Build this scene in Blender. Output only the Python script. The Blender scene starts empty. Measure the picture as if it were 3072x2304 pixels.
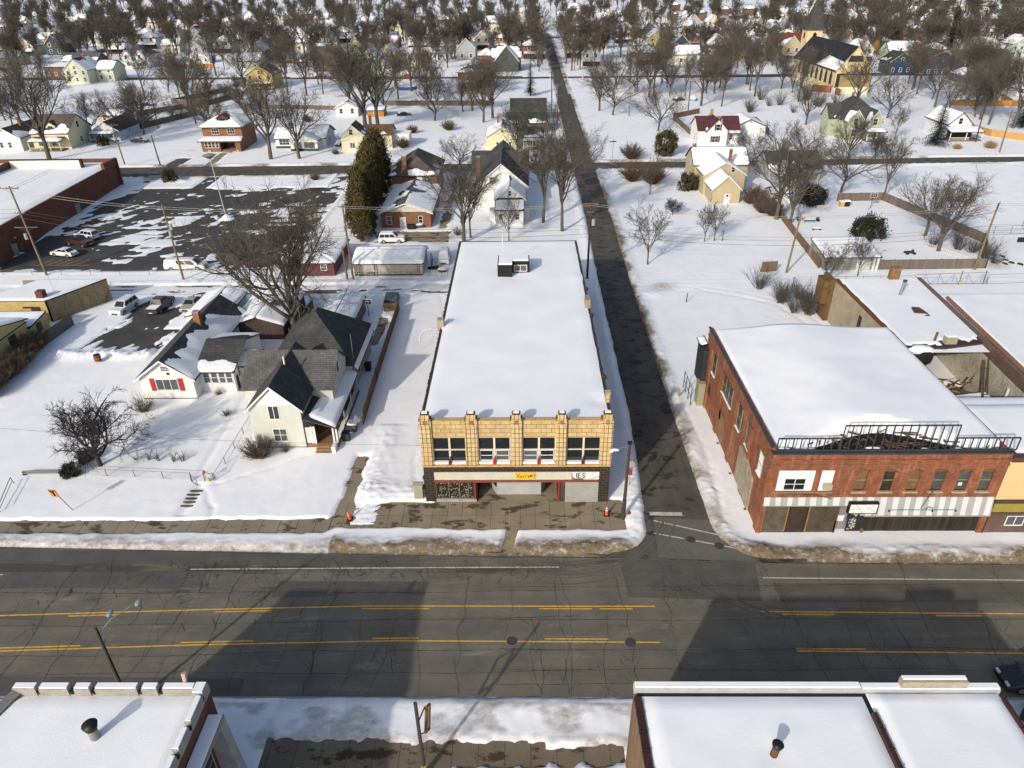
import bpy, math, random
import numpy as np
from mathutils import Vector, Matrix
sc = bpy.context.scene
R = math.radians
# ---------------------------------------------------------------- camera, sky, sun, exposure
F, HC = 2150.0, 44.0
def cam_rows(p, y, r):
    f = np.array([math.sin(y)*math.cos(p), math.cos(y)*math.cos(p), -math.sin(p)])
    x = np.array([math.cos(y), -math.sin(y), 0.0]); d = np.cross(f, x)
    return np.array([math.cos(r)*x+math.sin(r)*d, -math.sin(r)*x+math.cos(r)*d, f])
RM = cam_rows(R(30.3), R(-.98), R(.785))
cd = bpy.data.cameras.new('camera'); cam = bpy.data.objects.new('camera', cd); sc.collection.objects.link(cam)
cd.sensor_fit = 'HORIZONTAL'; cd.angle = 2*math.atan(1536/F); cd.clip_start = .5; cd.clip_end = 6000
m4 = Matrix.Identity(4)
for i in range(3):
    m4[i][0], m4[i][1], m4[i][2] = RM[0][i], -RM[1][i], -RM[2][i]
m4[2][3] = HC
cam.matrix_world = m4
sc.camera = cam
SUN_EL, SUN_B = R(26), R(57.5)          # shadows fall away from the camera and to the right
w = bpy.data.worlds.new('World'); sc.world = w; w.use_nodes = True
nt = w.node_tree; nt.nodes.clear()
sky = nt.nodes.new('ShaderNodeTexSky'); sky.sky_type = 'NISHITA'; sky.sun_disc = False
sky.sun_elevation = SUN_EL; sky.sun_rotation = math.atan2(-math.cos(SUN_B), -math.sin(SUN_B)); sky.air_density = 1.0; sky.dust_density = 2.5; sky.ozone_density = 1.0
bg = nt.nodes.new('ShaderNodeBackground'); bg.inputs[1].default_value = .15
wo = nt.nodes.new('ShaderNodeOutputWorld'); nt.links.new(sky.outputs[0], bg.inputs[0]); nt.links.new(bg.outputs[0], wo.inputs[0])
sd = bpy.data.lights.new('sun', 'SUN'); sd.energy = 3.1; sd.angle = R(1.1); sd.color = (1, .935, .84)
so = bpy.data.objects.new('sun', sd); sc.collection.objects.link(so)
so.rotation_euler = Vector((math.cos(SUN_B)*math.cos(SUN_EL), math.sin(SUN_B)*math.cos(SUN_EL), -math.sin(SUN_EL))).to_track_quat('-Z', 'Y').to_euler()
sc.view_settings.view_transform = 'Standard'; sc.view_settings.look = 'None'; sc.view_settings.exposure = .07; sc.view_settings.gamma = 1
try:
    sc.cycles.max_bounces = 5; sc.cycles.diffuse_bounces = 3; sc.cycles.glossy_bounces = 2; sc.cycles.use_denoising = True
    sc.cycles.transparent_max_bounces = 4
except Exception: pass

# ---------------------------------------------------------------- numpy noise
def _hash(ix, iy, s):
    n = (ix.astype(np.int64)*374761393 + iy.astype(np.int64)*668265263 + s*1274126177) & 0xffffffff
    n = ((n ^ (n >> 13))*1274126177) & 0xffffffff
    return ((n ^ (n >> 16)) & 0xffff)/65535.0
def vnoise(x, y, s=0):
    x = np.asarray(x, float); y = np.asarray(y, float)
    ix, iy = np.floor(x), np.floor(y); fx, fy = x-ix, y-iy
    fx = fx*fx*(3-2*fx); fy = fy*fy*(3-2*fy)
    a, b, c, d = _hash(ix, iy, s), _hash(ix+1, iy, s), _hash(ix, iy+1, s), _hash(ix+1, iy+1, s)
    return (a*(1-fx)+b*fx)*(1-fy)+(c*(1-fx)+d*fx)*fy
def fbm(x, y, s=0, o=4):
    t, a, n = 0.0, .5, 0.0
    for k in range(o):
        t = t+a*vnoise(x*2**k, y*2**k, s+k*17); n += a; a *= .5
    return t/n
def sst(a, b, x):
    t = np.clip((x-a)/(b-a), 0, 1); return t*t*(3-2*t)

# ---------------------------------------------------------------- materials
MATS = {}
class NT:
    def __init__(s, m): s.m = m; s.t = m.node_tree; s.b = s.t.nodes['Principled BSDF']
    def n(s, k, **kw):
        o = s.t.nodes.new('ShaderNode'+k)
        for a, v in kw.items(): setattr(o, a, v)
        return o
    def l(s, a, b): s.t.links.new(a, b)
    def noise(s, vec, scale, detail=4, rough=.55, dist=0):
        o = s.n('TexNoise'); o.inputs['Scale'].default_value = scale; o.inputs['Detail'].default_value = detail
        o.inputs['Roughness'].default_value = rough; o.inputs['Distortion'].default_value = dist; s.l(vec, o.inputs['Vector']); return o.outputs['Fac']
    def ramp(s, fac, p0, p1, c0=(0, 0, 0, 1), c1=(1, 1, 1, 1)):
        o = s.n('ValToRGB'); e = o.color_ramp.elements; e[0].position = p0; e[1].position = p1; e[0].color = c0; e[1].color = c1
        s.l(fac, o.inputs[0]); return o.outputs[0]
    def mix(s, fac, a, b, mode='MIX'):
        o = s.n('MixRGB', blend_type=mode)
        for i, v in ((0, fac), (1, a), (2, b)):
            if hasattr(v, 'links') or hasattr(v, 'is_linked'): s.l(v, o.inputs[i])
            elif isinstance(v, (int, float)): o.inputs[i].default_value = v
            else: o.inputs[i].default_value = (*v[:3], 1)
        return o.outputs[0]
    def math(s, op, a, b=0.0):
        o = s.n('Math', operation=op)
        for i, v in ((0, a), (1, b)):
            if isinstance(v, (int, float)): o.inputs[i].default_value = v
            else: s.l(v, o.inputs[i])
        return o.outputs[0]
    def vec(s, sx=1, sy=1, sz=1):
        tc = s.n('TexCoord'); mp = s.n('Mapping'); mp.inputs['Scale'].default_value = (sx, sy, sz); s.l(tc.outputs['Object'], mp.inputs[0]); return mp.outputs[0]
    def wallvec(s, kx=1., kz=1.):       # (x+y, z): runs along any axis-aligned wall
        tc = s.n('TexCoord'); sp = s.n('SeparateXYZ'); s.l(tc.outputs['Object'], sp.inputs[0])
        cb = s.n('CombineXYZ'); s.l(s.math('MULTIPLY', s.math('ADD', sp.outputs[0], sp.outputs[1]), kx), cb.inputs[0]); s.l(s.math('MULTIPLY', sp.outputs[2], kz), cb.inputs[1])
        return cb.outputs[0]
    def bump(s, h, st=.3, d=.02):
        o = s.n('Bump'); o.inputs['Strength'].default_value = st; o.inputs['Distance'].default_value = d; s.l(h, o.inputs['Height']); s.l(o.outputs[0], s.b.inputs['Normal'])
def new(name, rough=.8, spec=.3, metal=0):
    m = bpy.data.materials.new(name); m.use_nodes = True; t = NT(m)
    t.b.inputs['Roughness'].default_value = rough; t.b.inputs['Metallic'].default_value = metal
    t.b.inputs['Specular IOR Level'].default_value = spec
    return m, t
def plain(name, c, rough=.8, var=.25, sc_=1.5, bump=.0, spec=.3, metal=0, c2=None):
    """one colour, weathered with two sizes of noise"""
    if name in MATS: return MATS[name]
    m, t = new(name, rough, spec, metal)
    v = t.vec(); n = t.mix(.5, t.noise(v, sc_, 5), t.noise(v, sc_*9, 3))
    d = c2 or tuple(x*(1-var) for x in c); u = tuple(min(1, x*(1+var*.5)) for x in c)
    t.l(t.mix(t.ramp(n, .32, .68), d, u), t.b.inputs['Base Color'])
    if bump: t.bump(t.noise(v, sc_*12, 3), bump)
    MATS[name] = m; return m
def brick(name, c1, c2, mortar, bw, bh, ms=.012, var=.5, off=.5, rough=.85, stain=None, bump=.3, spec=.3, bias=0.):
    if name in MATS: return MATS[name]
    m, t = new(name, rough, spec); wv = t.wallvec()
    b = t.n('TexBrick'); b.offset = off; t.l(wv, b.inputs['Vector'])
    for k, x in (('Scale', 1), ('Brick Width', bw), ('Row Height', bh), ('Mortar Size', ms), ('Mortar Smooth', .2), ('Bias', bias)): b.inputs[k].default_value = x
    b.inputs['Color1'].default_value = (*c1, 1); b.inputs['Color2'].default_value = (*c2, 1); b.inputs['Mortar'].default_value = (*mortar, 1)
    v = t.vec(); n = t.ramp(t.noise(v, .7, 6, .65), .3, .7)
    col = t.mix(var, b.outputs['Color'], t.mix(1, b.outputs['Color'], t.mix(n, (.45, .45, .45), (1.25, 1.2, 1.15)), 'MULTIPLY'))
    if stain:
        g = t.ramp(t.noise(t.vec(1.6, 1.6, .35), 1.1, 6, .7), .52, .68); col = t.mix(t.math('MULTIPLY', g, .7), col, stain)
    t.l(col, t.b.inputs['Base Color']); t.bump(b.outputs['Fac'], -bump, .01)
    MATS[name] = m; return m
def siding(name, c, dz=.14, rough=.7, var=.12):
    if name in MATS: return MATS[name]
    m, t = new(name, rough); tc = t.n('TexCoord'); sp = t.n('SeparateXYZ'); t.l(tc.outputs['Object'], sp.inputs[0])
    fr = t.math('FRACT', t.math('DIVIDE', sp.outputs[2], dz)); ln = t.ramp(fr, .0, .16, (.72, .72, .72, 1), (1, 1, 1, 1))
    n = t.ramp(t.noise(t.vec(.8, .8, .4), 1.2, 5), .3, .7)
    col = t.mix(1, t.mix(n, tuple(x*(1-var) for x in c), c), ln, 'MULTIPLY')
    t.l(col, t.b.inputs['Base Color']); t.bump(fr, .35, .02)
    MATS[name] = m; return m
def shingle(name, c, var=.3):
    if name in MATS: return MATS[name]
    m, t = new(name, .9, .2); tc = t.n('TexCoord'); sp = t.n('SeparateXYZ'); t.l(tc.outputs['Object'], sp.inputs[0])
    cb = t.n('CombineXYZ'); t.l(t.math('ADD', sp.outputs[0], sp.outputs[1]), cb.inputs[0]); t.l(t.math('MULTIPLY', sp.outputs[2], 1.4), cb.inputs[1])
    b = t.n('TexBrick'); t.l(cb.outputs[0], b.inputs['Vector'])
    for k, x in (('Scale', 1), ('Brick Width', .32), ('Row Height', .2), ('Mortar Size', .018), ('Mortar Smooth', .4)): b.inputs[k].default_value = x
    b.inputs['Color1'].default_value = (*tuple(x*1.15 for x in c), 1); b.inputs['Color2'].default_value = (*tuple(x*.8 for x in c), 1); b.inputs['Mortar'].default_value = (*tuple(x*.45 for x in c), 1)
    n = t.ramp(t.noise(t.vec(), .6, 6, .6), .3, .7)
    t.l(t.mix(1, b.outputs['Color'], t.mix(n, (1-var,)*3, (1+var,)*3), 'MULTIPLY'), t.b.inputs['Base Color']); t.bump(b.outputs['Fac'], -.3, .02)
    MATS[name] = m; return m
def planks(name, c, w_=.15, var=.4, horizontal=False):
    if name in MATS: return MATS[name]
    m, t = new(name, .9, .2); wv = t.wallvec(); sp = t.n('SeparateXYZ'); t.l(wv, sp.inputs[0])
    q = t.math('DIVIDE', sp.outputs[1 if horizontal else 0], w_); fr = t.math('FRACT', q); fl = t.math('FLOOR', q)
    wn = t.n('TexWhiteNoise', noise_dimensions='1D'); t.l(fl, wn.inputs['W'])
    n = t.noise(t.vec(2, 2, .5), 2.5, 5, .65)
    k = t.mix(.5, wn.outputs['Value'], t.ramp(n, .25, .75))
    ln = t.ramp(fr, .0, .1, (.25, .25, .25, 1), (1, 1, 1, 1))
    t.l(t.mix(1, t.mix(k, tuple(x*(1-var) for x in c), tuple(x*(1+var) for x in c)), ln, 'MULTIPLY'), t.b.inputs['Base Color']); t.bump(fr, .2, .01)
    MATS[name] = m; return m
def snow_mat():
    m, t = new('snow', .65, .25); v = t.vec()
    a = t.n('Attribute', attribute_name='dirt')
    n1 = t.noise(v, .25, 5, .6); n2 = t.noise(v, 3.5, 6, .7)
    white = t.mix(t.ramp(n1, .3, .7), (.79, .80, .82), (.88, .88, .875))
    dirtc = t.mix(t.ramp(n2, .3, .7), (.055, .042, .026), (.27, .205, .12))
    nd = t.mix(.55, n2, t.noise(t.vec(1, 1.6, 1), 1.3, 6, .7))
    f = t.ramp(t.math('ADD', a.outputs['Fac'], t.math('MULTIPLY', t.math('SUBTRACT', nd, .5), t.math('MULTIPLY', a.outputs['Fac'], 3.4))), .10, .95)
    t.l(t.mix(f, white, dirtc), t.b.inputs['Base Color'])
    t.bump(t.mix(.4, t.mix(.5, n2, t.noise(v, 14, 3)), t.noise(t.vec(.9, 2.2, 1), .8, 5, .6, .6)), .32, .06)
    t.b.inputs['Subsurface Weight'].default_value = 0
    MATS['snow'] = m; return m
SNOW = snow_mat()
GLASS = plain('dark_glass', (.018, .022, .026), .08, .5, .6, spec=.7)
GLASSG = plain('grey_glass', (.09, .10, .105), .12, .5, .5, spec=.6)
WHITE = plain('white_paint', (.72, .72, .70), .55, .12)
CREAMTRIM = plain('cream_trim', (.62, .56, .42), .6, .15)
BLACK = plain('black_metal', (.015, .015, .017), .5, .3)
DKBROWN = plain('dark_brown_paint', (.05, .032, .024), .7, .3)
STEEL = plain('galvanised_steel', (.32, .33, .34), .45, .25, metal=.6)
GREYMETAL = plain('dark_grey_steel', (.045, .05, .058), .5, .3)
CONC = plain('weathered_concrete', (.36, .32, .25), .9, .35, .8, .15)
GREYCONC = plain('grey_concrete', (.34, .33, .31), .9, .35, .9, .2)
WOODG = planks('grey_wood', (.15, .125, .1))
WOODB = planks('brown_wood', (.17, .11, .07))
WOODO = planks('orange_wood', (.42, .2, .06))
POLEW = plain('pole_wood', (.2, .14, .09), .9, .4, 1.2, .2)
POLED = plain('dark_pole', (.06, .042, .035), .85, .3, 1.2, .2)
BARK = plain('grey_bark', (.105, .092, .078), .95, .4, 2, .3)
TWIG = plain('brown_twig', (.098, .085, .07), .95, .35, 1)
TWIGR = plain('red_brown_twig', (.12, .088, .066), .95, .35, 1)
TWIGG = plain('grey_twig', (.14, .125, .105), .95, .35, 1)
BRICKR = brick('red_brick', (.30, .098, .045), (.19, .06, .03), (.21, .12, .075), .3, .1, .012, .7, stain=(.42, .2, .11))
BRICKD = brick('dark_red_brick', (.17, .055, .04), (.11, .036, .028), (.13, .075, .06), .32, .11, .012, .5)
BRICKO = brick('orange_brick', (.24, .10, .05), (.16, .065, .036), (.25, .17, .11), .3, .1, .012, .5)
BRICKBR = brick('brown_brick', (.16, .085, .06), (.1, .055, .04), (.16, .12, .1), .3, .1, .012, .5)
RUST = plain('rusty_metal', (.16, .06, .03), .85, .5, 3)
RUBBER = plain('tyre_rubber', (.02, .02, .02), .9, .2)
RIM = plain('wheel_rim', (.42, .43, .44), .35, .2, metal=.7)
REDLAMP = plain('tail_lamp_red', (.25, .015, .012), .3, .2)
CLEARLAMP = plain('head_lamp_clear', (.6, .62, .62), .2, .1)
REDP = plain('red_paint', (.42, .03, .03), .6, .3)
ORANGE = plain('orange_plastic', (.75, .1, .03), .6, .15)
WIRE = plain('wire', (.05, .05, .05), .6, .1)
WIREL = plain('pale_wire', (.3, .29, .27), .6, .1)
CHAIN = plain('fence_steel', (.12, .12, .12), .6, .2)
NEEDLE = plain('needle_green', (.028, .042, .022), .95, .5, .8)
ARBOR = plain('arborvitae_green', (.105, .08, .03), .95, .55, .5, c2=(.038, .036, .015))
BUSHG = plain('bush_olive', (.06, .055, .028), .95, .5, .8)

# ---------------------------------------------------------------- mesh builder and object helpers
class MB:
    def __init__(s): s.v = []; s.f = []
    def add(s, vs, fs):
        o = len(s.v); s.v.extend([tuple(map(float, p)) for p in vs]); s.f.extend([tuple(i+o for i in f) for f in fs]); return s
    def box(s, x0, x1, y0, y1, z0, z1):
        return s.add([(x0, y0, z0), (x1, y0, z0), (x1, y1, z0), (x0, y1, z0), (x0, y0, z1), (x1, y0, z1), (x1, y1, z1), (x0, y1, z1)],
                     [(0, 3, 2, 1), (4, 5, 6, 7), (0, 1, 5, 4), (1, 2, 6, 5), (2, 3, 7, 6), (3, 0, 4, 7)])
    def quad(s, *p): return s.add(p, [tuple(range(len(p)))])
    def extr(s, pts, vec):                # polygon swept along vec
        n = len(pts); q = [tuple(np.add(p, vec)) for p in pts]
        return s.add(list(pts)+q, [tuple(range(n))[::-1], tuple(range(n, 2*n))]+[(i, (i+1) % n, n+(i+1) % n, n+i) for i in range(n)])
    def slab(s, c, t=.15):                # patch with corners c, t thick downwards
        b = [(p[0], p[1], p[2]-t) for p in c]; n = len(c)
        return s.add(list(c)+b, [tuple(range(n)), tuple(range(n, 2*n))[::-1]]+[(i, n+i, n+(i+1) % n, (i+1) % n) for i in range(n)])
    def path(s, pts, rad, n=4, cap=True):
        P = [np.array(p, float) for p in pts]; m = len(P)
        if isinstance(rad, (int, float)): rad = [rad]*m
        o = len(s.v); u = None
        for i in range(m):
            d = P[min(i+1, m-1)]-P[max(i-1, 0)]; L = math.sqrt(float(d@d)) or 1; d = d/L
            if u is None:
                a = np.array([0, 0, 1.]) if abs(d[2]) < .9 else np.array([1., 0, 0]); u = np.cross(a, d)
            else: u = u-d*float(u@d)
            u = u/(math.sqrt(float(u@u)) or 1); v = np.cross(d, u); r = rad[i]; p = P[i]
            for k in range(n):
                c, q = math.cos(6.28318*k/n)*r, math.sin(6.28318*k/n)*r
                s.v.append((p[0]+u[0]*c+v[0]*q, p[1]+u[1]*c+v[1]*q, p[2]+u[2]*c+v[2]*q))
        for i in range(m-1):
            for k in range(n):
                a, b = o+i*n+k, o+i*n+(k+1) % n; s.f.append((a, b, b+n, a+n))
        if cap: s.f.append(tuple(o+k for k in range(n))[::-1]); s.f.append(tuple(o+(m-1)*n+k for k in range(n)))
        return s
    def cyl(s, p0, p1, r0, r1=None, n=10): return s.path([p0, p1], [r0, r0 if r1 is None else r1], n)
    def ball(s, c, rx, ry, rz, n=8, m=5):
        o = len(s.v)
        for i in range(m+1):
            a = math.pi*i/m
            for k in range(n): s.v.append((c[0]+rx*math.sin(a)*math.cos(6.2832*k/n), c[1]+ry*math.sin(a)*math.sin(6.2832*k/n), c[2]-rz*math.cos(a)))
        for i in range(m):
            for k in range(n): s.f.append((o+i*n+k, o+i*n+(k+1) % n, o+(i+1)*n+(k+1) % n, o+(i+1)*n+k))
        return s
    def mesh(s, name, off=(0, 0, 0)):
        me = bpy.data.meshes.new(name)
        v = np.array(s.v, float).reshape(-1, 3)-np.array(off, float)
        me.from_pydata(v.tolist(), [], s.f); me.update(); return me
COL = sc.collection
def link(o): COL.objects.link(o); return o
def setp(o, label=None, cat=None, group=None, kind=None):
    if label: o['label'] = label
    if cat: o['category'] = cat
    if group: o['group'] = group
    if kind: o['kind'] = kind
    return o
def thing(name, label, cat, loc=(0, 0, 0), group=None, rot=0):
    o = link(bpy.data.objects.new(name, None)); o.location = loc; o.rotation_euler = (0, 0, rot); o.empty_display_size = .2
    return setp(o, label, cat, group)
def root_loc(o):
    x = np.zeros(3)
    while o is not None: x = x+np.array(o.location); o = o.parent
    return x
def part(name, mb, mat, parent, smooth=False, label=None, local=False):
    """one mesh object under its thing; points are in world metres unless local"""
    me = mb.mesh(name, (0, 0, 0) if (local or parent is None) else root_loc(parent))
    for m in (mat if isinstance(mat, (list, tuple)) else [mat]): me.materials.append(m)
    if smooth: me.polygons.foreach_set('use_smooth', [True]*len(me.polygons))
    o = link(bpy.data.objects.new(name, me))
    if parent is not None: o.parent = parent
    if label: o['label'] = label
    return o
def single(name, label, cat, mb, mat, group=None, smooth=False, loc=None):
    """a thing that is one mesh, its origin at its foot"""
    v = np.array(mb.v); o_ = loc if loc is not None else (float(v[:, 0].mean()), float(v[:, 1].mean()), float(v[:, 2].min()))
    me = mb.mesh(name, o_); me.materials.append(mat)
    if smooth: me.polygons.foreach_set('use_smooth', [True]*len(me.polygons))
    o = link(bpy.data.objects.new(name, me)); o.location = o_
    return setp(o, label, cat, group)
def struct(name, mb, mat, smooth=False, kind='structure'):
    me = mb.mesh(name); me.materials.append(mat)
    if smooth: me.polygons.foreach_set('use_smooth', [True]*len(me.polygons))
    return setp(link(bpy.data.objects.new(name, me)), kind=kind)
KIDS = {}
def kids(o):
    return [c for c in bpy.data.objects if c.parent is o]
def tree_of(o):
    return (o, [tree_of(c) for c in kids(o)])
def copy_tree(t, parent=None):
    o, ch = t; c = o.copy(); COL.objects.link(c)
    if parent is not None: c.parent = parent
    for x in ch: copy_tree(x, c)
    return c
def place(t, loc, rot=0, scale=1, label=None, group=None, first=[]):
    """a copy of thing t with copies of its parts"""
    c = copy_tree(t); c.location = loc; c.rotation_euler = (0, 0, rot)
    c.scale = (scale,)*3 if isinstance(scale, (int, float)) else scale
    if label: c['label'] = label
    if group: c['group'] = group
    return c
def grid_mesh(name, X, Y, Z, mat, dirt=None, off=(0, 0, 0)):
    ny, nx = Z.shape; v = np.stack([X-off[0], Y-off[1], Z-off[2]], -1).reshape(-1, 3)
    i = np.arange(nx*ny).reshape(ny, nx); q = np.stack([i[:-1, :-1], i[:-1, 1:], i[1:, 1:], i[1:, :-1]], -1).reshape(-1)
    me = bpy.data.meshes.new(name); me.vertices.add(len(v)); me.vertices.foreach_set('co', v.ravel().astype(np.float32))
    nf = len(q)//4; me.loops.add(len(q)); me.loops.foreach_set('vertex_index', q.astype(np.int32)); me.polygons.add(nf)
    me.polygons.foreach_set('loop_start', np.arange(0, 4*nf, 4, dtype=np.int32)); me.polygons.foreach_set('loop_total', np.full(nf, 4, np.int32)); me.polygons.foreach_set('use_smooth', np.ones(nf, bool))
    me.update(calc_edges=True); me.validate()
    if dirt is not None:
        a = me.attributes.new('dirt', 'FLOAT', 'POINT'); a.data.foreach_set('value', dirt.ravel().astype(np.float32))
    me.materials.append(mat); return me
def snow_sheet(c, thick=.14, cover=1.0, res=.45, seed=0, parent=None, name='snow', inset=.05, ns=.3):
    """snow lying on the roof patch with corners c = p00 p10 p11 p01 (p00-p10 the eave): full, or breaking up where the noise runs low"""
    p = [np.array(q, float) for q in c]
    nu = max(4, int(max(np.linalg.norm(p[1]-p[0]), np.linalg.norm(p[2]-p[3]))/res)); nv = max(4, int(max(np.linalg.norm(p[3]-p[0]), np.linalg.norm(p[2]-p[1]))/res))
    u, v = np.meshgrid(np.linspace(0, 1, nu+1), np.linspace(0, 1, nv+1))
    P = (p[0][None, None]*((1-u)*(1-v))[..., None]+p[1]*(u*(1-v))[..., None]+p[2]*(u*v)[..., None]+p[3]*((1-u)*v)[..., None])
    nrm = np.cross(p[1]-p[0]+p[2]-p[3], p[3]-p[0]+p[2]-p[1]); nrm /= np.linalg.norm(nrm); nrm = nrm*(1 if nrm[2] > 0 else -1)
    a, b = P[..., 0]*ns+P[..., 2]*.3, P[..., 1]*ns+P[..., 2]*.3
    n = fbm(a+seed*7.3, b+seed*3.1, seed, 4)
    if cover >= 1: h = thick*(.75+.5*n)
    else: h = np.clip((n*.75+.125-.5+(cover-.5)*.8+(.45-v)*.42)*thick*8, -.05, thick)
    e = np.minimum(np.minimum(u, 1-u)*nu, np.minimum(v, 1-v)*nv)
    h = np.where(e < .5, -.04, h)
    ctr = P.mean((0, 1)); P = P+nrm*h[..., None]
    off = root_loc(parent) if parent is not None else (0, 0, 0)
    me = grid_mesh(name, P[..., 0], P[..., 1], P[..., 2], SNOW, None, off)
    o = link(bpy.data.objects.new(name, me))
    if parent is not None: o.parent = parent
    return o
# ================================================================ ground, roads, pavements
def lin(*seg):
    out = []
    for a, b, st in seg: out.append(np.arange(a, b-1e-6, st))
    return np.concatenate(out+[np.array([seg[-1][1]])])
GX = lin((-2600, -420, 110), (-420, -120, 4), (-120, -63, .7), (-63, 57, .24), (57, 120, .7), (120, 420, 4), (420, 2600, 110))
GY = lin((-300, 14, 20), (14, 24, 1.5), (24, 58, .19), (58, 112, .33), (112, 200, .62), (200, 300, 1.3), (300, 760, 3.4), (760, 4000, 120))
gx, gy = np.meshgrid(GX, GY)
def bsd(x0, x1, y0, y1):
    dx = np.maximum(x0-gx, gx-x1); dy = np.maximum(y0-gy, gy-y1)
    return np.where((dx > 0) & (dy > 0), np.hypot(np.maximum(dx, 0), np.maximum(dy, 0)), np.maximum(dx, dy))
wob = (fbm(gx*.45, gy*.45, 3)-.5)*1.1+(fbm(gx*1.9, gy*1.9, 5)-.5)*.5
fine = fbm(gx*1.1, gy*1.1, 11, 4)-.5
big = fbm(gx*.07, gy*.07, 21, 3)-.5
# main road: north kerb swings very slightly; corner radii at the side street
north = np.interp(gx, [-60, -46, -9, 8, 20, 60], [47.6, 47.1, 46.25, 46.0, 45.35, 44.9])
d_main = np.maximum(32.15-gy, gy-north)
xl = np.interp(gy, [46, 53, 68, 105, 140, 268, 520], [11.2, 11.5, 12.2, 12.4, 13.0, 13.6, 15.3]); xr = np.interp(gy, [46, 53, 68, 105, 140, 268, 520], [16.9, 16.8, 16.8, 17.1, 17.8, 18.8, 21.6])
d_side = np.where(gy > 40, np.maximum(xl-gx, gx-xr), 99.)
for cx, sgn, rr in ((11.3, -1, 3.6), (16.9, 1, 4.4)):          # flared corners
    cyy = np.where(sgn < 0, 46.2, 45.4)+rr; ccx = cx+sgn*rr
    ins = (sgn*(gx-cx) > -.1) & (sgn*(gx-cx) < rr) & (gy < cyy) & (gy > 44)
    d_side = np.where(ins, np.minimum(d_side, rr-np.hypot(gx-ccx, gy-cyy)), d_side)
d_side = np.where(gy > 590, 99, d_side)
cr1s = np.interp(gx, [-130, -60, 40, 110], [176.2, 177.2, 181.0, 183.3]); cr1n = cr1s+np.interp(gx, [-130, -60, 40, 110], [10.8, 10.0, 6.8, 6.2])
d_c1 = np.maximum(cr1s-gy, gy-cr1n)
cr2 = np.interp(gx, [-220, 20, 260], [364, 349, 346]); d_c2 = np.abs(gy-cr2)-4.2
cr3 = np.interp(gx, [-320, 20, 320], [545, 556, 556]); d_c3 = np.abs(gy-cr3)-4.5
dgx, dgy = -259.-(-304.), 464.-686.
d_dg = np.abs((gx+259)*dgy/226.5-(gy-464)*dgx/226.5)-5.5
d_dg = np.where((gy < 425) | (gy > 700), 99, d_dg)
d_far = np.minimum(np.minimum(d_c2, d_c3), np.minimum(d_dg, d_side+.6))
d_hi = np.minimum(np.minimum(d_main, d_side), d_c1)
# pavements
sw_n = np.interp(gx, [-60, -18, -17, 8.6], [50.4, 50.6, 52.9, 53.3]); sw_s = np.interp(gx, [-60, -18, -17, 0], [48.9, 48.9, 49.7, 49.3])
d_swn = np.where(gx < 9.4, np.maximum(sw_s-gy, gy-sw_n), 99.)+(fbm(gx*.8, gy*1.2, 31)-.5)*.55
d_swn = np.minimum(d_swn, np.maximum(np.maximum(np.abs(gx+1.35-.15*(gy-47))-.45, 46-gy), gy-50))
d_sws = np.where((gx > -17) & (gx < 6.6), np.maximum(26.9-gy, gy-28.7), 99.)+(fbm(gx*1.1, gy*1.3, 33)-.5)*1.2+np.where(gx > 1.5, .35, 0)
d_path = np.maximum(np.abs(gx-np.interp(gy, [50, 57, 62], [-16.9, -16.6, -16.7]))-.55, np.maximum(50-gy, gy-60.5))+(fbm(gx*1.6, gy*1.2, 35)-.5)*.9
d_drive = np.maximum(np.maximum(np.abs(gx+20.3-.35*np.sin((gy-86)*.3))-.6, 85.6-gy), gy-94.5)+(fine)*.5
d_soft = np.minimum(np.minimum(d_swn, d_sws), np.minimum(d_path, d_drive)); d_soft = np.minimum(d_soft, bsd(-4.6, 3.5, 52.5, 56.6)); d_soft = np.minimum(d_soft, bsd(42, 52.8, 60, 74.5))
d_path2 = np.maximum(np.abs(gx-np.interp(gy, [188, 204], [-81.5, -82.2]))-1.0, np.maximum(187-gy, gy-203.5))
d_soft = np.minimum(d_soft, d_path2+fine*.6)
d_soft = np.minimum(d_soft, bsd(-92.6, -88.9, 186, 197)+(fine+wob*.3))
d_soft = np.minimum(d_soft, bsd(-28.2, -13, 126.5, 134.2)+wob*1.6+1.0)
d_soft = np.minimum(d_soft, bsd(-17.2, -13.6, 134, 180)+wob*2.0+1.15)
d_soft = np.minimum(d_soft, bsd(-59.8, -49.6, 84.5, 101)+1.25+(fbm(gx*.8-gy*.25, gy*.16+gx*.12, 41, 5)-.5)*9+np.where((gy < 91) & (gx > -55), -.9, .3))
# snow depth
h = .15+.07*big+.05*fine
k = sst(0, .42, d_hi+wob*.28); h = h*k-.14*(1-k)
berm = np.exp(-((d_main-1.0)/.75)**2)*np.where(gy > 40, .27, .1)*np.where(gx < -17, .4, 1)*sst(.2, .6, fbm(gx*.35, gy*.5, 51)+.12)
bm2 = np.exp(-((d_side-1.0)/.7)**2)*.3*sst(-.3, .3, d_main)*(gy < 180)
bm3 = np.exp(-((d_c1-1.1)/.8)**2)*.35*sst(0, 1, d_side)
lump = .55+1.3*np.abs(fbm(gx*1.6, gy*2.2, 53)-.5)*2
h = h+(berm*lump+bm2*lump*.8+bm3*lump)*k+.10*k*(fbm(gx*3.1, gy*3.4, 57)-.5)*np.exp(-(np.maximum(d_hi, 0)/2.2)**2)
k2 = sst(-.05, .3, d_soft); h = np.where(d_soft < .3, h*k2-.1*(1-k2), h)
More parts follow.
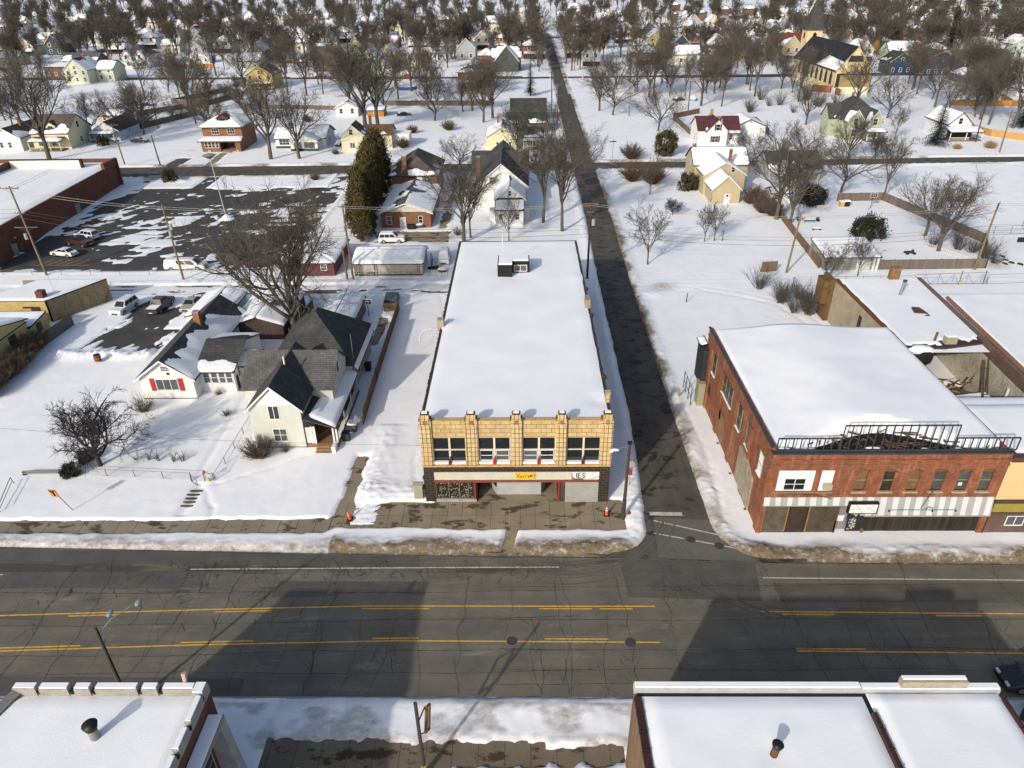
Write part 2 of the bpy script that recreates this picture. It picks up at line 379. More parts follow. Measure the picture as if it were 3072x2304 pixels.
# parking lot: ploughed, streaky
lot = bsd(-91.5, -40.5, 113.5, 166.5)
st_ = fbm((gx*.8-gy*.45)*.42, (gy*.8+gx*.45)*.09, 61, 5)*.40+fbm(gx*.16, gy*.75, 63, 5)*.34+fbm(gx*1.0-gy*.4, gy*.9, 65, 4)*.26
lo = (st_-.555-.12*((gx > -78) & (gx < -72) & (gy > 162))+.08*sst(-3, -.3, lot)+.10*np.exp(-((gx+70-(gy-140)*.42)/4.5)**2)+.07*np.exp(-((gx+47)/4)**2-((gy-140)/14)**2)-.13*np.exp(-((gx+60)/18)**2-((gy-158)/5)**2)-.16*np.exp(-((gx+81)/7)**2-((gy-121)/8)**2)-.1*np.exp(-((gx+70)/14)**2-((gy-116.5)/2.0)**2)+.07*np.exp(-((gx+70)/9)**2-((gy-128)/7)**2))*1.5
drv = np.minimum(bsd(-77, -73, 165, 179), bsd(-45, -40.5, 165, 179))
drv = np.minimum(drv, bsd(-92.5, -88, 150, 179))
lot = np.minimum(lot, drv+.2)
h = np.where(lot < 0, np.clip(lo, -.1, .12), h)
h = np.where((lot >= 0) & (lot < 1.2) & (d_c1 > .5), h+.16*lump*(1-np.abs(lot-.5)/.9).clip(0), h)
cone = np.hypot(gx+60.2, gy-142.7); h = np.maximum(h, 1.15-cone*.75+fine*.3*(cone < 3))
h = np.maximum(h, .9-np.hypot((gx+83)*.35, (gy-172))*.6+fine*.3*(np.abs(gx+83) < 9))
# alley: packed and dirty, a few bare puddles
al = np.maximum(np.abs(gy-105.3)-1.9, gx+10.5)
alr = np.maximum(np.abs(gy-107.6)-2.2, 17-gx)
h = np.where(al < 0, .04+.05*fine-.14*sst(.60, .66, fbm(gx*.22, gy*1.3, 71)), h)
h = np.where((np.abs(gy-108.2) < .9) & (gx < -11) & (gx > -66), h+.16*lump, h)
trk = lambda s: .05*np.exp(-(s/.2)**2)
h = h-np.where((alr < 0), trk(gy-106.7)+trk(gy-108.3), 0)
for r_ in (15.5, 17.2): h = h-np.where((gx > 24) & (gx < 44) & (gy > 88), trk(np.hypot(gx-25, gy-88)-r_)*1.1, 0)
# walked paths, the bank of snow thrown up in the yard, mounds
h = h-.09*np.exp(-((gx-np.interp(gy, [57, 73], [-32.6, -33.1]))/.3)**2)*((gy > 57) & (gy < 73.5))
h = h-.14*np.exp(-((gx+31.9)/.5)**2)*((gy > 51) & (gy < 56))*(.4+1.2*fbm(gx*2, gy*2, 77))
h = h+.55*np.exp(-((gy-83.2-.3*np.sin(gx))/1.1)**2)*((gx > -61.5) & (gx < -49))*lump
h = h+.18*np.exp(-((gx+14.7)/1.3)**2)*((gy > 50) & (gy < 66))*lump*1.2+.2*np.exp(-((gy-54.6)/1.2)**2)*((gx > -16) & (gx < -9))*lump
h = h+.35*np.exp(-np.hypot((gx-22)/1.8, (gy-105.2)/1.3)**2)*lump+.3*np.exp(-np.hypot((gx-20)/2, (gy-102)/1.2)**2)*lump
h = h+.5*np.exp(-np.hypot((gx-78)/4, (gy-116)/3)**2)*lump
h = np.where(gy > 300, np.where(d_far < 0, -.1, np.maximum(h, .12)), h)
h = np.where((gy > 24) & (gy < 31.6) & (gx > -17) & (gx < 6.6) & (d_soft > .3), h+.10*fbm(gx*1.7, gy*1.7, 79), h)
def trail(pts, dep=.07, w=.22):
    global h
    for (x0, y0), (x1, y1) in zip(pts[:-1], pts[1:]):
        L = math.hypot(x1-x0, y1-y0); u = np.clip(((gx-x0)*(x1-x0)+(gy-y0)*(y1-y0))/L**2, 0, 1); dd = np.hypot(gx-x0-u*(x1-x0)+.12*np.sin(gy*3.1), gy-y0-u*(y1-y0)+.1*np.sin(gx*2.7))
        h = h-dep*np.exp(-(dd/w)**2)*(.35+1.3*vnoise(gx*2.2, gy*2.2, 99))
for tp_ in ([(18.3, 50), (18.6, 55), (19, 62), (18.4, 70)], [(17.9, 50), (18.9, 54.5), (19.3, 58)], [(-10.3, 54.5), (-11.2, 60), (-10.7, 68)], [(-30.5, 55.8), (-26, 58.2), (-22.5, 60.8)], [(-31.6, 55.5), (-29.5, 52.5), (-28.8, 51)], [(-12.5, 102), (-11.5, 96), (-10.6, 90)], [(-58, 90), (-63.2, 86), (-63.5, 76), (-60, 66)], [(26, 105), (38, 98), (40, 90)], [(20, 120), (30, 128), (38, 146)], [(0, 133), (6, 141), (5, 158)], [(57, 86), (70, 84)], [(58, 120), (64, 135), (70, 144)], [(-40, 64), (-36, 70), (-35.5, 73)]): trail(tp_)
# dirt: ploughed grit along the kerbs, muddy alley sides, trodden spots
dirt = np.exp(-(np.maximum(d_main-.2+(fbm(gx*.35, gy*.5, 91)-.5)*2.2, 0)/1.25)**2)*np.where(gx < -17, .65, 1.25)*np.where(gy < 40, .25, 1)
dirt = np.maximum(dirt, 1.15*np.exp(-(np.maximum(d_side-.1+(fbm(gx*.5, gy*.35, 93)-.5)*1.6, 0)/1.0)**2)*(.5+.5*sst(.42, .6, fbm(gx*.12, gy*.12, 81)))*(gx > 14)+.45*np.exp(-(np.maximum(d_side, 0)/.5)**2)*(gx < 14))
dirt = np.maximum(dirt, .85*np.exp(-(np.maximum(d_c1, 0)/2.2)**2)*(.3+.7*sst(.4, .56, fbm(gx*.12, gy*.3, 83))))
dirt = np.maximum(dirt, .5*np.exp(-((gy-108.3)/.9)**2)*(gx < -11)*(gx > -42)*sst(.3, .6, fbm(gx*.3, gy, 85)))
dirt = np.maximum(dirt, np.where(al < 0, .22, 0)); dirt = np.maximum(dirt, np.where(lot < .5, .14, 0))
dirt = np.maximum(dirt, .6*np.exp(-np.hypot((gx-21.5)/2.4, (gy-104.5)/1.5)**2)); dirt = np.maximum(dirt, .5*np.exp(-np.hypot((gx-78)/3, (gy-113)/2)**2))
dirt = np.maximum(dirt, np.where((gy < 31.6) & (gy > 28), .5*sst(.4, .62, fbm(gx*.35, gy*.6, 87)), 0))
dirt = np.maximum(dirt, .6*np.exp(-((gy-28.9)/.35)**2)*(gx > -17)*(gx < 6.6)*.6)
dirt = np.maximum(dirt, .55*(np.abs(gx+15)<4)*np.exp(-((gy-129)/4)**2)*sst(.4,.6,fbm(gx*.4,gy*.4,89)))
h = np.where(gy < 20, -.1, h)
_ = 0
go = link(bpy.data.objects.new('snow_ground', grid_mesh('snow_ground', gx, gy, h, SNOW, np.clip(dirt, 0, 1)))); go['kind'] = 'structure'

def road_mat(name, a, b, c, sx, sy, wet=None):
    m, t = new(name, .85, .3); v = t.vec(sx, sy, 1); v1 = t.vec()
    n = t.ramp(t.noise(v, 1, 6, .65, .3), .3, .7); n2 = t.ramp(t.noise(v1, .35, 5, .6), .35, .65); n3 = t.noise(v1, 9, 4, .7)
    col = t.mix(n, a, b); col = t.mix(t.math('MULTIPLY', n2, .55), col, c); col = t.mix(.35, col, t.mix(n3, (.0,)*3, (1,)*3), 'OVERLAY')
    if wet: col = t.mix(t.ramp(t.noise(t.vec(.5, .9, 1), .9, 6, .6), .55, .6), col, wet)
    t.l(col, t.b.inputs['Base Color']); t.bump(n3, .25, .01); MATS[name] = m; return m
ROADM = road_mat('worn_concrete_road', (.128, .116, .09), (.185, .166, .126), (.084, .078, .066), .05, .8)
t_ = NT(ROADM); tc = t_.n('TexCoord'); sp = t_.n('SeparateXYZ'); t_.l(tc.outputs['Object'], sp.inputs[0])
wm = t_.math('ADD', t_.noise(t_.vec(.07, .8, 1), 1.2, 6, .65, .4), t_.math('ADD', t_.math('MULTIPLY', t_.math('SUBTRACT', sp.outputs[1], 42.5), .035), t_.math('MULTIPLY', t_.math('ADD', sp.outputs[0], 10), -.004)))
wr = t_.ramp(wm, .60, .70); old = t_.b.inputs['Base Color'].links[0].from_socket; t_.l(t_.mix(t_.math('MULTIPLY', wr, .75), old, (.04, .036, .03)), t_.b.inputs['Base Color'])
salt = t_.ramp(t_.noise(t_.vec(.25, 1.1, 1), .8, 6, .7), .58, .75); old = t_.b.inputs['Base Color'].links[0].from_socket; t_.l(t_.mix(t_.math('MULTIPLY', salt, .5), old, (.32, .30, .26)), t_.b.inputs['Base Color'])
ASPH = road_mat('dark_asphalt', (.078, .071, .058), (.125, .112, .088), (.045, .043, .039), .9, .07, (.035, .033, .03))
ASPHL = road_mat('lot_asphalt', (.052, .050, .047), (.085, .079, .07), (.034, .033, .032), .4, .4)
ASPHP = road_mat('asphalt_patch', (.085, .08, .07), (.125, .115, .095), (.055, .053, .049), .1, .9)
PAVEM = road_mat('pavement_concrete', (.24, .195, .13), (.31, .26, .18), (.17, .14, .095), .4, .6, (.075, .056, .034))
PAVEW = road_mat('wet_pavement', (.16, .125, .08), (.21, .175, .12), (.11, .085, .055), .4, .6, (.055, .038, .022))
def sheet(name, pts, m, z=0.0, kind='structure'):
    b = MB(); b.quad(*[(x, y, z) for x, y in pts]); return struct(name, b, m, kind=kind)
sheet('main_road', [(-300, 32.1), (300, 32.1), (300, 44.5), (60, 44.5), (20, 45.0), (8, 45.6), (-9, 45.9), (-60, 47.5), (-300, 49)], ROADM)
sheet('kerb_strip', [(-300, 31.4), (300, 31.4), (300, 32.1), (-300, 32.1)], GREYCONC, -.004)
sheet('side_street', [(5, 46.2), (8, 45.6), (20, 45.0), (24, 45.2), (24, 48), (17.6, 53), (17.6, 110), (19.5, 190), (19.8, 268), (23, 520), (24, 600), (14, 600), (13, 268), (11.8, 110), (10.5, 53), (6, 49)], ASPH)
sheet('cross_street', [(-300, 176.5), (-60, 177.6), (12.3, 180), (12.7, 189.5), (-60, 188), (-300, 188)], ASPH, .001)
sheet('cross_street', [(19.2, 180), (110, 183), (300, 183), (300, 190.4), (110, 190.2), (19.6, 188.6)], ASPH, .001)
for px in ((-420, 12.9), (21.2, 420)):
    ys = [(x, float(np.interp(x, [-220, 20, 260], [364, 349, 346]))) for x in np.linspace(px[0], px[1], 12)]
    sheet('back_street', [(x, y-5) for x, y in ys]+[(x, y+5) for x, y in ys[::-1]], ASPH, .001)
    ys = [(x, float(np.interp(x, [-320, 20, 320], [545, 556, 556]))) for x in np.linspace(px[0]-(3 if px[0] < 0 else -3.), px[1], 12)]
    sheet('far_street', [(x, y-5) for x, y in ys]+[(x, y+5) for x, y in ys[::-1]], ASPH, .001)
sheet('diagonal_road', [(-258, 430), (-244, 433), (-292, 700), (-314, 700)], ASPH, .003)
sheet('parking_lot', [(-93.2, 113), (-39.6, 113), (-39.6, 176.4), (-93.2, 176.4)], ASPHL)
sheet('alley_surface', [(-70, 102.5), (11.6, 102.5), (11.6, 109), (-70, 109)], ASPHP)
sheet('parking_pad', [(-61, 83.5), (-48.6, 83.5), (-48.6, 102), (-61, 102)], ASPHL)
sheet('pavement', [(-60, 48.3), (-17.7, 48.3), (-17.7, 51.2), (-60, 51.2)], PAVEM, .004)
sheet('pavement', [(-17.6, 48.3), (-17.6, 61), (-15.6, 61), (-15.6, 53.6), (-9.3, 53.6), (8.1, 53.6), (9.6, 53.2), (10.4, 49.2), (-.5, 46.1), (-2.3, 46.2), (-17, 48.2)], PAVEM, .004)
sheet('pavement', [(-17.2, 24.5), (6.6, 24.5), (6.6, 29.5), (-17.2, 29.5)], PAVEW, .0)
sheet('driveway', [(-29, 126), (-12.6, 126), (-12.6, 176), (-17.8, 176), (-17.8, 135), (-29, 135)], PAVEM, .0)
sheet('path', [(-83.5, 188.2), (-80, 188.2), (-80.6, 204), (-84, 204)], PAVEM, .0)
sheet('driveway', [(-93, 188.2), (-88.4, 188.2), (-88.4, 198), (-93, 198)], ASPHP, .0)
sheet('driveway', [(-21.6, 85), (-19, 85), (-19, 95), (-21.6, 95)], PAVEM, .0)
# darker asphalt overlays on the concrete
for pts in ([(-60, 45.1), (-34, 45.0), (-9, 44.6), (-9.0, 45.85), (-60, 47.3)], [(-60, 42.1), (-26, 42.3), (-27, 44.1), (-60, 44.0)], [(8.4, 41.2), (19.0, 40.8), (19.6, 44.95), (8.2, 45.55)],
            [(-20.5, 41.2), (-15.8, 41.3), (-13.2, 41.9), (-8, 41.4), (-7.8, 42.9), (-20.3, 43.0)], [(-60, 32.15), (-20, 32.15), (-20, 33.6), (-60, 33.9)], [(20.5, 40.7), (60, 40.6), (60, 42.6), (20.4, 42.7)]):
    sheet('asphalt_patch', pts, ASPHP, .004)
# concrete squares of the side street mouth
sheet('street_mouth', [(11.6, 45.62), (19.7, 45.12), (18.2, 50.3), (12.0, 50.9)], road_mat('pale_asphalt', (.12, .112, .095), (.155, .142, .118), (.095, .09, .078), .5, .5), .004)
YEL = plain('road_yellow', (.72, .38, .035), .7, .45, 2.5, c2=(.34, .19, .05))
WHT = plain('road_white', (.58, .55, .47), .7, .4, 2.5, c2=(.24, .22, .18))
def stripe(pts, w, m, z=.009, name='road_marking'):
    b = MB(); P = [np.array(p, float) for p in pts]
    for a, c in zip(P[:-1], P[1:]):
        d = (c-a)/np.linalg.norm(c-a); n = np.array([-d[1], d[0]])*w/2
        b.quad((*(a-n), z), (*(c-n), z), (*(c+n), z), (*(a+n), z))
    return struct(name, b, m)
yN = [(-60, 38.7), (-41.5, 39.33), (-25, 39.95), (-12.3, 40.3), (10.4, 40.25)]; yS = [(-60, 35.4), (-39.3, 35.94), (-25, 36.5), (-9.4, 36.9), (10.2, 36.75)]
fN = lambda x: float(np.interp(x, [p[0] for p in yN], [p[1] for p in yN])); fS = lambda x: float(np.interp(x, [p[0] for p in yS], [p[1] for p in yS]))
stripe(yN, .13, YEL); stripe(yS, .13, YEL); stripe([(18.6, 39.73), (39, 39.47), (60, 39.2)], .13, YEL); stripe([(20.2, 35.97), (36.7, 35.78), (60, 35.5)], .13, YEL)
for a, b_ in ((-36, -32), (-24.5, -20), (-12.8, -7.5), (1.2, 5.4), (6, 8.6)): stripe([(a, fN(a)-.26), (b_, fN(b_)-.26)], .12, YEL)
for a, b_ in ((-40, -33.5), (-26, -20.5), (-11.5, -8), (1.6, 6.4)): stripe([(a, fS(a)+.26), (b_, fS(b_)+.26)], .12, YEL)
for a, b_, y in ((20.2, 24.2, 39.44), (32, 35.6, 39.3), (20.2, 25.3, 36.18), (37.5, 45, 35.98)): stripe([(a, y), (b_, y-.03)], .12, YEL)
stripe([(-28.3, 44.35), (-9, 44.5), (3, 44.55)], .12, WHT); stripe([(19.8, 43.3), (41, 43.0), (60, 42.8)], .12, WHT); stripe([(-60, 43.6), (-44, 43.75)], .12, WHT)
stripe([(11.7, 51.35), (14.7, 51.3)], .5, WHT, .013)
for a, b_ in (((11.9, 50.4), (18.4, 48.1)), ((11.7, 48.7), (14.2, 48.0)), ((15.1, 47.75), (19.4, 46.5))): stripe([a, b_], .15, WHT, .013)
for k in range(5): stripe([(-84+k*1.6, 117.2), (-82.7+k*1.6, 119.6)], .1, YEL, .006)
stripe([(-85.5, 117), (-75, 116.8)], .1, YEL, .006); stripe([(-36.2, 184.6), (-36.2, 184.9)], .1, WHT); stripe([(19.0, 182.6), (22, 182.9)], .2, WHT); stripe([(22.5, 187), (24.2, 184)], .2, WHT)
# cracks and joints in the paving
TAR = plain('crack_tar', (.042, .039, .033), .9, .3)
cb = MB(); rng = random.Random(5)
def crack(p, ang, L, w, wander=.35, br=.25, z=.013, step=.35):
    x, y = p; a0 = ang; pts = [(x, y)]; ln = 0
    while ln < L:
        ang = a0+(ang-a0)*.45+rng.uniform(-wander, wander); st = step*rng.uniform(.6, 1.4)
        x += math.cos(ang)*st; y += math.sin(ang)*st; ln += st; pts.append((x, y))
        if y < 32.3 or y > 45.3 or abs(x) > 62: break
        if br and rng.random() < br*.35: crack((x, y), ang+rng.choice((-1, 1))*rng.uniform(.3, 1.0), min(L*.4, rng.uniform(.4, 1.7)), w*.6, wander, br*.2, z, step)
    for a, c in zip(pts[:-1], pts[1:]):
        d = np.array(c)-np.array(a); q = np.linalg.norm(d)
        if q < 1e-4: continue
        n = np.array([-d[1], d[0]])/q*w*rng.uniform(.3, .75)
        cb.quad((a[0]-n[0], a[1]-n[1], z), (c[0]-n[0], c[1]-n[1], z), (c[0]+n[0], c[1]+n[1], z), (a[0]+n[0], a[1]+n[1], z))
x = -56
while x < 58:
    if not 10.8 < x < 17.5 or rng.random() < .5:
        for k in range(rng.choice((1, 1, 1, 1, 2))):
            crack((x+rng.uniform(-.2, .2), 32.3), math.pi/2+rng.uniform(-.03, .03), rng.choice((14, 14, 14, 7)), rng.choice((.016, .022, .03)), .34, .6)
        if rng.random() < .45: crack((x+1.4, rng.uniform(33, 40)), math.pi/2-.1, rng.uniform(1, 4), .028, .6, .4)
    x += rng.uniform(1.9, 3.6)
for yy, w_ in ((36.2, .03), (38.9, .035), (34.3, .028), (42.4, .035), (33.1, .025)): crack((-58, yy-.9), .012, 62, w_, .06, .1); crack((-2, yy), 0, 62, w_, .06, .12)
for k in range(420):                         # crazed belts by the north kerb and at the junction
    q = rng.random()
    if q < .6: px, py = rng.uniform(-34, 4), rng.gauss(44.3, .55)
    elif q < .8: px, py = rng.uniform(10, 22), rng.gauss(42.5, 1.3)
    else: px, py = rng.uniform(-56, -20), rng.gauss(41.6, .5)
    crack((px, py), rng.uniform(0, 6.28), rng.uniform(.4, 1.0), .022, .5, .3, .013, .2)
struct('pavement_cracks', cb, TAR)
jb = MB()
for k in range(19): jb.box(-16.6+k*1.36, -16.57+k*1.36, 49.4, 53.05, .0, .009)
for k in range(24): jb.box(-57+k*1.65, -56.96+k*1.65, 48.7, 50.9, .0, .009)
for k in range(14): jb.box(-16.6+k*1.7, -16.57+k*1.7, 25.2, 28.9, .0, .005)
jb.box(-16.6, 8.6, 51.2, 51.22, 0, .009)
struct('pavement_joints', jb, TAR)
# tyre smears swinging out of the side street
SMEAR = plain('tyre_smear', (.07, .065, .057), .9, .5, 1.2, c2=(.125, .115, .095))
for r_, w_ in ((8.5, .12), (8.8, .16), (9.6, .1), (9.95, .2), (10.3, .1), (11.0, .14)): stripe([(3.4+r_*math.cos(a), 53.6+r_*math.sin(a)) for a in np.linspace(-1.75, -.35, 14)], w_, SMEAR, .0165, 'tyre_mark')
for ox in (0, 1.25): stripe([(13.0+ox*.8, 47), (13.3+ox, 45.4), (13.7+ox, 43.8), (14.5+ox, 42.2), (15.8+ox, 40.9), (17.6+ox, 39.8), (20+ox, 38.8)], .13, SMEAR, .0165, 'tyre_mark')
for cx, cy, rr in ((12.8, 97, 6.2), (12.8, 97, 6.5), (12.8, 97, 7.6)): stripe([(cx-3+rr*math.sin(a), cy+rr*math.cos(a)) for a in np.linspace(.25, 1.9, 12)], .14, SMEAR, .0165, 'tyre_mark')
# manhole covers
for mx, my, lab in ((-.9, 36.9, 'round iron manhole cover breaking the yellow line in the main road'), (8.0, 36.75, 'round iron manhole cover set in a square patch near the junction'), (14.8, 47.9, 'round iron manhole cover between the white crossing lines, nearer the main building'),
                    (17.1, 47.1, 'round iron manhole cover between the crossing lines, nearer the brick building'), (19.9, 33.0, 'dark round manhole in a pale ring beside the long snowy roof in front')):
    b = MB()
    b.path([(mx, my, .002), (mx, my, .016)], .42, 14); b.path([(mx, my, .016), (mx, my, .02)], .3, 14)
    single('manhole_cover', lab, 'manhole cover', b, plain('cast_iron', (.06, .053, .046), .7, .4, 4), loc=(mx, my, 0))
b = MB(); b.quad(*[(8.0+math.copysign(.8, sx), 36.75+math.copysign(.8, sy), .005) for sx, sy in ((-1, -1), (1, -1), (1, 1), (-1, 1))]); struct('manhole_patch', b, ROADM)
# ================================================================ helpers for buildings
def window(parent, face, a, z, w_, hh, at, nx=2, nz=2, frame=None, pane=None, sill=True, fw=.07, snow_=False, name='window', proud=.05):
    """a window laid on a wall: face S/W/E, a its start along the wall, at the wall's own coordinate"""
    frame = frame or WHITE; pane = pane or GLASS
    fb, pb = MB(), MB()
    def bx(b, u0, u1, z0, z1, d0, d1):
        if face == 'S': b.box(u0, u1, at-d1, at-d0, z0, z1)
        elif face == 'N': b.box(u0, u1, at+d0, at+d1, z0, z1)
        elif face == 'W': b.box(at-d1, at-d0, u0, u1, z0, z1)
        else: b.box(at+d0, at+d1, u0, u1, z0, z1)
    bx(fb, a-fw, a+w_+fw, z+hh, z+hh+fw, .0, proud); bx(fb, a-fw, a+w_+fw, z-fw*1.2, z, .0, proud+(.05 if sill else 0))
    bx(fb, a-fw, a, z, z+hh, .0, proud); bx(fb, a+w_, a+w_+fw, z, z+hh, .0, proud)
    for i in range(1, nx): bx(fb, a+w_*i/nx-.03, a+w_*i/nx+.03, z, z+hh, .0, proud-.005)
    for i in range(1, nz): bx(fb, a, a+w_, z+hh*i/nz-.03, z+hh*i/nz+.03, .0, proud-.01)
    bx(pb, a, a+w_, z, z+hh, .0, .02)
    f = part(name, fb, frame, parent); part('pane', pb, pane, f)
    if snow_:
        q = MB(); bx(q, a, a+w_, z, z+.1, .03, proud+.12); part('snow', q, SNOW, f)
    return f
def door(parent, face, a, w_, hh, at, mat, z=0.05, frame=None):
    b = MB()
    def bx(b, u0, u1, z0, z1, d0, d1):
        if face == 'S': b.box(u0, u1, at-d1, at-d0, z0, z1)
        elif face == 'W': b.box(at-d1, at-d0, u0, u1, z0, z1)
        else: b.box(at+d0, at+d1, u0, u1, z0, z1)
    bx(b, a, a+w_, z, z+hh, 0, .06); d = part('door', b, mat, parent)
    f = MB(); bx(f, a-.09, a, z, z+hh, 0, .09); bx(f, a+w_, a+w_+.09, z, z+hh, 0, .09); bx(f, a-.09, a+w_+.09, z+hh, z+hh+.09, 0, .09); part('frame', f, frame or WHITE, d)
    return d
class House:
    def __init__(s, name, label, cat, loc, group=None):
        s.t = thing(name, label, cat, loc, group); s.w = {}; s.seed = int(abs(loc[0])*7+abs(loc[1])*3) % 997
    def vol(s, x0, x1, y0, y1, eave, ridge, ax, wall, roof, over=.35, cover=1, thick=.13, z0=0, res=.6, th=.14, trim=None, covers=None, ridge_in=None):
        wb = s.w.setdefault(wall.name, (wall, MB()))[1]
        xm, ym = (x0+x1)/2, (y0+y1)/2; sl = []
        if ax == 'y':
            wb.extr([(x0, y0, z0), (x1, y0, z0), (x1, y0, eave), (xm, y0, ridge), (x0, y0, eave)], (0, y1-y0, 0))
            k = (ridge-eave)/((x1-x0)/2); e = eave-over*k+.03; a, b = y0-over, y1+over; r_ = ridge+.06
            sl = [[(x0-over, a, e), (xm, a, r_), (xm, b, r_), (x0-over, b, e)], [(xm, a, r_), (x1+over, a, e), (x1+over, b, e), (xm, b, r_)]]
            sl[0] = [sl[0][3], sl[0][0], sl[0][1], sl[0][2]]; sl[1] = [sl[1][1], sl[1][2], sl[1][3], sl[1][0]]
        elif ax == 'x':
            wb.extr([(x0, y0, z0), (x0, y0, eave), (x0, ym, ridge), (x0, y1, eave), (x0, y1, z0)], (x1-x0, 0, 0))
            k = (ridge-eave)/((y1-y0)/2); e = eave-over*k+.03; a, b = x0-over, x1+over; r_ = ridge+.06
            sl = [[(a, y0-over, e), (b, y0-over, e), (b, ym, r_), (a, ym, r_)], [(b, y1+over, e), (a, y1+over, e), (a, ym, r_), (b, ym, r_)]]
        elif ax == 'hip':
            wb.box(x0, x1, y0, y1, z0, eave); o = over; e = eave
            dx, dy = x1-x0, y1-y0; n = min(dx, dy)/2*(ridge_in or 1)
            if dx >= dy: r0, r1 = (x0+n, ym, ridge), (x1-n, ym, ridge)
            else: r0, r1 = (xm, y0+n, ridge), (xm, y1-n, ridge)
            A, B, C, D = (x0-o, y0-o, e), (x1+o, y0-o, e), (x1+o, y1+o, e), (x0-o, y1+o, e)
            if dx >= dy: sl = [[A, B, r1, r0], [B, C, r1, r1], [C, D, r0, r1], [D, A, r0, r0]]
            else: sl = [[A, B, r0, r0], [B, C, r1, r0], [C, D, r1, r1], [D, A, r0, r1]]
        elif ax == 'shedS':          # low edge towards the camera
            wb.extr([(x0, y0, z0), (x0, y0, eave), (x0, y1, ridge), (x0, y1, z0)], (x1-x0, 0, 0)); k = (ridge-eave)/(y1-y0)
            sl = [[(x0-over, y0-over, eave-over*k+.04), (x1+over, y0-over, eave-over*k+.04), (x1+over, y1+.05, ridge+.04), (x0-over, y1+.05, ridge+.04)]]
        elif ax == 'flat':
            wb.box(x0, x1, y0, y1, z0, eave); sl = [[(x0-over, y0-over, eave+.1), (x1+over, y0-over, eave+.1), (x1+over, y1+over, ridge+.1), (x0-over, y1+over, ridge+.1)]]
        rb = MB()
        for c in sl:
            cc = [c[0]]+[q for i, q in enumerate(c[1:]) if q != c[i]]
            rb.slab(cc if cc[-1] != cc[0] else cc[:-1], th)
        ro = part('roof', rb, roof, s.t)
        if trim and ax in 'xy':
            tb = MB()
            for c in sl:
                if ax == 'y': p, q = (c[1], c[2]) if c[1][1] < c[0][1] else (c[0], c[3])
                else: continue
                tb.extr([(p[0], p[1]-.02, p[2]-.0), (q[0], q[1]-.02, q[2]), (q[0], q[1]-.02, q[2]-.22), (p[0], p[1]-.02, p[2]-.22)], (0, .06, 0))
            if tb.v: part('barge_board', tb, trim, ro)
        cv = covers or [cover]*len(sl)
        for i, c in enumerate(sl):
            if cv[i] > 0: snow_sheet(c, thick, cv[i], res, s.seed+i*5, ro)
        return ro, sl
    def chim(s, x, y, z0, z1, w_=.6, mat=None, cap=True):
        b = MB(); b.box(x-w_/2, x+w_/2, y-w_/2, y+w_/2, z0, z1); c = part('chimney', b, mat or BRICKO, s.t)
        if cap:
            q = MB(); q.box(x-w_/2-.05, x+w_/2+.05, y-w_/2-.05, y+w_/2+.05, z1, z1+.1); part('cap', q, GREYCONC, c)
    def win(s, face, a, z, w_, hh, at, nx=2, nz=2, **k): return window(s.t, face, a, z, w_, hh, at, nx, nz, **k)
    def porch(s, x0, x1, y0, y1, z, roof, cover=1, post=None, deck=True, rise=.5, skirt=None, nposts=3, rails=True):
        b = MB(); c = [(x0-.2, y0-.25, z), (x1+.2, y0-.25, z), (x1+.2, y1, z+rise), (x0-.2, y1, z+rise)]; b.slab(c, .16); ro = part('porch_roof', b, roof, s.t)
        if cover > 0: snow_sheet(c, .14, cover, .5, s.seed+31, ro)
        q = MB(); q.box(x0, x1, y0, y1-.02, .05, .45); fl = part('porch_floor', q, skirt or WOODG, s.t)
        for i in range(nposts):
            x = x0+.1+(x1-x0-.2)*i/max(1, nposts-1); q = MB(); q.box(x-.08, x+.08, y0+.05, y0+.21, .45, z-.12); part('post', q, post or WHITE, s.t)
        if rails:
            q = MB(); q.box(x0, x1*.62+x0*.38, y0+.08, y0+.13, 1.15, 1.22)
            n = int((x1-x0)*.62/.25)
            for i in range(n): q.box(x0+i*.25, x0+i*.25+.05, y0+.09, y0+.12, .45, 1.15)
            part('railing', q, post or WHITE, s.t)
    def done(s):
        for m, b in s.w.values():
            if b.v: part('wall', b, m, s.t)
        return s
def wall_with_openings(b, x0, x1, z0, z1, y0, y1, ops):
    """a slab of wall in the XZ plane, y0 front, with rectangular openings (xa, xb, za, zb) kept clear"""
    xs = sorted({x0, x1, *[o[0] for o in ops], *[o[1] for o in ops]}); zs = sorted({z0, z1, *[o[2] for o in ops], *[o[3] for o in ops]})
    for xa, xb in zip(xs[:-1], xs[1:]):
        run = None
        for za, zb in zip(zs[:-1], zs[1:]):
            cx, cz = (xa+xb)/2, (za+zb)/2; solid = not any(o[0] < cx < o[1] and o[2] < cz < o[3] for o in ops)
            if solid: run = [za, zb] if run is None else [run[0], zb]
            if (not solid or zb == zs[-1]) and run: b.box(xa, xb, y0, y1, run[0], run[1]); run = None
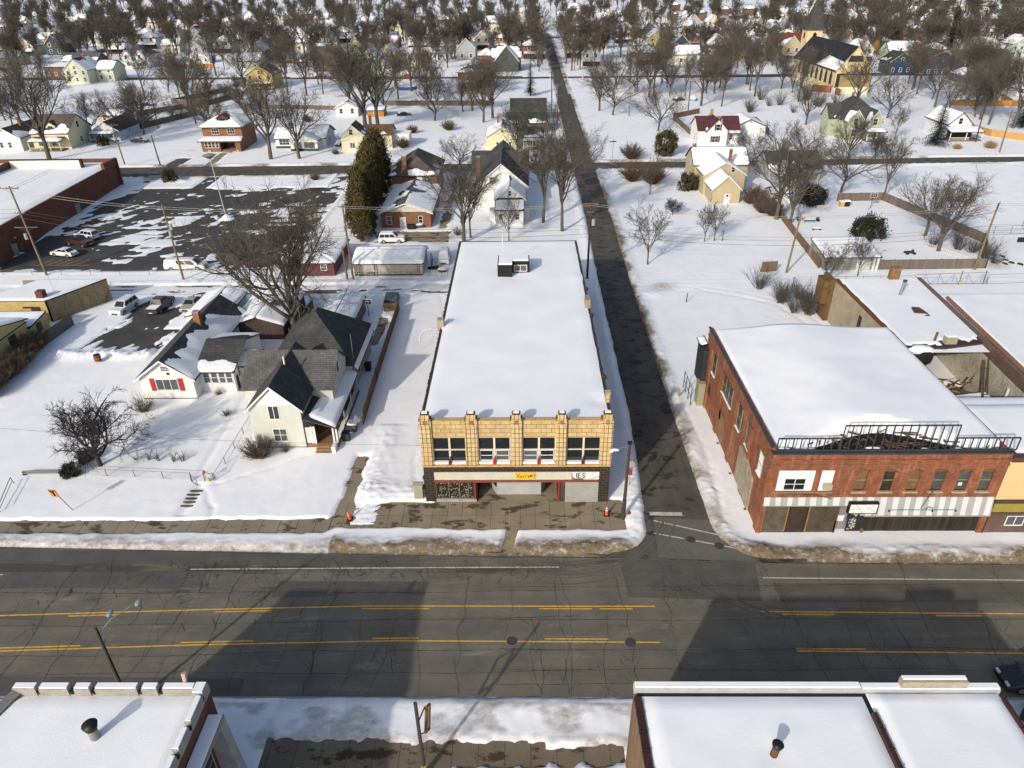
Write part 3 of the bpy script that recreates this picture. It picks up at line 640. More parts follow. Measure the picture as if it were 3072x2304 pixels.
STROKES = {  # pen strokes of the letters used on signs, unit box
 'Y': [[(0, 1), (.45, .5), (.9, 1)], [(.45, .5), (.4, 0)]], 'o': [[(.4, .55), (.1, .45), (.05, .15), (.35, 0), (.65, .15), (.65, .45), (.4, .55)]], 'u': [[(.1, .5), (.08, .1), (.35, 0), (.6, .15), (.65, .5)], [(.65, .5), (.65, 0)]],
 "'": [[(.2, 1), (.12, .75)]], 'r': [[(.1, .5), (.1, 0)], [(.1, .35), (.35, .55), (.55, .48)]], 'e': [[(.1, .28), (.6, .3), (.5, .52), (.2, .52), (.06, .25), (.25, 0), (.6, .08)]],
 '#': [[(.25, .9), (.15, .1)], [(.6, .9), (.5, .1)], [(0, .62), (.8, .62)], [(0, .36), (.8, .36)]], '1': [[(.1, .75), (.35, 1), (.35, 0)]], 'L': [[(0, 1), (0, 0), (.6, 0)]], 'I': [[(.15, 1), (.15, 0)]],
 'E': [[(.6, 1), (0, 1), (0, 0), (.6, 0)], [(0, .52), (.5, .52)]], 'S': [[(.6, .85), (.3, 1), (.05, .8), (.1, .6), (.5, .42), (.6, .2), (.3, 0), (.02, .15)]], 'T': [[(0, 1), (.7, 1)], [(.35, 1), (.35, 0)]], 'O': [[(.3, 1), (.02, .7), (.02, .3), (.3, 0), (.6, .3), (.6, .7), (.3, 1)]], 'P': [[(0, 0), (0, 1), (.5, 1), (.6, .75), (.5, .5), (0, .5)]]}
def lettering(text, x, z, y, hh, adv, r, slant=0, facing=-1):
    b = MB()
    for ch in text:
        if ch == ' ': x += adv*.7; continue
        for st in STROKES[ch]: b.path([(x+(px+pz*slant)*hh*.75, y+.012*facing, z+pz*hh) for px, pz in st], r, 4)
        x += adv*(.45 if ch in "'1" else .55 if ch == 'I' else 1)
    return b
# ================================================================ the two-storey glazed tile building
TILE = brick('glazed_tile_cream', (.60, .46, .245), (.50, .37, .18), (.12, .08, .045), .9, .44, .022, .45, rough=.45, stain=(.36, .2, .07), spec=.45)
TILEP = brick('glazed_tile_pier', (.62, .49, .27), (.54, .40, .20), (.09, .06, .036), .36, .5, .032, .25, off=0, rough=.45, stain=(.5, .3, .1), spec=.45)
TILEB = brick('black_tile', (.022, .017, .013), (.034, .024, .018), (.15, .12, .09), .62, .3, .016, .3, rough=.35, spec=.5)
t = thing('commercial_building', 'two-storey shop with cream glazed tile front, black tile base and long flat snowy roof', 'building', (-.6, 53.1, 0))
Y0 = 53.1; zt = 9.15
ops = [(-8.15, -5.15, 4.72, 7.42), (-4.05, -1.12, 4.72, 7.42), (-.05, 2.95, 4.72, 7.42), (3.95, 7.0, 4.72, 7.42)]
b = MB(); wall_with_openings(b, -9.2, 8.0, 4.3, zt, Y0, Y0+.4, ops); part('upper_wall', b, TILE, t)
b = MB(); b.box(-9.25, 8.05, Y0-.14, Y0+.1, 4.22, 4.42); b.box(-9.2, 8.0, Y0-.03, Y0+.2, 7.5, 7.56); b.box(-9.2, 8.0, Y0-.05, Y0+.42, zt, zt+.1); part('ledge', b, plain('tile_ledge', (.55, .36, .15), .6, .4, 2), t)
for i, (a, c) in enumerate(((-9.22, -8.15), (-5.15, -4.05), (-1.12, -.05), (2.95, 3.95), (6.95, 8.02))):
    b = MB(); b.box(a, c, Y0-.2, Y0, 4.42, 9.0); b.box(a+.08, c-.08, Y0-.26, Y0-.2, 4.42, 8.8); b.box(a, c, Y0-.2, Y0+.45, 9.0, 9.5); b.box(a+.14, c-.14, Y0-.25, Y0+.42, 9.5, 9.95)
    p_ = part('pier', b, TILEP, t)
    for q in (MB().box(a+.2, c-.2, Y0-.22, Y0+.36, 9.95, 10.05), MB().box(a-.02, a+.1, Y0-.22, Y0+.47, 9.3, 9.42), MB().box(c-.1, c+.02, Y0-.22, Y0+.47, 9.3, 9.42)): part('cap', q, DKBROWN, p_)
    q = MB(); q.box(a+.28, c-.28, Y0-.1, Y0+.28, 10.05, 10.12); part('snow', q, SNOW, p_)
    q = MB(); xm = (a+c)/2
    for dx in (-.13, 0, .13): q.box(xm+dx-.03, xm+dx+.03, Y0-.275, Y0-.25, 8.95, 9.3)
    q.box(xm-.19, xm+.19, Y0-.275, Y0-.25, 9.3, 9.36); part('relief', q, plain('tile_relief', (.3, .18, .07), .7, .3), p_)
for i, (a, c, z0, z1) in enumerate(ops):
    b = MB(); y = Y0+.12; xm = (a+c)/2
    for x0, x1 in ((a, a+.07), (c-.07, c), (xm-.09, xm+.09)): b.box(x0, x1, y-.08, y+.02, z0, z1)
    zm = z0+1.32
    for za, zb in ((z0, z0+.08), (z1-.06, z1), (zm-.05, zm+.05)): b.box(a+.07, xm-.09, y-.075, y+.02, za, zb); b.box(xm+.09, c-.07, y-.075, y+.02, za, zb)
    f = part('window', b, CREAMTRIM if i in (0, 3) else plain('pale_trim', (.66, .6, .5), .6, .15), t)
    q = MB(); q.box(a, c, y+.02, y+.05, z0, z1); part('pane', q, GLASS, f)
    if i in (1, 2):
        q = MB()
        for xa, xb in ((a+.12, xm-.12), (xm+.12, c-.12)):
            for x0, x1, za, zb in ((xa, xb, z0+.1, z0+.16), (xa, xb, zm-.14, zm-.08), (xa, xa+.06, z0+.1, zm-.08), (xb-.06, xb, z0+.1, zm-.08), (xa, xb, z0+.62, z0+.68)): q.box(x0, x1, y-.03, y+.01, za, zb)
        part('sash', q, WHITE, f)
        q = MB(); q.box(xm+.18 if i == 1 else a+.18, c-.18 if i == 1 else xm-.18, y-.01, y+.015, z0+.18, zm-.16); part('blind', q, plain('dark_blind', (.09, .1, .1), .5, .2), f)
    q = MB(); q.box(a+.06, xm-.16, y-.4, y-.08, z0-.06, z0+.11); q.box(xm+.2, c-.06, y-.4, y-.08, z0-.06, z0+.1); part('snow', q, SNOW, f)
    q = MB(); q.extr([(xm-.05, Y0-.1, z0-.05), (xm+.09, Y0-.1, z0-.05), (xm+.06, Y0-.06, z0+.5), (xm+.0, Y0-.05, z0+.75), (xm-.13, Y0-.14, z0+.2)], (0, -.1, 0)); q.ball((xm-.04, Y0-.2, z0-.02), .16, .12, .14)
    part('bunting', q, REDP if i in (1, 2) else plain('dull_red_cloth', (.1, .03, .03), .8, .4), f)
b = MB(); b.box(-9.2, 8.0, Y0, Y0+.4, 3.55, 4.22); b.box(-9.2, -8.25, Y0, Y0+.4, 0, 3.55); b.box(7.05, 8.0, Y0, Y0+.4, 0, 3.55); part('black_tile_base', b, TILEB, t)
b = MB(); b.box(-8.25, 7.05, Y0-.05, Y0+.3, 2.68, 3.55); sg = part('fascia_board', b, plain('fascia_cream', (.56, .52, .42), .6, .2, 1), t)
b = MB(); b.box(-.76, 1.14, Y0-.1, Y0-.05, 2.78, 3.53); ys = part('yellow_sign', b, plain('sign_yellow', (.80, .48, .04), .6, .15), sg)
part('lettering', lettering("You're", -.7, 2.95, Y0-.105, .5, .25, .022, .2), BLACK, ys); part('lettering', lettering('#1', .62, 2.97, Y0-.105, .42, .3, .02, .15), BLACK, ys)
b = MB(); b.box(4.44, 7.04, Y0-.09, Y0-.05, 2.72, 3.54); ls = part('white_sign', b, plain('sign_white', (.72, .71, .68), .6, .2, 3), sg)
part('lettering', lettering('LIES', 4.52, 2.95, Y0-.095, .5, .37, .042), BLACK, ls)
b = MB(); b.box(5.72, 5.75, Y0-.1, Y0-.09, 2.72, 3.54); b.box(4.5, 5.6, Y0-.1, Y0-.09, 2.72, 2.86); b.extr([(6.3, Y0-.1, 2.75), (7.0, Y0-.1, 3.1), (7.0, Y0-.1, 3.16), (6.3, Y0-.1, 2.82)], (0, .01, 0)); b.extr([(5.9, Y0-.1, 3.0), (6.7, Y0-.1, 3.4), (6.7, Y0-.1, 3.43)], (0, .01, 0)); part('torn_paint', b, plain('rust_smear', (.22, .13, .09), .8, .5, 5), ls)
b = MB(); b.box(-8.25, 7.0, Y0-.12, Y0+.3, 2.42, 2.68); part('red_awning_strip', b, plain('faded_red', (.22, .06, .05), .7, .5, 3), t)
b = MB(); b.box(-8.25, -4.42, Y0+.02, Y0+.3, 0, .34); part('stall_riser', b, CONC, t)
# display window, left
b = MB()
for x in (-8.2, -7.0, -6.0, -5.15): b.box(x, x+.06, Y0+.02, Y0+.1, .34, 2.42)
b.box(-8.2, -4.5, Y0+.02, Y0+.12, .34, .44); dw = part('display_window', b, STEEL, t)
q = MB(); q.box(-8.2, -4.5, Y0+.12, Y0+.15, .44, 2.42); part('pane', q, plain('shop_glass', (.03, .028, .022), .1, .6, 3, c2=(.005, .006, .006), spec=.6), dw)
b = MB(); b.box(-4.62, -4.44, Y0-.02, Y0+.14, .34, 2.42); b.box(3.28, 3.44, Y0-.02, Y0+.14, .1, 2.42); part('red_post', b, plain('post_red', (.24, .035, .03), .6, .3), t)
rs = random.Random(8); b = MB()
for k in range(120): b.ball((rs.uniform(-8.05, -4.75), Y0+.105, .5+1.75*rs.random()**1.6), .035+.05*rs.random(), .008, .035+.05*rs.random(), 5, 3)
part('shop_foliage', b, plain('shop_goods', (.36, .34, .2), .6, .6, 6, c2=(.07, .08, .03)), dw)
# recessed entry: floor, splayed walls, boarded centre bay
b = MB(); b.quad((-4.4, Y0+.02, .02), (3.3, Y0+.02, .02), (3.3, Y0+3.2, .02), (-4.4, Y0+3.2, .02)); part('entry_floor', b, PAVEM, t)
b = MB(); b.box(-4.44, -4.3, Y0+.15, Y0+3, 0, 2.42); b.box(3.28, 3.42, Y0+.15, Y0+3, 0, 2.42); b.box(-4.3, 3.28, Y0+3, Y0+3.2, 0, 3.0); b.box(-4.3, 3.28, Y0+.4, Y0+3, 2.62, 2.8); part('entry_wall', b, DKBROWN, t)
b = MB(); b.extr([(-2.5, Y0+1.1, .02), (1.7, Y0+1.1, .02), (2.5, Y0+3.0, .02), (-3.4, Y0+3.0, .02)], (0, 0, 2.55)); part('shutter', b, plain('shutter_grey', (.40, .41, .40), .6, .25, 1, c2=(.28, .28, .26)), t)
b = MB(); b.extr([(-3.3, Y0+2.6, 1.0), (-2.55, Y0+1.05, 1.0), (-2.55, Y0+1.05, 2.3), (-3.3, Y0+2.6, 2.3)], (-.03, -.03, 0)); part('side_pane', b, GLASS, t)
b = MB(); b.extr([(1.75, Y0+1.1, .1), (2.4, Y0+2.6, .1), (2.4, Y0+2.6, 2.2), (1.75, Y0+1.1, 2.2)], (.03, -.03, 0)); part('side_pane', b, GLASSG, t)
b = MB(); b.box(-4.36, -4.3, Y0+.3, Y0+2.9, .05, 2.3); part('side_door', b, plain('door_black', (.02, .02, .022), .4, .3), t)
# corrugated shutter and narrow dark window, right
b = MB(); b.box(3.44, 4.0, Y0+.1, Y0+.14, .35, 2.42); b.box(3.44, 4.0, Y0+.05, Y0+.3, 0, .33); part('narrow_window', b, plain('pinkish_glass', (.10, .06, .055), .3, .4), t)
b = MB(); n = 46; xs = np.linspace(3.95, 7.05, n*2+1)
for i in range(n*2): b.quad((xs[i], Y0-.02-(.05 if i % 2 else 0), .02), (xs[i+1], Y0-.02-(0 if i % 2 else .05), .02), (xs[i+1], Y0-.02-(0 if i % 2 else .05), 2.46), (xs[i], Y0-.02-(.05 if i % 2 else 0), 2.46))
part('corrugated_sheet', b, plain('zinc_sheet', (.44, .44, .42), .6, .2, 1), t)
# body, roof snow, coping
b = MB(); b.box(-9.2, 8.0, Y0+3.4, 102.6, 0, 8.25); b.box(-9.2, 8.0, Y0+.4, Y0+3.4, 3.05, 8.25); b.box(-9.2, -4.5, Y0+.4, Y0+3.4, 0, 3.05); b.box(3.45, 8.0, Y0+.4, Y0+3.4, 0, 3.05); part('wall', b, BRICKBR, t)
b = MB(); b.box(-9.3, -9.0, Y0+.45, 102.7, 8.25, 8.62); b.box(7.8, 8.1, Y0+.45, 102.7, 8.25, 8.62); b.box(-9.0, 7.8, 102.45, 102.7, 8.25, 8.62); part('coping', b, DKBROWN, t)
rf = MB(); rf.box(-9.0, 7.8, Y0+.41, 102.45, 8.25, 8.3); ro = part('roof', rf, plain('roof_tar', (.05, .05, .05), .9), t)
def flat_snow(x0, x1, y0, y1, z, parent, amp=.12, edge=.25, res=.7, seed=1, dips=()):
    X, Y = np.meshgrid(np.linspace(x0, x1, max(6, int((x1-x0)/res))), np.linspace(y0, y1, max(6, int((y1-y0)/res))))
    e = np.minimum(np.minimum(X-x0, x1-X), np.minimum(Y-y0, y1-Y))
    Z = z+amp*(fbm(X*.12+seed, Y*.12, seed, 3)-.5)+.05*(fbm(X*.8, Y*.8, seed+4, 3)-.5)
    for dx, dy, rr, dd in dips: Z = Z+dd*np.exp(-((X-dx)**2+(Y-dy)**2)/rr**2)
    Z = np.where(e < res*.5, z-edge, Z); off = root_loc(parent)
    o = link(bpy.data.objects.new('snow', grid_mesh('snow', X, Y, Z, SNOW, None, off))); o.parent = parent; return o
flat_snow(-9.33, 8.13, Y0+.43, 102.72, 8.68, ro, edge=.12, seed=3, dips=((7.2, 57.5, .9, -.35), (-8.6, 74, 1.0, .2), (-1, 88, 1.4, -.12), (7.4, 88, 1, .12)))
# penthouse, flue, side stacks
b = MB(); b.box(-3.2, -1.3, 88.4, 92.2, 8.3, 10.25); b.box(-1.3, 1.0, 89.8, 92.2, 8.3, 10.25); ph = part('penthouse', b, plain('tar_paper', (.016, .014, .016), .85, .3), t)
q = MB(); q.box(-3.05, -1.3, 88.55, 92.05, 10.25, 10.42); q.box(-1.3, .85, 89.95, 92.05, 10.25, 10.40); part('snow', q, SNOW, ph)
window(ph, 'S', -1.0, 8.95, 1.6, .75, 89.8, 2, 1, pane=GLASSG)
b = MB(); b.cyl((-2.6, 92.4, 8.5), (-2.6, 92.4, 10.0), .07); b.cyl((-2.6, 92.4, 10.0), (-2.6, 92.4, 13.2), .05); part('flue', b, plain('flue_white', (.6, .62, .64), .5), t)
b = MB(); b.box(7.75, 8.15, 57.0, 57.6, 8.3, 9.5); b.box(7.7, 8.2, 56.95, 57.65, 9.5, 9.62); part('corner_pier', b, TILEP, t)
b = MB(); b.box(7.5, 8.1, 78.3, 79.9, 8.3, 9.7); part('stack', b, plain('stucco_stack', (.3, .25, .19), .9, .3), t)
for y in (76.5, 84.5, 62):
    b = MB(); b.ball((8.1, y, 8.5), .3, .35, .3); b.cyl((8.15, y, 8.5), (8.15, y, 5), .06); part('downpipe', b, DKBROWN, t)
b = MB(); b.box(-9.6, -8.9, 73.2, 74.0, 8.2, 9.6); part('side_chimney', b, plain('stucco_side', (.34, .29, .22), .9, .3), t)
b = MB(); b.path([(-9.5, 73.4, 8.9), (-10.2, 73.0, 8.7), (-11.2, 73.1, 8.3), (-11.7, 72.7, 7.6), (-11.6, 72.4, 7.2)], .07, 6); b.path([(-9.5, 73.4, 8.5), (-10.9, 72.6, 7.4)], .03, 4); part('bracket', b, plain('snowy_pipe', (.55, .55, .55), .7), t)
rp = random.Random(3); b = MB(); b2 = MB()
for k in range(70):
    y = Y0+.5+49*k/70+rp.uniform(-.2, .2)
    b.box(-9.36, -9.28, y, y+rp.uniform(.1, .4), 8.2, 8.45+rp.uniform(0, .2)); b2.box(8.08, 8.15, y, y+rp.uniform(.1, .4), 8.2, 8.45+rp.uniform(0, .2))
part('coping_flash', b, BLACK, t); part('coping_flash', b2, BLACK, t)
b = MB(); b.box(-10.35, -9.5, 53.3, 53.9, .15, 1.75); b.box(-10.4, -9.45, 53.25, 53.95, 1.75, 1.83); ub = thing('utility_cabinet', 'beige metal utility cabinet standing against the corner of the glazed tile building', 'cabinet', (-9.95, 53.6, 0))
part('body', b, plain('cabinet_beige', (.40, .38, .29), .6, .15), ub); q = MB()
for k in range(3): q.box(-10.3+k*.27, -10.06+k*.27, 53.27, 53.3, .3, 1.7)
part('door_panel', q, plain('cabinet_beige2', (.36, .34, .26), .6, .15), ub)
b = MB(); b.cyl((-9.35, 53.9, .1), (-9.35, 53.9, 2.6), .05); b.box(-9.5, -9.22, 53.8, 53.95, 1.0, 1.5); b.cyl((-9.35, 53.85, 2.2), (-9.35, 53.85, 2.5), .13); part('meter', b, GREYMETAL, ub)
# ================================================================ the red brick corner building
t = thing('brick_building', 'red brick two-storey corner building with a steel sign frame standing on its parapet', 'building', (30.7, 48.55, 0))
X0, X1, YF, YB, ZT = 20.8, 40.5, 48.55, 72.0, 8.75
wops = [(21.55, 24.65, 4.85, 7.05), (25.15, 26.25, 4.85, 7.05)]+[(x, x+.95, 4.9, 6.95) for x in (28.15, 30.4, 32.55, 34.65, 36.7, 38.6)]
fops = [(21.0, 27.45, 0, 3.4), (27.5, 30.0, 0, 3.4), (30.0, 40.05, 0, 3.4)]
b = MB(); wall_with_openings(b, X0, X1, 0, ZT, YF, YF+.4, wops+fops)
part('front_wall', b, BRICKR, t)
b = MB(); b.box(X0, X0+.4, YF+.4, YB, 0, ZT+.3); b.box(X0+.4, X1, YB-.4, YB, 0, ZT); b.box(X1-.4, X1, YF+.4, YB-.4, 0, ZT); part('side_wall', b, BRICKR, t)
b = MB(); b.box(X0-.06, X1+.05, YF-.06, YF, 7.55, 7.7); b.box(X0-.1, X1+.05, YF-.1, YF, 8.1, 8.22); b.box(X0-.1, X0, YF, YB, 8.2, 8.3); b.box(X0-.06, X0, YF, YB, 7.6, 7.7)
for k in range(5):
    y = YF+.05+k*5.2; b.box(X0-.16, X0, y, y+.9, 0, 7.6)
part('brick_courses', b, BRICKR, t)
b = MB(); b.box(X0-.12, X1+.1, YF-.12, YF+.5, ZT, ZT+.14); b.box(X0-.12, X0+.16, YF+.5, YB+.1, ZT+.3, ZT+.38); part('coping', b, GREYMETAL, t)
b = MB(); b.box(X0+.4, X1-.4, YF+4.6, YB-.4, 8.2, 8.3); ro = part('roof', b, plain('roof_tar', (.05, .05, .05)), t)
# the roof snow: barrel-shaped swell, drifted; open rafters behind the front parapet
X, Y = np.meshgrid(np.linspace(X0+.15, X1+.1, 44), np.linspace(YF+.9, YB+.1, 50)); u = (X-X0)/(X1-X0); v = (Y-YF)/(YB-YF)
fe = YF+1.3+3.0*np.exp(-((u-.52)/.28)**2)
Z = 8.95+.75*np.exp(-((u-.45)/.3)**2)*sst(0, .25, v)+.35*(fbm(X*.1, Y*.14, 7, 3)-.5)+.06*(fbm(X*.7, Y*.7, 9)-.5)
Z = np.where(Y < fe, np.minimum(Z, 8.9-(fe-Y)*1.6), Z); Z = np.where((u < .012) | (v > .985), 8.75, Z); Z = np.where(u > .99, 8.6, Z)
o = link(bpy.data.objects.new('snow', grid_mesh('snow', X, Y, np.maximum(Z, 7.9), SNOW, None, root_loc(ro)))); o.parent = ro
rr = random.Random(4); b = MB()
for k in range(80):
    x = 31+7.5*max(-1.25, min(1.2, rr.gauss(0, .55))); hh = .95*math.exp(-((x-31)/6)**2); y = YF+.8+rr.random()*(2.0*math.exp(-((x-31)/6)**2)+.5)
    p = np.array([x, y, 8.35+.15*rr.random()+hh*(y-YF)/6]); d = np.array([rr.uniform(-1.4, 1.4), rr.uniform(-.4, .8), rr.uniform(-.12, .2)])
    b.path([p-d/2, p+d/2], rr.uniform(.03, .09), 4)
b.box(X0+.4, X1-.4, YF+.45, YF+.75, 8.2, 8.5)
part('broken_rafters', b, plain('charred_wood', (.10, .065, .042), .95, .8, 1.2, c2=(.02, .014, .01)), t)
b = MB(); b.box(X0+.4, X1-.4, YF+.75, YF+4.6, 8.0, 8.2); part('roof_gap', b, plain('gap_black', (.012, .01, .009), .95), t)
b = MB()
for x in (21.9, 24.2, 26.8, 29.2, 32.2, 33.5, 36.4, 38.9): b.ball((x+rr.uniform(-.3, .3), YF+.62+rr.random()*.5, 8.62), rr.uniform(.3, .8), .2, .12, 8, 4)
part('parapet_snow', b, SNOW, t, True)
b = MB(); yf = YF+.25                                     # the sign frame on the parapet
def fr(x0, x1, za, zb, n):
    b.box(x0, x1, yf-.05, yf+.05, zb-.11, zb); b.box(x0, x1, yf-.045, yf+.045, za, za+.1)
    for i in range(n+1):
        x = x0+(x1-x0)*i/n; b.box(x-.038, x+.038, yf-.04, yf+.04, za+.1, zb-.11)
fr(21.05, 26.15, ZT+.14, 10.2, 8); fr(26.25, 35.55, ZT+.14, 11.45, 14); fr(35.65, 40.75, ZT+.14, 10.2, 8)
part('sign_frame', b, plain('frame_black', (.04, .044, .05), .6, .2), t)
# upper windows
b = MB(); b.box(21.55, 24.65, YF+.08, YF+.3, 4.85, 7.05); part('white_infill', b, plain('panel_white', (.80, .80, .79), .5, .06), t)
window(t, 'S', 22.25, 5.02, 1.7, 1.12, YF+.08, 2, 2, pane=GLASS)
b = MB(); b.box(25.15, 26.25, YF+.08, YF+.3, 4.85, 7.05); part('white_infill', b, plain('panel_white', (.80, .80, .79), .5, .06), t)
b = MB(); b.box(25.5, 26.2, YF-.32, YF+.08, 5.2, 5.72); part('air_conditioner', b, plain('ac_beige', (.42, .38, .27), .6, .2), t)
GLP = plain('pane_slate', (.075, .08, .082), .15, .6, 2, c2=(.03, .033, .035))
PANES = [plain('pane_rust', (.20, .115, .05), .3, .6, 2, c2=(.07, .06, .04)), plain('pane_dirty', (.05, .045, .03), .25, .7, 3, c2=(.012, .012, .012)), plain('pane_rust', (0, 0, 0)), GLP, plain('pane_green', (.085, .095, .085), .2, .6, 2, c2=(.035, .04, .036)), plain('pane_green', (0, 0, 0))]
for i, x in enumerate((28.15, 30.4, 32.55, 34.65, 36.7, 38.6)):
    f = window(t, 'S', x, 4.9, .95, 2.0, YF+.2, 1, 2, frame=plain('old_trim', (.30, .28, .19), .8, .3), pane=PANES[i])
    q = MB(); q.box(x-.15, x+1.1, YF-.12, YF+.2, 4.68, 4.84); part('stone_sill', q, CONC, f)
    q = MB(); q.path([(x-.12, YF-.03, 6.85), (x+.1, YF-.03, 7.06), (x+.48, YF-.03, 7.13), (x+.85, YF-.03, 7.06), (x+1.07, YF-.03, 6.85)], .05, 4); part('arch', q, BRICKD, f)
    if i == 4: q = MB(); q.box(x+.3, x+.6, YF+.16, YF+.175, 5.3, 5.62); part('notice', q, WHITE, f)
b = MB(); b.box(21.3, 24.8, YF-.08, YF+.05, 4.68, 4.85); b.box(25.0, 26.4, YF-.08, YF+.05, 4.68, 4.85); part('stone_sill', b, plain('brown_sill', (.25, .18, .11), .8), t)
# striped metal fascia, blank sign box, shopfront
STR = [plain('fascia_white', (.62, .63, .61), .5, .12), plain('fascia_grey', (.36, .37, .36), .5, .15)]
for m_, sel in ((STR[0], 0), (STR[1], 1)):
    b = MB(); x = 20.75; i = 0; rr = random.Random(9)
    while x < 40.4:
        w_ = rr.uniform(.42, .6); x2 = min(40.4, x+w_); zb = 3.42 if x2 < 29.6 else 2.42
        if i % 2 == sel: b.extr([(x, YF-.34 if zb < 3 else YF-.2, zb), (x2, YF-.34 if zb < 3 else YF-.2, zb), (x2, YF-.04, 4.2), (x, YF-.04, 4.2)], (0, .03, 0))
        x = x2; i += 1
    part('striped_fascia', b, m_, t)
b = MB(); b.box(29.6, 40.4, YF-.35, YF+.1, 2.28, 2.42); b.box(20.75, 29.6, YF-.22, YF+.1, 3.34, 3.42); part('fascia_edge', b, plain('edge_grey', (.28, .27, .23), .7), t)
b = MB(); b.box(27.9, 30.4, YF-.62, YF-.3, 2.86, 3.98); sb = part('blank_sign_box', b, BLACK, t)
q = MB(); q.box(28.0, 30.3, YF-.64, YF-.62, 2.96, 3.88); part('sign_face', q, plain('face_white', (.74, .74, .72), .4, .1), sb); q = MB()
for pts in ([(28.4, 3.88), (28.7, 3.6), (29.0, 3.2), (29.1, 2.96)], [(28.0, 3.4), (28.5, 3.3), (28.9, 3.45)], [(29.2, 3.88), (29.5, 3.5), (30.2, 3.1)], [(29.5, 3.5), (30.0, 3.75)]): q.path([(x, YF-.645, z) for x, z in pts], .012, 3)
part('crack', q, BLACK, sb)
b = MB(); b.path([(34.2, YF-.35, 3.2), (34.6, YF-.5, 5.2), (34.75, YF-.45, 4.85)], .025, 5); b.path([(31.5, YF-.42, 3.1), (37.2, YF-.42, 3.1)], .02, 4); b.path([(34.6, YF-.4, 3.2), (34.7, YF-.6, 3.55), (35.0, YF-.62, 3.5), (35.1, YF-.5, 3.2)], .025, 5)
for x in (31.5, 35.2, 37.2): b.ball((x, YF-.45, 3.02), .09, .09, .1, 6, 4)
b.path([(22.6, YF-.12, 4.7), (25, YF-.2, 4.6), (26.4, YF-.25, 4.2)], .025, 4)
part('lamp_conduit', b, DKBROWN, t)
OSB = plain('weathered_plywood', (.12, .098, .07), .95, .4, 1.5, c2=(.05, .042, .033)); OSBD = plain('charred_plywood', (.05, .035, .022), .95, .7, .8, c2=(.012, .01, .009)); DKW = planks('blackened_boards', (.035, .028, .022), .35, .6)
for x0, x1, m_ in ((21.0, 23.1, OSB), (23.1, 24.95, OSBD), (24.95, 27.45, plain('stained_plywood', (.085, .065, .042), .95, .6, 1, c2=(.03, .024, .018)))):
    b = MB(); b.box(x0, x1-.02, YF+.1, YF+.2, 0, 3.4); part('boarding', b, m_, t)
for x in (23.05, 24.9, 21.0): b = MB(); b.box(x, x+.11, YF+.04, YF+.1, 0, 3.3); part('batten', b, plain('rotten_timber', (.3, .17, .06), .9, .5, 2), t)
b = MB(); b.box(27.5, 28.6, YF+.5, YF+.6, .05, 2.7); dd = part('door', b, plain('door_grey', (.22, .23, .23), .6, .2), t)
q = MB(); q.box(27.75, 28.35, YF+.48, YF+.5, 1.1, 1.75); part('notice', q, WHITE, dd)
b = MB(); b.box(28.6, 30.0, YF+.25, YF+.35, .05, 3.3); gp = part('graffiti_panel', b, plain('panel_black', (.022, .022, .024), .6, .3), t)
q = MB(); rr = random.Random(2)
for k in range(26): q.ball((28.75+rr.random()*.55, YF+.245, .35+2.1*rr.random()), .03+.1*rr.random(), .01, .03+.12*rr.random(), 6, 4)
part('paint_splash', q, plain('splash_pale', (.42, .42, .34), .7, .2), gp)
b = MB(); b.box(30.0, 40.05, YF+.25, YF+.35, 0, 3.4); part('boarding', b, DKW, t)
b = MB(); b.box(27.45, 27.56, YF+.0, YF+.4, 0, 1.5); b.box(29.9, 30.1, YF+.02, YF+.4, 0, .5); part('brick_stub', b, BRICKO, t)
# west side
GREYV = plain('window_grey_green', (.05, .055, .05), .3, .5, 2)
for y, z, w_, hh in ((67.5, 5.2, 1.3, 2.4), (60.8, 5.4, 3.6, 2.2), (57.3, 5.0, 1.2, 2.6), (54.0, 5.1, 1.3, 2.5), (50.3, 5.0, 1.0, 2.2)):
    f = window(t, 'W', y, z, w_, hh, X0-.01, 3 if w_ > 3 else 1, 2, frame=plain('old_trim', (0, 0, 0)), pane=GREYV if y != 50.3 else plain('panel_white', (0, 0, 0)), snow_=True)
for y in (68.4, 63.6):
    b = MB(); b.box(X0-.03, X0, y, y+.9, 2.3, 3.4); part('boarded_vent', b, DKBROWN, t)
b = MB(); b.extr([(X0-.18, 51.7, .05), (X0-.18, 51.75, 3.6), (X0-.18, 54.6, 4.6), (X0-.18, 56.1, 4.4), (X0-.18, 56.2, .6)], (.19, 0, 0)); part('bare_render', b, plain('pale_render', (.36, .31, .23), .95, .6, 1.5, c2=(.13, .11, .08)), t)
for y, y2, z, z2 in ((58.2, 59.6, .6, 4.4), (62.0, 64.8, .2, 3.2)): b = MB(); b.box(X0-.03, X0, y, y2, z, z2); part('render_scar', b, plain('scar_tan', (.26, .15, .085), .95, .5, 1), t)
for y in (51.6, 57.0, 62.2):
    b = MB(); b.path([(X0-.2, y, .3), (X0-.35, y, .25), (X0-.4, y, .4)], .06, 5); part('tie_plate', b, DKBROWN, t)
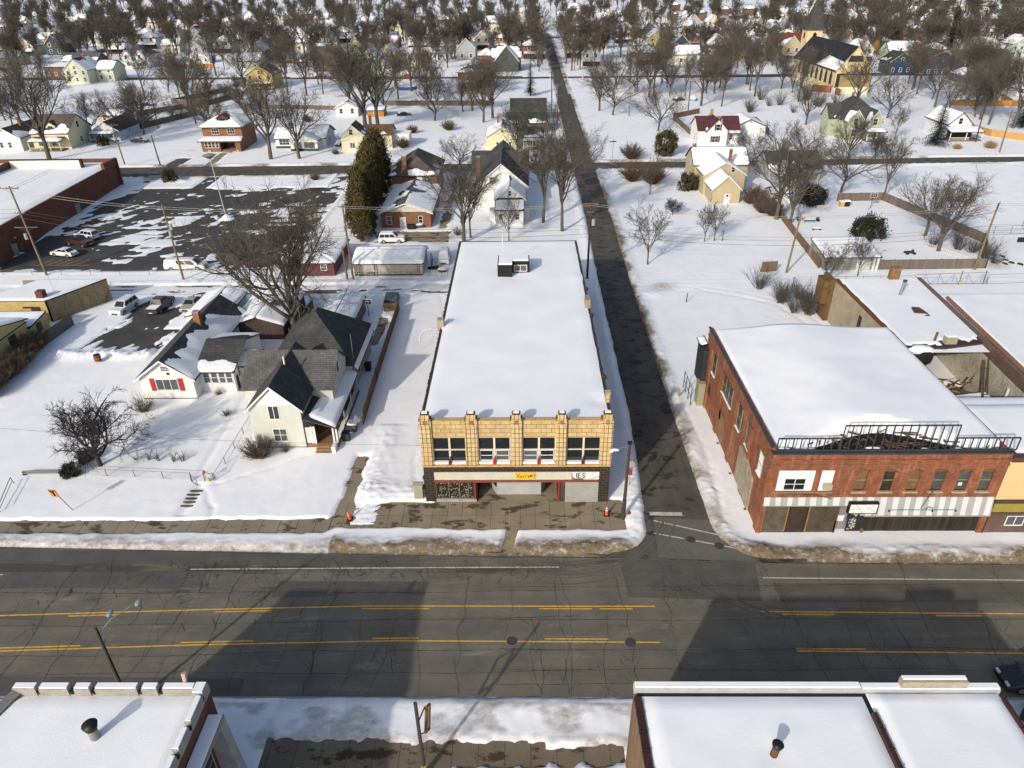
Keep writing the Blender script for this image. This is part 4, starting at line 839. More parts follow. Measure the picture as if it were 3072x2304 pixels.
# lean-to and stair behind it
t = thing('lean_to', 'slatted black lean-to with a snowy roof edge at the rear corner of the brick building', 'shed', (20.4, 72.6, 0))
b = MB(); b.box(20.15, 20.75, 70.6, 73.5, 2.4, 6.9); part('slatted_wall', b, planks('black_slats', (.035, .035, .037), .22, .5, True), t)
b = MB(); b.box(19.9, 20.75, 69.9, 71.2, .1, 3.0); part('panel', b, plain('olive_panel', (.30, .28, .17), .8, .2), t)
b = MB(); b.slab([(19.95, 71.4, 7.0), (20.8, 71.4, 7.25), (20.8, 73.7, 7.25), (19.95, 73.7, 7.0)], .12); r_ = part('roof', b, BLACK, t)
snow_sheet([(19.95, 73.7, 7.02), (19.95, 71.6, 7.02), (20.75, 71.6, 7.25), (20.75, 73.7, 7.25)], .07, 1, .3, 5, r_)
b = MB()
for y in (70.0, 71.4, 72.8, 74): b.cyl((19.2, y, 0), (19.2, y, 2.4), .05, n=5)
b.path([(19.2, 69.8, 2.4), (19.2, 74, 2.4)], .03, 4); b.path([(19.2, 69.8, 1.2), (19.2, 74, 1.2)], .03, 4); part('railing', b, BLACK, t)
b = MB(); b.cyl((18.2, 71.8, 0), (18.2, 71.8, 1.2), .12, n=8); b.cyl((18.2, 71.8, 1.2), (18.2, 71.8, 1.3), .14, .05, n=8); single('bollard', 'tan bollard standing in the snow beside the slatted lean-to', 'bollard', b, plain('bollard_tan', (.4, .26, .1), .8, .3))
# beige neighbour at the picture's edge
t = thing('beige_building', 'beige stucco shop with olive fascia and brown ground floor beside the brick building', 'building', (45.5, 48.6, 0))
b = MB(); wall_with_openings(b, 40.55, 52, 3.85, 7.9, 48.6, 49.0, [(43.0, 44.6, 4.7, 6.5)]); part('upper_wall', b, plain('beige_stucco', (.62, .47, .24), .9, .08, .6), t)
window(t, 'S', 43.05, 4.75, 1.5, 1.7, 48.75, 1, 1); b = MB(); b.box(42.8, 44.8, 48.45, 48.6, 4.5, 4.68); part('sill', b, DKBROWN, t)
b = MB(); b.box(40.55, 52, 48.6, 50, 0, 2.3); part('lower_wall', b, plain('brown_stucco', (.13, .085, .062), .9, .4, .8, c2=(.075, .05, .04)), t)
b = MB(); b.box(40.6, 52, 48.5, 48.98, 2.55, 3.5); part('olive_fascia', b, plain('olive_paint', (.30, .25, .05), .7, .2), t)
b = MB(); b.box(40.55, 52, 48.45, 48.6, 3.5, 3.85); b.box(40.55, 52, 48.6, 49.0, 3.5, 3.85); b.box(40.55, 52, 48.52, 49, 2.3, 2.55); b.box(40.55, 40.62, 48.5, 49, 0, 3.85); b.box(40.55, 52, 48.45, 49.1, 7.9, 8.35); part('trim', b, plain('trim_brown', (.09, .05, .035), .8, .3), t)
b = MB(); b.box(40.6, 52, 49.0, 57.2, 0.02, 7.7); part('rear_wall', b, BRICKBR, t)
b = MB(); b.box(40.6, 52, 49.1, 57.2, 7.7, 7.8); r_ = part('roof', b, BLACK, t); flat_snow(40.5, 52, 49.0, 57.4, 8.3, r_, .25, .4, .6, 12)
window(t, 'S', 42.3, 1.05, 1.45, .9, 48.6, 2, 1, pane=GLASSG)
# ================================================================ two roofs in front of the camera
t = thing('parapet_building', 'dark brick building with a notched snow-capped parapet, cut off by the bottom edge', 'building', (-24, 24, 0))
b = MB(); b.extr([(-28.9, 26.4, 0), (-18.0, 26.4, 0), (-18.0, -6, 0), (-37, -6, 0)][::-1], (0, 0, 8.25)); part('wall', b, BRICKD, t)
PARA = plain('parapet_concrete', (.33, .31, .27), .9, .35, 1.2, .2)
b = MB()
for x0, x1, hh in ((-29.0, -27.7, .55), (-27.5, -25.85, .5), (-25.5, -24.6, .5), (-24.3, -21.9, .5), (-21.65, -20.75, .5), (-20.45, -18.65, .5)): b.box(x0, x1, 26.0, 26.42, 8.25, 8.45+hh)
b.box(-28.9, -18.2, 26.05, 26.4, 8.25, 8.5); b.box(-18.65, -18.0, 25.7, 26.45, 8.25, 9.0)
for y0, y1 in ((24.0, 25.6), (22.4, 23.7), (20.5, 22.1), (17, 20.2)): b.box(-18.35, -18.0, y0, y1, 8.25, 8.95)
b.box(-18.3, -18.02, 10, 25.7, 8.25, 8.5)
b.path([(-28.9, 26.2, 8.6), (-29.2, 25.2, 8.6), (-30.2, 22, 8.6), (-31.3, 18, 8.6)], .34, 4); part('parapet', b, PARA, t)
b = MB()
for x0, x1 in ((-28.95, -27.75), (-27.45, -25.9), (-25.45, -24.65), (-24.25, -21.95), (-21.6, -20.8), (-20.4, -18.7)): b.box(x0, x1, 26.05, 26.38, 8.96 if x0 > -29.4 else 9.0, 9.06)
b.box(-18.6, -18.05, 25.75, 26.4, 9.0, 9.1)
for y0, y1 in ((24.05, 25.55), (22.45, 23.65), (20.55, 22.05), (17, 20.1)): b.box(-18.32, -18.03, y0, y1, 8.95, 9.05)
part('parapet_snow', b, SNOW, t)
b = MB()
for x in (-27.6, -25.68, -24.45, -21.78, -20.6): b.box(x-.08, x+.08, 26.02, 26.44, 8.5, 8.72)
for y in (25.65, 23.85, 22.25): b.box(-18.36, -17.98, y-.06, y+.06, 8.5, 8.72)
part('parapet_gap', b, BLACK, t)
b = MB(); b.extr([(-28.7, 26.05, 8.25), (-18.3, 26.05, 8.25), (-18.3, 0, 8.25), (-35, 0, 8.25)][::-1], (0, 0, .05)); r_ = part('roof', b, BLACK, t); snow_sheet([(-28.9, 26.05, 8.4), (-33.3, 11, 8.4), (-18.3, 11, 8.4), (-18.3, 26.05, 8.4)][::-1], .1, 1, .5, 22, r_)
b = MB(); b.box(-18.0, -17.1, 18, 25.6, 7.1, 7.3); led = part('side_ledge', b, plain('ledge_grey', (.25, .24, .22), .8), t); q = MB(); q.box(-17.95, -17.2, 18, 25.5, 7.3, 7.45); part('snow', q, SNOW, led)
b = MB(); b.extr([(-18, 25.7, 0), (-16.75, 25.7, 0), (-17.2, 25.7, 7.1), (-18, 25.7, 7.1)], (0, -.7, 0)); part('buttress', b, GREYCONC, t)
window(t, 'E', 22.6, 3.4, 2.0, 2.6, -18.0, 2, 2, frame=plain('grey_trim', (.34, .33, .31)))
window(t, 'E', 19.4, 3.4, 2.0, 2.6, -18.0, 2, 2, frame=plain('grey_trim', (0, 0, 0)))
b = MB(); b.cyl((-19.3, 26.5, 8.9), (-19.35, 26.7, 9.5), .12, .16, 8); part('flood_lamp', b, plain('lamp_pink', (.55, .36, .27), .6), t)
def vent(lab, x, y, z, hh, r_, m_, lean=0):
    t = thing('roof_vent', lab, 'roof vent', (x, y, z)); b = MB(); b.cyl((x, y, z), (x+lean*.3, y, z+hh*.75), r_, r_*.95, 12); part('pipe', b, m_, t, True)
    b = MB(); b.path([(x+lean*.3, y, z+hh*.72), (x+lean*.4, y, z+hh), (x+lean*.4, y, z+hh*.98), (x+lean*.4, y, z+hh*.75)], [r_*1.15, r_*1.55, r_*1.25, r_*1.1], 14, False); part('cowl', b, BLACK, t, True)
    b = MB(); b.path([(x+lean*.4, y, z+hh*.80), (x+lean*.4, y, z+hh*.81)], r_*1.2, 12); part('throat', b, plain('throat_black', (.008, .007, .007), .95), t)
vent('short metal chimney with a wide black cowl on the snowy notched-parapet roof', -23.0, 23.4, 8.3, 1.3, .26, plain('vent_grey', (.28, .27, .25), .6, .3, metal=.3))
t = thing('long_roof_building', 'pair of low joined buildings with snow-covered flat roofs, cut off by the bottom edge', 'building', (16, 24, 0))
b = MB(); b.box(6.4, 27.2, -6, 27.2, 0, 7.5); part('wall', b, planks('brown_clapboard', (.20, .13, .075), .3, .35), t)
b = MB(); b.box(6.35, 19.4, 26.85, 27.25, 7.5, 7.95); b.box(19.4, 27.3, 26.85, 27.25, 7.5, 7.85); par = part('front_parapet', b, plain('parapet_grey', (.42, .43, .43), .6, .25), t)
q = MB(); q.box(6.4, 19.3, 26.9, 27.24, 7.95, 8.06); q.box(19.4, 27.25, 26.9, 27.24, 7.85, 7.98); part('snow', q, SNOW, par)
b = MB(); b.box(21.6, 25.3, 26.86, 27.3, 7.98, 8.5); rp_ = part('raised_parapet', b, CONC, t); q = MB(); q.box(21.65, 25.25, 27.05, 27.28, 8.5, 8.58); part('snow', q, SNOW, rp_)
b = MB(); b.box(6.5, 27.1, 0, 26.85, 7.5, 7.55); r_ = part('roof', b, BLACK, t)
flat_snow(6.75, 19.35, 8, 26.6, 7.78, r_, .12, .2, .5, 32, ((13.2, 23, .7, -.12),)); flat_snow(19.6, 27.15, 8, 26.8, 7.86, r_, .3, .25, .4, 35)
b, b2, b3 = MB(), MB(), MB()
for k in range(16):
    y = 26.5-k*1.1; b.box(6.3, 6.72, y-1.02, y, 7.5, 7.72); b.box(6.28, 6.74, y-1.1, y-1.02, 7.5, 7.76)
    if y < 26: b2.box(19.35, 19.6, y-1.02, y, 7.55, 7.92); b2.box(19.33, 19.62, y-1.1, y-1.02, 7.55, 7.97)
for k in range(9): b3.box(27.1, 27.3, 26.4-k*1.9-1.8, 26.4-k*1.9, 7.5, 7.85)
for q in (b, b2, b3): part('coping_tile', q, plain('coping_maroon', (.055, .022, .018), .5, .4), t)
vent('short rusty chimney pipe with a black collar on the near flat roof', 13.2, 23.0, 7.7, .95, .2, RUST, .2)
# ================================================================ materials of the houses
SH_DK = shingle('shingle_charcoal', (.066, .066, .066)); SH_BR = shingle('shingle_brown', (.10, .085, .07)); SH_GR = shingle('shingle_grey', (.105, .104, .10)); SH_GN = shingle('shingle_green', (.03, .05, .035))
SH_RD = shingle('shingle_maroon', (.10, .035, .04)); SH_TN = shingle('shingle_tan', (.15, .10, .06)); SH_RU = shingle('shingle_rust', (.17, .06, .035))
S_WH = siding('siding_white', (.70, .70, .68)); S_GG = siding('siding_grey_green', (.54, .56, .50)); S_CR = siding('siding_cream', (.62, .57, .42)); S_YE = siding('siding_pale_yellow', (.68, .63, .42)); S_TN = siding('siding_tan', (.46, .39, .24))
S_LB = siding('siding_light_blue', (.42, .52, .58)); S_GN = siding('siding_sage', (.36, .40, .28)); S_NV = siding('siding_navy', (.025, .05, .10)); S_GY = siding('siding_grey', (.36, .37, .38)); S_BK = siding('siding_butter', (.62, .50, .22)); S_MINT = siding('siding_mint', (.44, .54, .44))
S_OR = siding('siding_ochre', (.40, .22, .06)); S_DK = siding('siding_slate', (.07, .085, .10)); S_PG = siding('siding_pale_green', (.58, .60, .46)); S_BR = siding('siding_brown', (.16, .095, .06))
YBLK = brick('yellow_block', (.55, .43, .17), (.48, .37, .14), (.3, .23, .1), .42, .21, .016, .4)
TANBK = brick('tan_block', (.34, .27, .15), (.29, .23, .13), (.2, .16, .1), .42, .21, .014, .5, stain=(.14, .11, .07))
# ================================================================ the two houses west of the tile building
H = House('cottage', 'white cottage with red shutters, window porch and dark shingles half clear of snow', 'house', (-40, 73, 0))
H.vol(-44.8, -38.5, 72.1, 90.5, 3.1, 5.35, 'y', S_WH, SH_DK, .45, thick=.15, res=.4, trim=WHITE, covers=[.16, .56])
H.vol(-38.6, -34.3, 73.6, 83.5, 3.0, 4.7, 'x', S_WH, SH_DK, .3, res=.35, covers=[.46, .5], thick=.16)
H.vol(-34.4, -32.9, 75.8, 80.0, 2.5, 3.4, 'x', S_WH, SH_DK, .2, res=.35, cover=1)
H.win('S', -42.9, 1.35, 2.5, 1.35, 72.1, nx=3, nz=1, pane=GLASSG); H.win('S', -41.9, 3.9, .95, .55, 72.1, nx=1, nz=3)
for x in (-43.6, -40.25):
    b = MB(); b.box(x, x+.55, 72.03, 72.1, 1.2, 2.85); b.box(x-.02, x+.57, 72.02, 72.04, 2.0, 2.06); part('shutter', b, plain('shutter_red', (.36, .03, .035), .6, .2), H.t)
for x in (-37.9, -36.95, -36.05, -35.2): H.win('S', x, 1.4, .68, 1.35, 73.6, nx=1, nz=2, pane=GLASSG)
H.win('E', 75.0, 1.4, .5, 1.4, -34.3, nx=1); door(H.t, 'E', 73.9, .85, 2.0, -34.3, DKBROWN)
b = MB(); b.box(-41.35, -41.05, 72.02, 72.1, 3.35, 3.6); part('house_lamp', b, BLACK, H.t)
H.chim(-41.3, 82.5, 4.2, 6.6, .8); b = MB(); b.box(-34.2, -33.0, 73.6, 75.2, .05, .3); part('step', b, WOODG, H.t)
b = MB(); b.box(-44.9, -38.4, 72.0, 72.1, 0, .18); part('foundation', b, DKBROWN, H.t); H.done()
H = House('front_gable_house', 'tall grey-green house with a dark shingle roof and a long snowy side porch', 'house', (-25, 63, 0))
H.vol(-28.2, -22.9, 62.0, 71.5, 5.15, 7.7, 'y', S_GG, SH_DK, .35, cover=0, trim=WHITE)
H.vol(-30.1, -20.6, 66.4, 73.4, 5.0, 7.6, 'x', S_GG, SH_GR, .3, cover=0)
H.vol(-29.4, -20.0, 73.3, 84.0, 4.0, 8.6, 'hip', S_GG, SH_DK, .35, cover=0)
H.win('S', -26.15, 3.75, 1.0, 1.5, 62.0, 2, 1); H.win('S', -26.1, 1.0, 1.35, 1.45, 62.0, 2, 2, pane=GLASSG); H.win('E', 69.2, 5.1, .8, 1.3, -20.6, 1)
H.win('E', 76, 1.2, .9, 1.3, -20.0, 1); H.win('E', 80, 1.2, .9, 1.3, -20.0, 1); H.win('W', 64, 1.2, .9, 1.3, -28.2, 1)
b = MB(); b.extr([(-27.25, 61.96, 5.5), (-25.55, 61.96, 7.3), (-23.85, 61.96, 5.5)], (0, .04, 0))
for k in range(17): b.box(-27.2+k*.2, -27.08+k*.2, 61.95, 62.0, 5.38, 5.5)
part('gable_trim', b, plain('trim_bright', (.78, .78, .77), .6, .06), H.t)
c = [(-19.4, 61.7, 2.75), (-19.4, 73.6, 2.75), (-22.8, 73.6, 3.9), (-22.8, 61.7, 3.9)]; b = MB(); b.slab(c, .16); r_ = part('porch_roof', b, SH_DK, H.t); snow_sheet([(-19.4, 61.7, 2.75), (-19.4, 73.6, 2.75), (-21.5, 73.6, 3.45), (-22.4, 62.4, 3.77)], .2, 1, .35, 14, r_)
c = [(-19.4, 73.6, 2.9), (-19.4, 84.2, 2.9), (-20.1, 84.2, 3.9), (-20.1, 73.6, 3.9)]; b = MB(); b.slab(c, .12); r_ = part('eave_roof', b, SH_DK, H.t); snow_sheet(c, .14, 1, .35, 15, r_)
b = MB(); b.box(-22.8, -19.5, 62.0, 73.4, .1, .55); part('porch_floor', b, plain('porch_brown', (.22, .13, .07), .8, .3), H.t)
for y in (62.1, 65.8, 69.4, 73.0): b = MB(); b.box(-19.65, -19.5, y, y+.15, .55, 2.65); part('post', b, WHITE, H.t)
b = MB(); b.box(-22.2, -22.05, 62.0, 62.15, .55, 2.7); b.box(-21.9, -21.75, 62.0, 62.15, .55, 2.7); b.box(-19.95, -19.8, 62, 62.15, .55, 2.7); part('post', b, WHITE, H.t)
b = MB(); b.box(-22.75, -21.85, 62.05, 62.1, .6, 2.6); part('lattice', b, plain('lattice_white', (.55, .55, .52), .7), H.t)
b = MB()
for y in np.arange(62.4, 73, .3): b.box(-19.6, -19.55, y, y+.06, .55, 1.4)
b.box(-19.62, -19.53, 62.2, 73, 1.4, 1.48); part('railing', b, WHITE, H.t)
for k in range(3): b = MB(); b.box(-21.7, -20.0, 60.9+k*.35, 61.3+k*.35, .05, .18+k*.17); part('step', b, plain('tread_wood', (.26, .17, .09), .8, .3), H.t)
b = MB(); b.box(-20.0, -19.6, 61.0, 62, .1, .8); part('newel', b, WHITE, H.t)
b = MB(); b.cyl((-25.3, 66.6, 7.0), (-25.3, 66.6, 8.6), .1); f = part('flue', b, plain('flue_white', (0, 0, 0)), H.t); b = MB(); b.cyl((-25.3, 66.6, 7.2), (-25.3, 66.6, 7.65), .22, .12); part('flashing', b, BLACK, f)
b = MB(); b.cyl((-19.9, 74.2, 4), (-19.9, 74.2, 7.4), .035, n=5); part('mast', b, STEEL, H.t)
b = MB(); b.box(-28.1, -22.9, 61.9, 62, 0, .25); part('foundation', b, GREYCONC, H.t); H.done()
# outbuildings
H = House('garden_shed', 'long low yellow-fronted shed with deep snow on its gable roof and a pale door', 'shed', (-25.5, 90, 0))
H.vol(-27.9, -23.2, 88.3, 97, 2.35, 3.3, 'y', S_BK, SH_GR, .3, cover=1, thick=.22, res=.4)
door(H.t, 'S', -25.0, 1.0, 1.9, 88.3, plain('door_pale', (.55, .6, .58), .6, .1)); H.win('S', -26.9, 1.1, .8, .9, 88.3, 1, 1, frame=DKBROWN)
b = MB(); b.box(-23.19, -23.12, 88.3, 97, 0, 2.3); part('side_cladding', b, planks('shed_cladding', (.22, .16, .12), .3, .2), H.t); H.done()
H = House('garage', 'snow-covered timber garage standing behind the white cottage and the big bare tree', 'garage', (-36, 91, 0))
H.vol(-39.5, -32.5, 87.5, 98.5, 2.4, 3.5, 'y', planks('dark_planks', (.075, .05, .04), .2), SH_DK, .35, cover=1, thick=.22, res=.4)
b = MB(); b.extr([(-35.3, 91.8, 3.55), (-34.2, 91.3, 3.4), (-34.0, 92.6, 3.38), (-35.0, 93.0, 3.5)], (0, 0, .1)); part('bare_patch', b, plain('tarp_brown', (.06, .04, .04), .9), H.t); H.done()
H = House('carport', 'snow-heaped low annexe with a round bare patch behind the cottage chimney', 'shed', (-43.5, 96, 0))
H.vol(-47, -41.3, 90.8, 99, 2.2, 3.1, 'y', S_WH, SH_DK, .2, thick=.25, res=.35, covers=[1, .75]); H.done()
# yellow block building and its neighbour at the left edge
t = thing('block_building', 'yellow block garage with tan side wall and a flat snowy roof', 'building', (-70, 95, 0))
b = MB(); b.box(-77.5, -67.9, 93.6, 93.9, 0, 3.4); part('front_wall', b, YBLK, t)
b = MB(); b.extr([(-67.9, 93.6, 0), (-63.2, 101.5, 0), (-63.2, 101.5, 3.5), (-67.9, 93.6, 3.5)], (-.3, 0, 0)); b.box(-76, -63.5, 101.2, 101.5, 0, 3.4); part('side_wall', b, TANBK, t)
b = MB(); b.extr([(-77.5, 93.7, 3.4), (-68.0, 93.7, 3.4), (-63.4, 101.4, 3.4), (-74, 101.4, 3.4)], (0, 0, .05)); r_ = part('roof', b, BLACK, t)
snow_sheet([(-77.7, 93.5, 3.47), (-67.9, 93.5, 3.47), (-63.3, 101.5, 3.5), (-73.5, 101.5, 3.5)], .2, 1, .45, 8, r_)
b = MB(); b.box(-77.5, -67.9, 93.5, 93.6, 3.36, 3.46); b.path([(-67.85, 93.5, 3.45), (-63.2, 101.5, 3.55)], .1, 4); part('coping', b, DKBROWN, t)
b = MB(); b.box(-69.4, -68.4, 93.9, 94.9, 3.4, 4.7); part('chimney', b, BRICKD, t)
b = MB(); b.box(-71.6, -70.2, 93.5, 93.62, 2.3, 2.55); b.box(-70.5, -69.2, 93.52, 93.62, 1.2, 2.5); part('opening', b, DKBROWN, t)
rv = random.Random(3); b = MB()
for k in range(26):
    q = rv.random(); x, y = -67.9+4.7*q, 93.6+7.9*q; pts = [(x, y, 0)]
    for j in range(6): pts.append((pts[-1][0]+rv.uniform(-.25, .3), pts[-1][1]+rv.uniform(-.3, .4), .5+j*.5))
    b.path([(p[0]+.06, p[1]-.03, p[2]) for p in pts], .022, 3)
single('climbing_vine', 'bare brown vine climbing the tan side wall of the yellow block garage', 'vine', b, TWIG)
H = House('block_house', 'yellow-green house with a snowy lean-to, mostly outside the left edge', 'house', (-70, 86, 0))
H.vol(-82, -67.2, 74.5, 87.2, 3.6, 5.2, 'x', S_BK, SH_DK, .35, cover=1, thick=.2)
H.vol(-74, -66.9, 87.2, 91.2, 2.3, 2.9, 'shedS', S_BK, SH_DK, .15, cover=1, thick=.15)
H.win('E', 83.2, 1.1, 1.3, 1.6, -67.2, 1, 2, frame=DKBROWN, pane=GLASSG); H.win('E', 78, 1.1, 1.3, 1.6, -67.2, 1, 2, frame=DKBROWN, pane=GLASSG); H.win('E', 88.6, 1.1, .9, 1.0, -66.9, 1, 1, frame=DKBROWN, pane=GLASSG)
b = MB(); b.box(-82, -67.1, 74.4, 87.3, 3.05, 3.15); part('band', b, DKBROWN, H.t); H.done()
def fence(lab, pts, hh, mat, name='wooden_fence', step=2.4, thick=.05, group=None, cap=None, cat='fence', posts=True):
    P = [np.array(p, float) for p in pts]; c = sum(P)/len(P); t = thing(name, lab, cat, (c[0], c[1], 0), group)
    b = MB()
    for a, e in zip(P[:-1], P[1:]):
        d = (e-a)/np.linalg.norm(e-a); n = np.array([-d[1], d[0]])*thick/2
        b.extr([(*(a-n), 0), (*(e-n), 0), (*(e+n), 0), (*(a+n), 0)], (0, 0, hh))
    part('panel', b, mat, t)
    if posts:
        for a, e in zip(P[:-1], P[1:]):
            L = np.linalg.norm(e-a); k = max(1, int(L/step))
            for i in range(k+1):
                p = a+(e-a)*i/k; b = MB(); b.box(p[0]-.06, p[0]+.06, p[1]-.06, p[1]+.06, 0, hh+.08); part('post', b, mat, t)
    return t
def wire_fence(lab, pts, hh, name='chain_link_fence', step=2.4, rails=2, mat=None, group=None, mesh_=True):
    mat = mat or CHAIN; P = [np.array(p, float) for p in pts]; c = sum(P)/len(P); t = thing(name, lab, 'fence', (c[0], c[1], 0), group)
    b = MB(); q = MB()
    for a, e in zip(P[:-1], P[1:]):
        for k in range(rails): z = hh*(1-k/max(1, rails-1)*.88); b.path([(*a, z), (*e, z)], .028, 4)
        if mesh_:
            L = np.linalg.norm(e-a); n = int(L/.22)
            for i in range(n):
                p, r_ = a+(e-a)*i/n, a+(e-a)*min(1, (i+2.)/n); q.path([(*p, .1), (*r_, hh)], .0035, 3, False); q.path([(*p, hh), (*r_, .1)], .0035, 3, False)
    part('rail', b, mat, t)
    if mesh_: part('wire_mesh', q, STEEL, t)
    for a, e in zip(P[:-1], P[1:]):
        L = np.linalg.norm(e-a); k = max(1, int(L/step))
        for i in range(k+1):
            p = a+(e-a)*i/k; b = MB(); b.cyl((*p, 0), (*p, hh+.04), .035, n=6); part('post', b, mat, t)
    return t
fence('long brown board fence along the shaded snow between grey-green house and tile building', [(-17.7, 66.3), (-17.9, 76), (-18.2, 96.8)], 1.75, WOODB)
fence('short brown board fence closing the yard in front of the dark jeep', [(-20.3, 96.4), (-18.3, 96.5)], 1.5, WOODB)
fence('grey concrete-coloured screen wall between the yellow block garage and the hedge', [(-64.4, 92.6), (-64.6, 88.5), (-64.9, 84.9)], 1.9, plain('grey_stained_boards', (.12, .11, .10), .95, .4, 1.2), posts=False)
fence('dark board fence leaning beside the big bare tree', [(-31.9, 88), (-31.2, 98)], 1.5, planks('dark_planks', (0, 0, 0)))
wire_fence('low chain-link fence along the front lawn of the white cottage', [(-44.8, 57.4), (-33.0, 56.5)], .95)
wire_fence('chain-link fence running from the open gate up to the grey-green house', [(-30.6, 56.4), (-30.5, 67.3), (-29.6, 70)], .95)
t = thing('metal_gate', 'small open steel gate with a red lamp at the end of the lawn fence', 'gate', (-32, 56.3, 0)); b = MB()
for x in (-32.9, -31.6, -30.7): b.cyl((x, 56.3, 0), (x, 56.3, 1.15), .045, n=6)
part('post', b, CHAIN, t); b = MB(); b.path([(-32.9, 56.2, .15), (-32.9, 56.2, 1.0), (-32.0, 55.5, 1.0), (-32.0, 55.5, .15), (-32.9, 56.2, .15)], .03, 4); b.path([(-31.6, 56.3, 1.05), (-30.7, 56.3, 1.05)], .03, 4); part('gate_leaf', b, CHAIN, t)
b = MB(); b.cyl((-31.5, 56.4, 0), (-31.5, 56.4, 1.1), .03, n=5); b.ball((-31.5, 56.35, 1.2), .14, .14, .18); part('red_reflector', b, plain('reflector_red', (.4, .05, .03), .4), t); b = MB(); b.ball((-31.2, 56.2, .35), .2, .12, .28); part('yellow_tag', b, plain('tag_yellow', (.5, .4, .15), .6), t)
b = MB(); b.path([(-50.4, 57.35, .6), (-46.3, 57.4, .6)], .07, 6); b.path([(-50.4, 57.3, .42), (-46.3, 57.35, .42)], .09, 6)
t = thing('guard_rail', 'grey steel guard rail on stub posts in the snow beside the dark shrubs', 'guard rail', (-48.3, 57.4, 0)); part('beam', b, plain('beam_grey', (.13, .14, .13), .5, .2), t)
for x in (-50.3, -46.4): b = MB(); b.box(x-.15, x+.15, 57.25, 57.55, 0, .5); part('post', b, BLACK, t)
t = thing('hand_rail', 'bent pipe hand rail rising out of the snow bank at the left edge', 'hand rail', (-49.9, 53.8, 0)); b = MB(); b.path([(-49.2, 51.6, .0), (-49.25, 51.7, .75), (-50.6, 55.9, .95), (-50.55, 56, 0)], .035, 6); b.path([(-49.23, 51.7, .4), (-50.55, 55.9, .55)], .03, 6); part('pipe', b, GREYMETAL, t)
for k in range(5):
    b = MB(); b.box(-32.5, -31.3, 52.4+k*.55, 52.62+k*.55, 0, .12+.01*k); b.v = [(x+.06*math.sin(k*2.1+x), y, z) for x, y, z in b.v]
    if k == 0: stp = thing('stone_steps', 'worn stone steps showing through the snow below the small gate', 'steps', (-31.9, 53.5, 0))
    part('tread', b, plain('tread_stone', (.10, .075, .05), .9, .4), stp)
t = thing('yellow_sign', 'yellow diamond-backed road sign leaning on its post in the snow', 'sign', (-42.4, 51.9, 0))
b = MB(); b.cyl((-42.4, 51.9, 0), (-43.0, 51.4, 2.6), .045, n=6); part('post', b, STEEL, t)
b = MB(); b.extr([(-43.34, 51.33, 2.3), (-42.68, 51.33, 2.2), (-42.75, 51.2, 3.1), (-43.41, 51.2, 3.2)], (0, -.03, 0)); s_ = part('plate', b, plain('sign_amber', (.66, .30, .03), .5, .1), t)
b = MB(); b.path([(-43.02, 51.22, 2.4), (-43.05, 51.18, 2.9), (-42.9, 51.14, 3.1)], .06, 4); b.path([(-43.05, 51.2, 2.75), (-43.25, 51.15, 3.05)], .05, 4); b.path([(-43.32, 51.29, 2.33), (-42.71, 51.29, 2.24), (-42.78, 51.16, 3.07), (-43.38, 51.16, 3.16), (-43.32, 51.29, 2.33)], .015, 3); part('arrow', b, BLACK, s_)
b = MB(); b.cyl((-55, 81.2, .4), (-55, 81.2, 1.25), .42, .42, 12); t = thing('steel_barrel', 'rusty orange barrel half sunk in the snow bank by the parking pad', 'barrel', (-55, 81.2, 0)); part('drum', b, RUST, t); b = MB(); b.cyl((-55, 81.2, 1.2), (-55, 81.2, 1.26), .36, n=12); part('opening', b, BLACK, t); b = MB(); b.cyl((-55, 81.2, .75), (-55, 81.2, .82), .44, n=12); part('band', b, ORANGE, t)
def hoop(lab, x, y, hh, rot=0):
    t = thing('basketball_hoop', lab, 'basketball hoop', (x, y, 0), rot=rot); b = MB(); b.cyl((0, 0, 0), (0, .1, hh), .06, n=6); part('pole', b, BLACK, t, local=True)
    b = MB(); b.box(-.65, .65, -.3, -.25, hh-.5, hh+.35); bb = part('backboard', b, plain('backboard_dark', (.05, .055, .06), .3), t, local=True); b = MB()
    for x0, x1, z0, z1 in ((-.68, .68, hh+.32, hh+.38), (-.68, .68, hh-.53, hh-.48), (-.68, -.63, hh-.5, hh+.35), (.63, .68, hh-.5, hh+.35), (-.25, .25, hh, hh+.04), (-.25, -.2, hh-.3, hh), (.2, .25, hh-.3, hh)): b.box(x0, x1, -.33, -.3, z0, z1)
    part('frame', b, WHITE, bb, local=True); b = MB(); b.path([(.23*math.cos(a), -.55+.23*math.sin(a), hh-.35) for a in np.linspace(0, 6.28, 11)], .015, 4, False); part('rim', b, ORANGE, t, local=True)
hoop('dark basketball hoop in the yard behind the yellow shed', -22.3, 94.8, 2.6); hoop('basketball hoop with a white-lined backboard inside the big fenced yard', 71.4, 145.6, 3.0)
t = thing('wheeled_bin', 'dark wheeled bin beside the snowy porch', 'bin', (-18.95, 63.3, 0)); b = MB(); b.extr([(-19.3, 63.0, .1), (-18.6, 63.0, .1), (-18.55, 63.0, 1.05), (-19.35, 63.0, 1.05)], (0, .7, 0)); part('body', b, plain('bin_dark', (.035, .04, .035), .5), t); b = MB(); b.box(-19.38, -18.52, 62.95, 63.75, 1.05, 1.13); part('lid', b, BLACK, t)
t = thing('wheeled_bin', 'olive bin with a snow cap, behind the dark bin', 'bin', (-18.6, 65.2, 0)); b = MB(); b.extr([(-19.0, 64.8, .1), (-18.2, 64.8, .1), (-18.1, 64.8, 1.05), (-19.1, 64.8, 1.05)], (0, .75, 0)); part('body', b, plain('bin_olive', (.10, .095, .065), .6), t); b = MB(); b.box(-19.1, -18.1, 64.75, 65.6, 1.05, 1.25); part('snow', b, SNOW, t)
